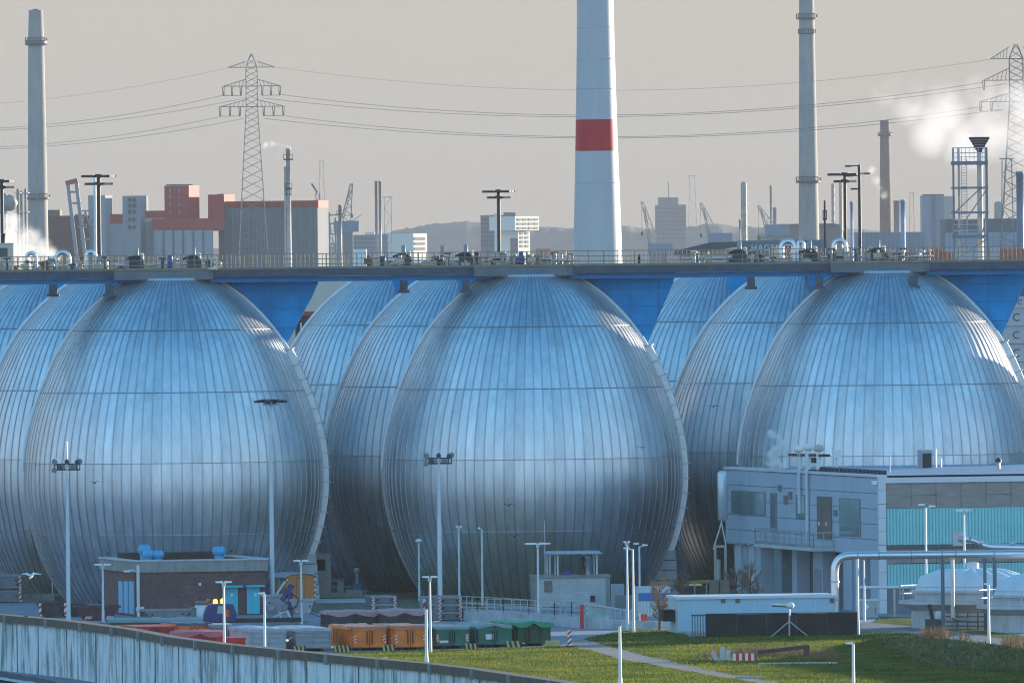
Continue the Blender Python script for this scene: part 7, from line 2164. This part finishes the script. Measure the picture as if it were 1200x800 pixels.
# pipe runs and small stand pipes along the back of the deck
rnd = random.Random(21)
for i, (x0, x1, z, r, m, lab) in enumerate(((60, 255, .42, .07, PIPE, 'thin silver pipe run along the deck over the left tanks'), (440, 665, .50, .07, PIPE, 'thin silver pipe run along the deck over the middle tanks'), (800, 1090, .46, .07, PIPE, 'thin silver pipe run along the deck over the right tanks'),
                                    (430, 560, .22, .10, SUNLIT_CREAM, 'cream pipe run low on the deck left of the middle tank'), (130, 240, .2, .1, SUNLIT_CREAM, 'cream pipe run low on the left tank platform'), (850, 1000, .2, .1, SUNLIT_CREAM, 'cream pipe run low on the deck before the sign warehouse'))):
    a, b = dk(x0, 308), dk(x1, 308); L_ = b.x - a.x
    t = thing('pipe_run', lab, 'pipe', (a.x, YD + .9 + .1 * i, DZ))
    MB().tube([(0, 0, z), (L_, 0, z)], r, 8).build('pipe', m, t)
    mb = MB()
    for q in range(int(L_ / 1.6)): mb.bar((q * 1.6 + .4, 0, 0), (q * 1.6 + .4, 0, z), .08)
    mb.build('bracket', STEEL, t)['kind'] = 'stuff'
spots = sorted([rnd.uniform(0, 258) for _ in range(44)] + [rnd.uniform(425, 668) for _ in range(46)] + [rnd.uniform(810, 1092) for _ in range(50)])
for i, px in enumerate(spots):
    h = rnd.uniform(.3, 1.0); m = (SUNLIT_CREAM, FASCIA, STEEL, SUNLIT_CREAM, mat('valve_rust', (.28, .15, .09), .7, 0, .2, 2))[i % 5]; r = rnd.uniform(.06, .15)
    p = dk(px, 308)
    t = thing('stand_pipe', 'short stand pipe with a fitting behind the deck railing', 'stand pipe', (p.x, YD - 1.2 + .6 * (i % 5), DZ), 0, 'stand pipes along the bridge deck')
    MB().tube([(0, 0, 0), (0, 0, h)], r, 8).build('pipe', m, t)
    if i % 3 == 0: MB().lathe([(.01, h - .12), (r + .13, h - .04), (r + .13, h + .08), (.01, h + .14)], 10).build('valve_head', m, t)
    elif i % 3 == 1: MB().bar((-.26, 0, h), (.26, 0, h), .10).build('handwheel', DARK, t)
    else: MB().b2((-.3, -.2, h * .3), (.3, .2, h * .75)).build('valve_body', m, t)
p = dk(749, 308)
t = thing('warden_post', 'small dark post standing on the empty deck right of the turbine', 'post', (p.x, YD, DZ)); MB().lathe([(.09, 0), (.09, .55), (.06, .62), (.07, .75), (.01, .8)], 10).build('post', BLACK, t)
# small hanging boxes under the right wall panel
for px in (1126, 1157):
    p = at(px, 316.5, 939.9)
    o = MB().b2((-.14, -.12, -.3), (.14, 0, .1)).build('wall_lamp', POLE, loc=p); tag(o, ('left' if px < 1140 else 'right') + ' one of two pale lamps on the blue panel under the beacon tower', 'lamp', 'lamps under the beacon tower')
# ------------------------------------------------------------------ steam
def steam(label, blobs, Y, dens, seed, nsc, col=(1, .98, .95), name='steam', ext=1.0):
    """drifting steam: one closed hull of overlapping puffs with a noisy volume"""
    m = bpy.data.materials.new('steam_volume'); m.use_nodes = True; n = m.node_tree
    for q in list(n.nodes):
        if q.type != 'OUTPUT_MATERIAL': n.nodes.remove(q)
    out = [q for q in n.nodes if q.type == 'OUTPUT_MATERIAL'][0]
    v = n.nodes.new('ShaderNodeVolumePrincipled'); v.inputs['Color'].default_value = (*col, 1); v.inputs['Anisotropy'].default_value = 0.25
    tc = n.nodes.new('ShaderNodeTexCoord'); nz = n.nodes.new('ShaderNodeTexNoise'); nz.inputs['Scale'].default_value = nsc; nz.inputs['Detail'].default_value = 4; nz.inputs['Roughness'].default_value = .6
    n.links.new(tc.outputs['Object'], nz.inputs['Vector'])
    mr = n.nodes.new('ShaderNodeMapRange'); mr.inputs['From Min'].default_value = .40; mr.inputs['From Max'].default_value = .62; mr.inputs['To Max'].default_value = 1.0
    n.links.new(nz.outputs['Fac'], mr.inputs['Value'])
    # soft falloff from each puff's centre: sum of spheres
    c = at(blobs[0][0], blobs[0][1], Y); k = ppm(Y)
    last = None
    hull = MB()
    for bx, by, br in blobs:
        p = at(bx, by, Y) - c; r = br / k
        sub = n.nodes.new('ShaderNodeVectorMath'); sub.operation = 'DISTANCE'; sub.inputs[1].default_value = p
        n.links.new(tc.outputs['Object'], sub.inputs[0])
        ma = n.nodes.new('ShaderNodeMapRange'); ma.interpolation_type = 'SMOOTHSTEP'; ma.inputs['From Min'].default_value = r; ma.inputs['From Max'].default_value = r * .25; ma.inputs['To Min'].default_value = 0; ma.inputs['To Max'].default_value = 1
        n.links.new(sub.outputs['Value'], ma.inputs['Value'])
        if last is None: last = ma.outputs[0]
        else:
            mx = n.nodes.new('ShaderNodeMath'); mx.operation = 'MAXIMUM'; n.links.new(last, mx.inputs[0]); n.links.new(ma.outputs[0], mx.inputs[1]); last = mx.outputs[0]
    mu = n.nodes.new('ShaderNodeMath'); mu.operation = 'MULTIPLY'; n.links.new(last, mu.inputs[0]); n.links.new(mr.outputs[0], mu.inputs[1])
    m2 = n.nodes.new('ShaderNodeMath'); m2.operation = 'MULTIPLY'; n.links.new(mu.outputs[0], m2.inputs[0]); m2.inputs[1].default_value = dens
    n.links.new(m2.outputs[0], v.inputs['Density']); n.links.new(v.outputs[0], out.inputs['Volume'])
    rs = [(at(bx, by, Y) - c, br / k) for bx, by, br in blobs]
    lo = [min(p[i] - r for p, r in rs) for i in range(3)]; hi = [max(p[i] + r for p, r in rs) for i in range(3)]
    hull.b2(lo, hi)
    o = hull.build(name, m, loc=c)
    tag(o, label, 'steam', kind='stuff')
    return o
steam('white steam cloud drifting at the foot of the left chimney', [(10, 280, 24), (30, 282, 24), (48, 292, 18), (-8, 262, 18), (20, 272, 14), (58, 298, 14), (0, 290, 34), (30, 298, 30), (12, 262, 18), (64, 302, 12)], 2800, .5, 1, .12)
steam('pale pink steam drifting before the right pylon', [(1105, 132, 44), (1135, 168, 42), (1165, 150, 48), (1195, 125, 46), (1070, 122, 34), (1040, 106, 26), (1210, 165, 48), (1092, 158, 34), (1150, 110, 30)], 2700, .14, 2, .045, (1, .97, .96))
rs = random.Random(9)
trail = [(340.5 - 30 * i / 21, 173 - 5.5 * math.sin(min(1, i / 12) * 1.57) + max(0, i - 12) * .35 + rs.uniform(-.5, .5), 2.6 + 2.2 * i / 21 + rs.uniform(-.3, .5)) for i in range(22)]
steam('thin pale steam trail leaving the slim steel stack', trail, 2950, .7, 3, .35)
wisp = [(911 - 8 * math.sin(i * .36) - i * .1 + rs.uniform(-1, 1), 545 - i * 1.9, 9.5 - .22 * i + rs.uniform(-1, 1)) for i in range(21)]
steam('small steam wisp above the machine hall roof', wisp, 905, 13.0, 4, .9)
steam('faint steam wisp crossing the brown chimney', [(1036, 228, 7), (1030, 222, 7), (1026, 212, 8), (1022, 200, 7)], 5900, .2, 5, .14, (1, .95, .9))
# ------------------------------------------------------------------ masts behind the bridge
def lamp_mast(label, px, ytop, Y, tiers, white=None, wpx=4):
    c = at(px, 300, Y); k = ppm(Y); z = at(px, ytop, Y).z
    t = thing('floodlight_mast', label, 'light mast', (c.x, Y, 0), 0, 'tall floodlight masts beyond the bridge')
    MB().lathe([(wpx / 2 / k * 1.4, 0), (wpx / 2 / k, z)], 12).build('pole', DARK if white is None else white, t)
    for dy, half, n in tiers:
        zz = z - dy / k
        MB().lathe([(.35, zz - .15), (.35, zz + .15)], 12).build('hub', DARK, t)
        for q in range(n):
            an = 2 * math.pi * (q + .25) / n
            e = Vector((math.cos(an) * half / k, math.sin(an) * half / k, zz - .05))
            mb = MB().bar((0, 0, zz), e * 1.0, .14)
            mb.box(e * .82 + Vector((0, 0, zz * .18)), (.55, .9, .22), rz=an)
            mb.box((e.x * .55, e.y * .55, zz - .05), (.5, .8, .2), rz=an)
            mb.build('lamp_arm', DARK, t)
    return t
lamp_mast('two-tier floodlight mast in front of the red silo', 116.5, 204, 1300, ((2, 20, 8), (11, 15, 6)), wpx=4.5)
lamp_mast('two-tier floodlight mast cut off at the left edge', 3, 210, 1300, ((2, 14, 8), (9, 12, 6)), wpx=4)
lamp_mast('two-tier floodlight mast over the middle tank', 585, 222, 1400, ((2, 19, 8), (9, 12, 6)), wpx=4)
lamp_mast('two-tier floodlight mast left of a second, taller pole', 991, 203, 1300, ((1, 20, 8), (9, 11, 6)), wpx=3.6)
def single_mast():
    Y = 1250; c = at(1008, 300, Y); z = at(1008, 193, Y).z; k = ppm(Y)
    t = thing('floodlight_mast', 'taller dark mast with short side lamps near the pale chimney', 'light mast', (c.x, Y, 0), 0, 'tall floodlight masts beyond the bridge')
    MB().lathe([(.2, 0), (.14, z)], 10).build('pole', DARK, t)
    for zz, s, l in ((z - .1, -1, 1.0), (z - .8, 1, .7), (z - 1.0, -1, .9), (z - 2.2, -1, .5)):
        MB().bar((0, 0, zz), (s * l, 0, zz), .1).box((s * l, 0, zz - .02), (.6, .4, .16)).build('lamp_arm', DARK, t)
single_mast()
c = at(112, 300, 1305)
o = MB().lathe([(.16, 0), (.13, at(112, 208, 1305).z)], 10).build('white_pole', WHITE, loc=(c.x, 1305, 0)); tag(o, 'plain white pole just left of the two-tier mast', 'pole')
# navigation tower on the quay
def nav_tower():
    Y = 1000; c = at(1137, 300, Y); k = ppm(Y)
    t = thing('navigation_tower', 'open steel beacon tower topped by a dark louvred triangle', 'beacon tower', (c.x, Y, 0))
    def X(px): return at(px, 230, Y).x - c.x
    def Z(py): return at(1137, py, Y).z
    x0, x1, dpt = X(1117.5), X(1156.5), 2.2
    st = mat('tower_bluegrey', (0.13, 0.17, 0.22), 0.5, 0.2, 0.1, 1.0); pale = mat('tower_cream', (0.55, 0.50, 0.43), 0.5, 0, 0.06, 1.0)
    for x, y, m, w in ((x0, 0, st, .14), (X(1125), dpt, pale, .16), (x1, 0, st, .16), (x1 + .02, dpt, pale, .18), (x0 + .05, dpt, pale, .12)):
        MB().bar((x, y, 0), (x, y, Z(173)), w).build('leg', m, t)
    MB().lathe([(.24, 0), (.2, Z(170))], 12, (X(1149), 1.0, 0)).build('mast_pipe', pale, t)
    for py, th in ((191, .26), (220, .14), (249, .14), (277, .22)):
        MB().b2((x0 - .12, -.1, Z(py) - th / 2), (x1 + .12, dpt + .1, Z(py) + th / 2)).build('platform', st, t)
    mb = MB()
    for z in (Z(173), Z(179), Z(184)):
        for y in (-.05, dpt + .05): mb.bar((x0, y, z), (x1, y, z), .045)
    for q in range(9): mb.bar((x0 + (x1 - x0) * q / 8, -.05, Z(191)), (x0 + (x1 - x0) * q / 8, -.05, Z(173)), .045)
    for z in (Z(257), Z(263), Z(270)):
        for y in (-.05, dpt + .05): mb.bar((x0, y, z), (x1, y, z), .045)
    mb.build('railing', STEEL, t)
    mb = MB()
    mb.bar((x0 + .1, .05, Z(275)), (x1, .05, Z(222)), .08); mb.bar((x0, .05, Z(250)), (X(1149), .05, Z(221)), .08); mb.bar((x0, .05, Z(249)), (X(1122), .05, Z(275)), .09)
    mb.bar((x0, .05, Z(305)), (x1, .05, Z(280)), .08); mb.bar((x1, .05, Z(249)), (X(1150), .05, Z(276)), .07)
    mb.build('brace', st, t)
    mb = MB()
    for q in (-1, 1): mb.bar((X(1130.5) + q * .2, 1.1, Z(277)), (X(1130.5) + q * .2, 1.1, Z(186)), .05)
    for q in range(28): mb.bar((X(1130.5) - .2, 1.1, Z(276) + q * .2), (X(1130.5) + .2, 1.1, Z(276) + q * .2), .04)
    mb.build('ladder', STEEL, t)
    mb = MB()
    for q in range(6):
        f = q / 5; hw = (12 - 9 * f) / k; z = Z(162) - f * (Z(162) - Z(177))
        mb.b2((X(1148.5) - hw, .5, z - .1), (X(1148.5) + hw, .62, z + .08))
    mb.bar((X(1137), .64, Z(161)), (X(1147), .64, Z(178)), .1); mb.bar((X(1160), .64, Z(161)), (X(1150), .64, Z(178)), .1)
    mb.build('day_mark', mat('daymark_navy', (0.012, 0.016, 0.03), 0.6), t)
nav_tower()

# ------------------------------------------------------------------ haze: one closed box of even air
def haze_box():
    m = bpy.data.materials.new('haze_air'); m.use_nodes = True
    n = m.node_tree
    for q in list(n.nodes):
        if q.type != 'OUTPUT_MATERIAL': n.nodes.remove(q)
    out = [q for q in n.nodes if q.type == 'OUTPUT_MATERIAL'][0]
    v = n.nodes.new('ShaderNodeVolumePrincipled')
    v.inputs['Color'].default_value = (0.405, 0.42, 0.435, 1)
    v.inputs['Density'].default_value = 4.6e-5
    v.inputs['Anisotropy'].default_value = 0.1
    n.links.new(v.outputs[0], out.inputs['Volume'])
    o = MB().b2((-3100, -2100, -5.5), (3100, 15600, 150)).build('haze', m)
    tag(o, 'pale winter haze over the harbour', kind='stuff')
    o.display_type = 'WIRE'
    return o
haze_box()
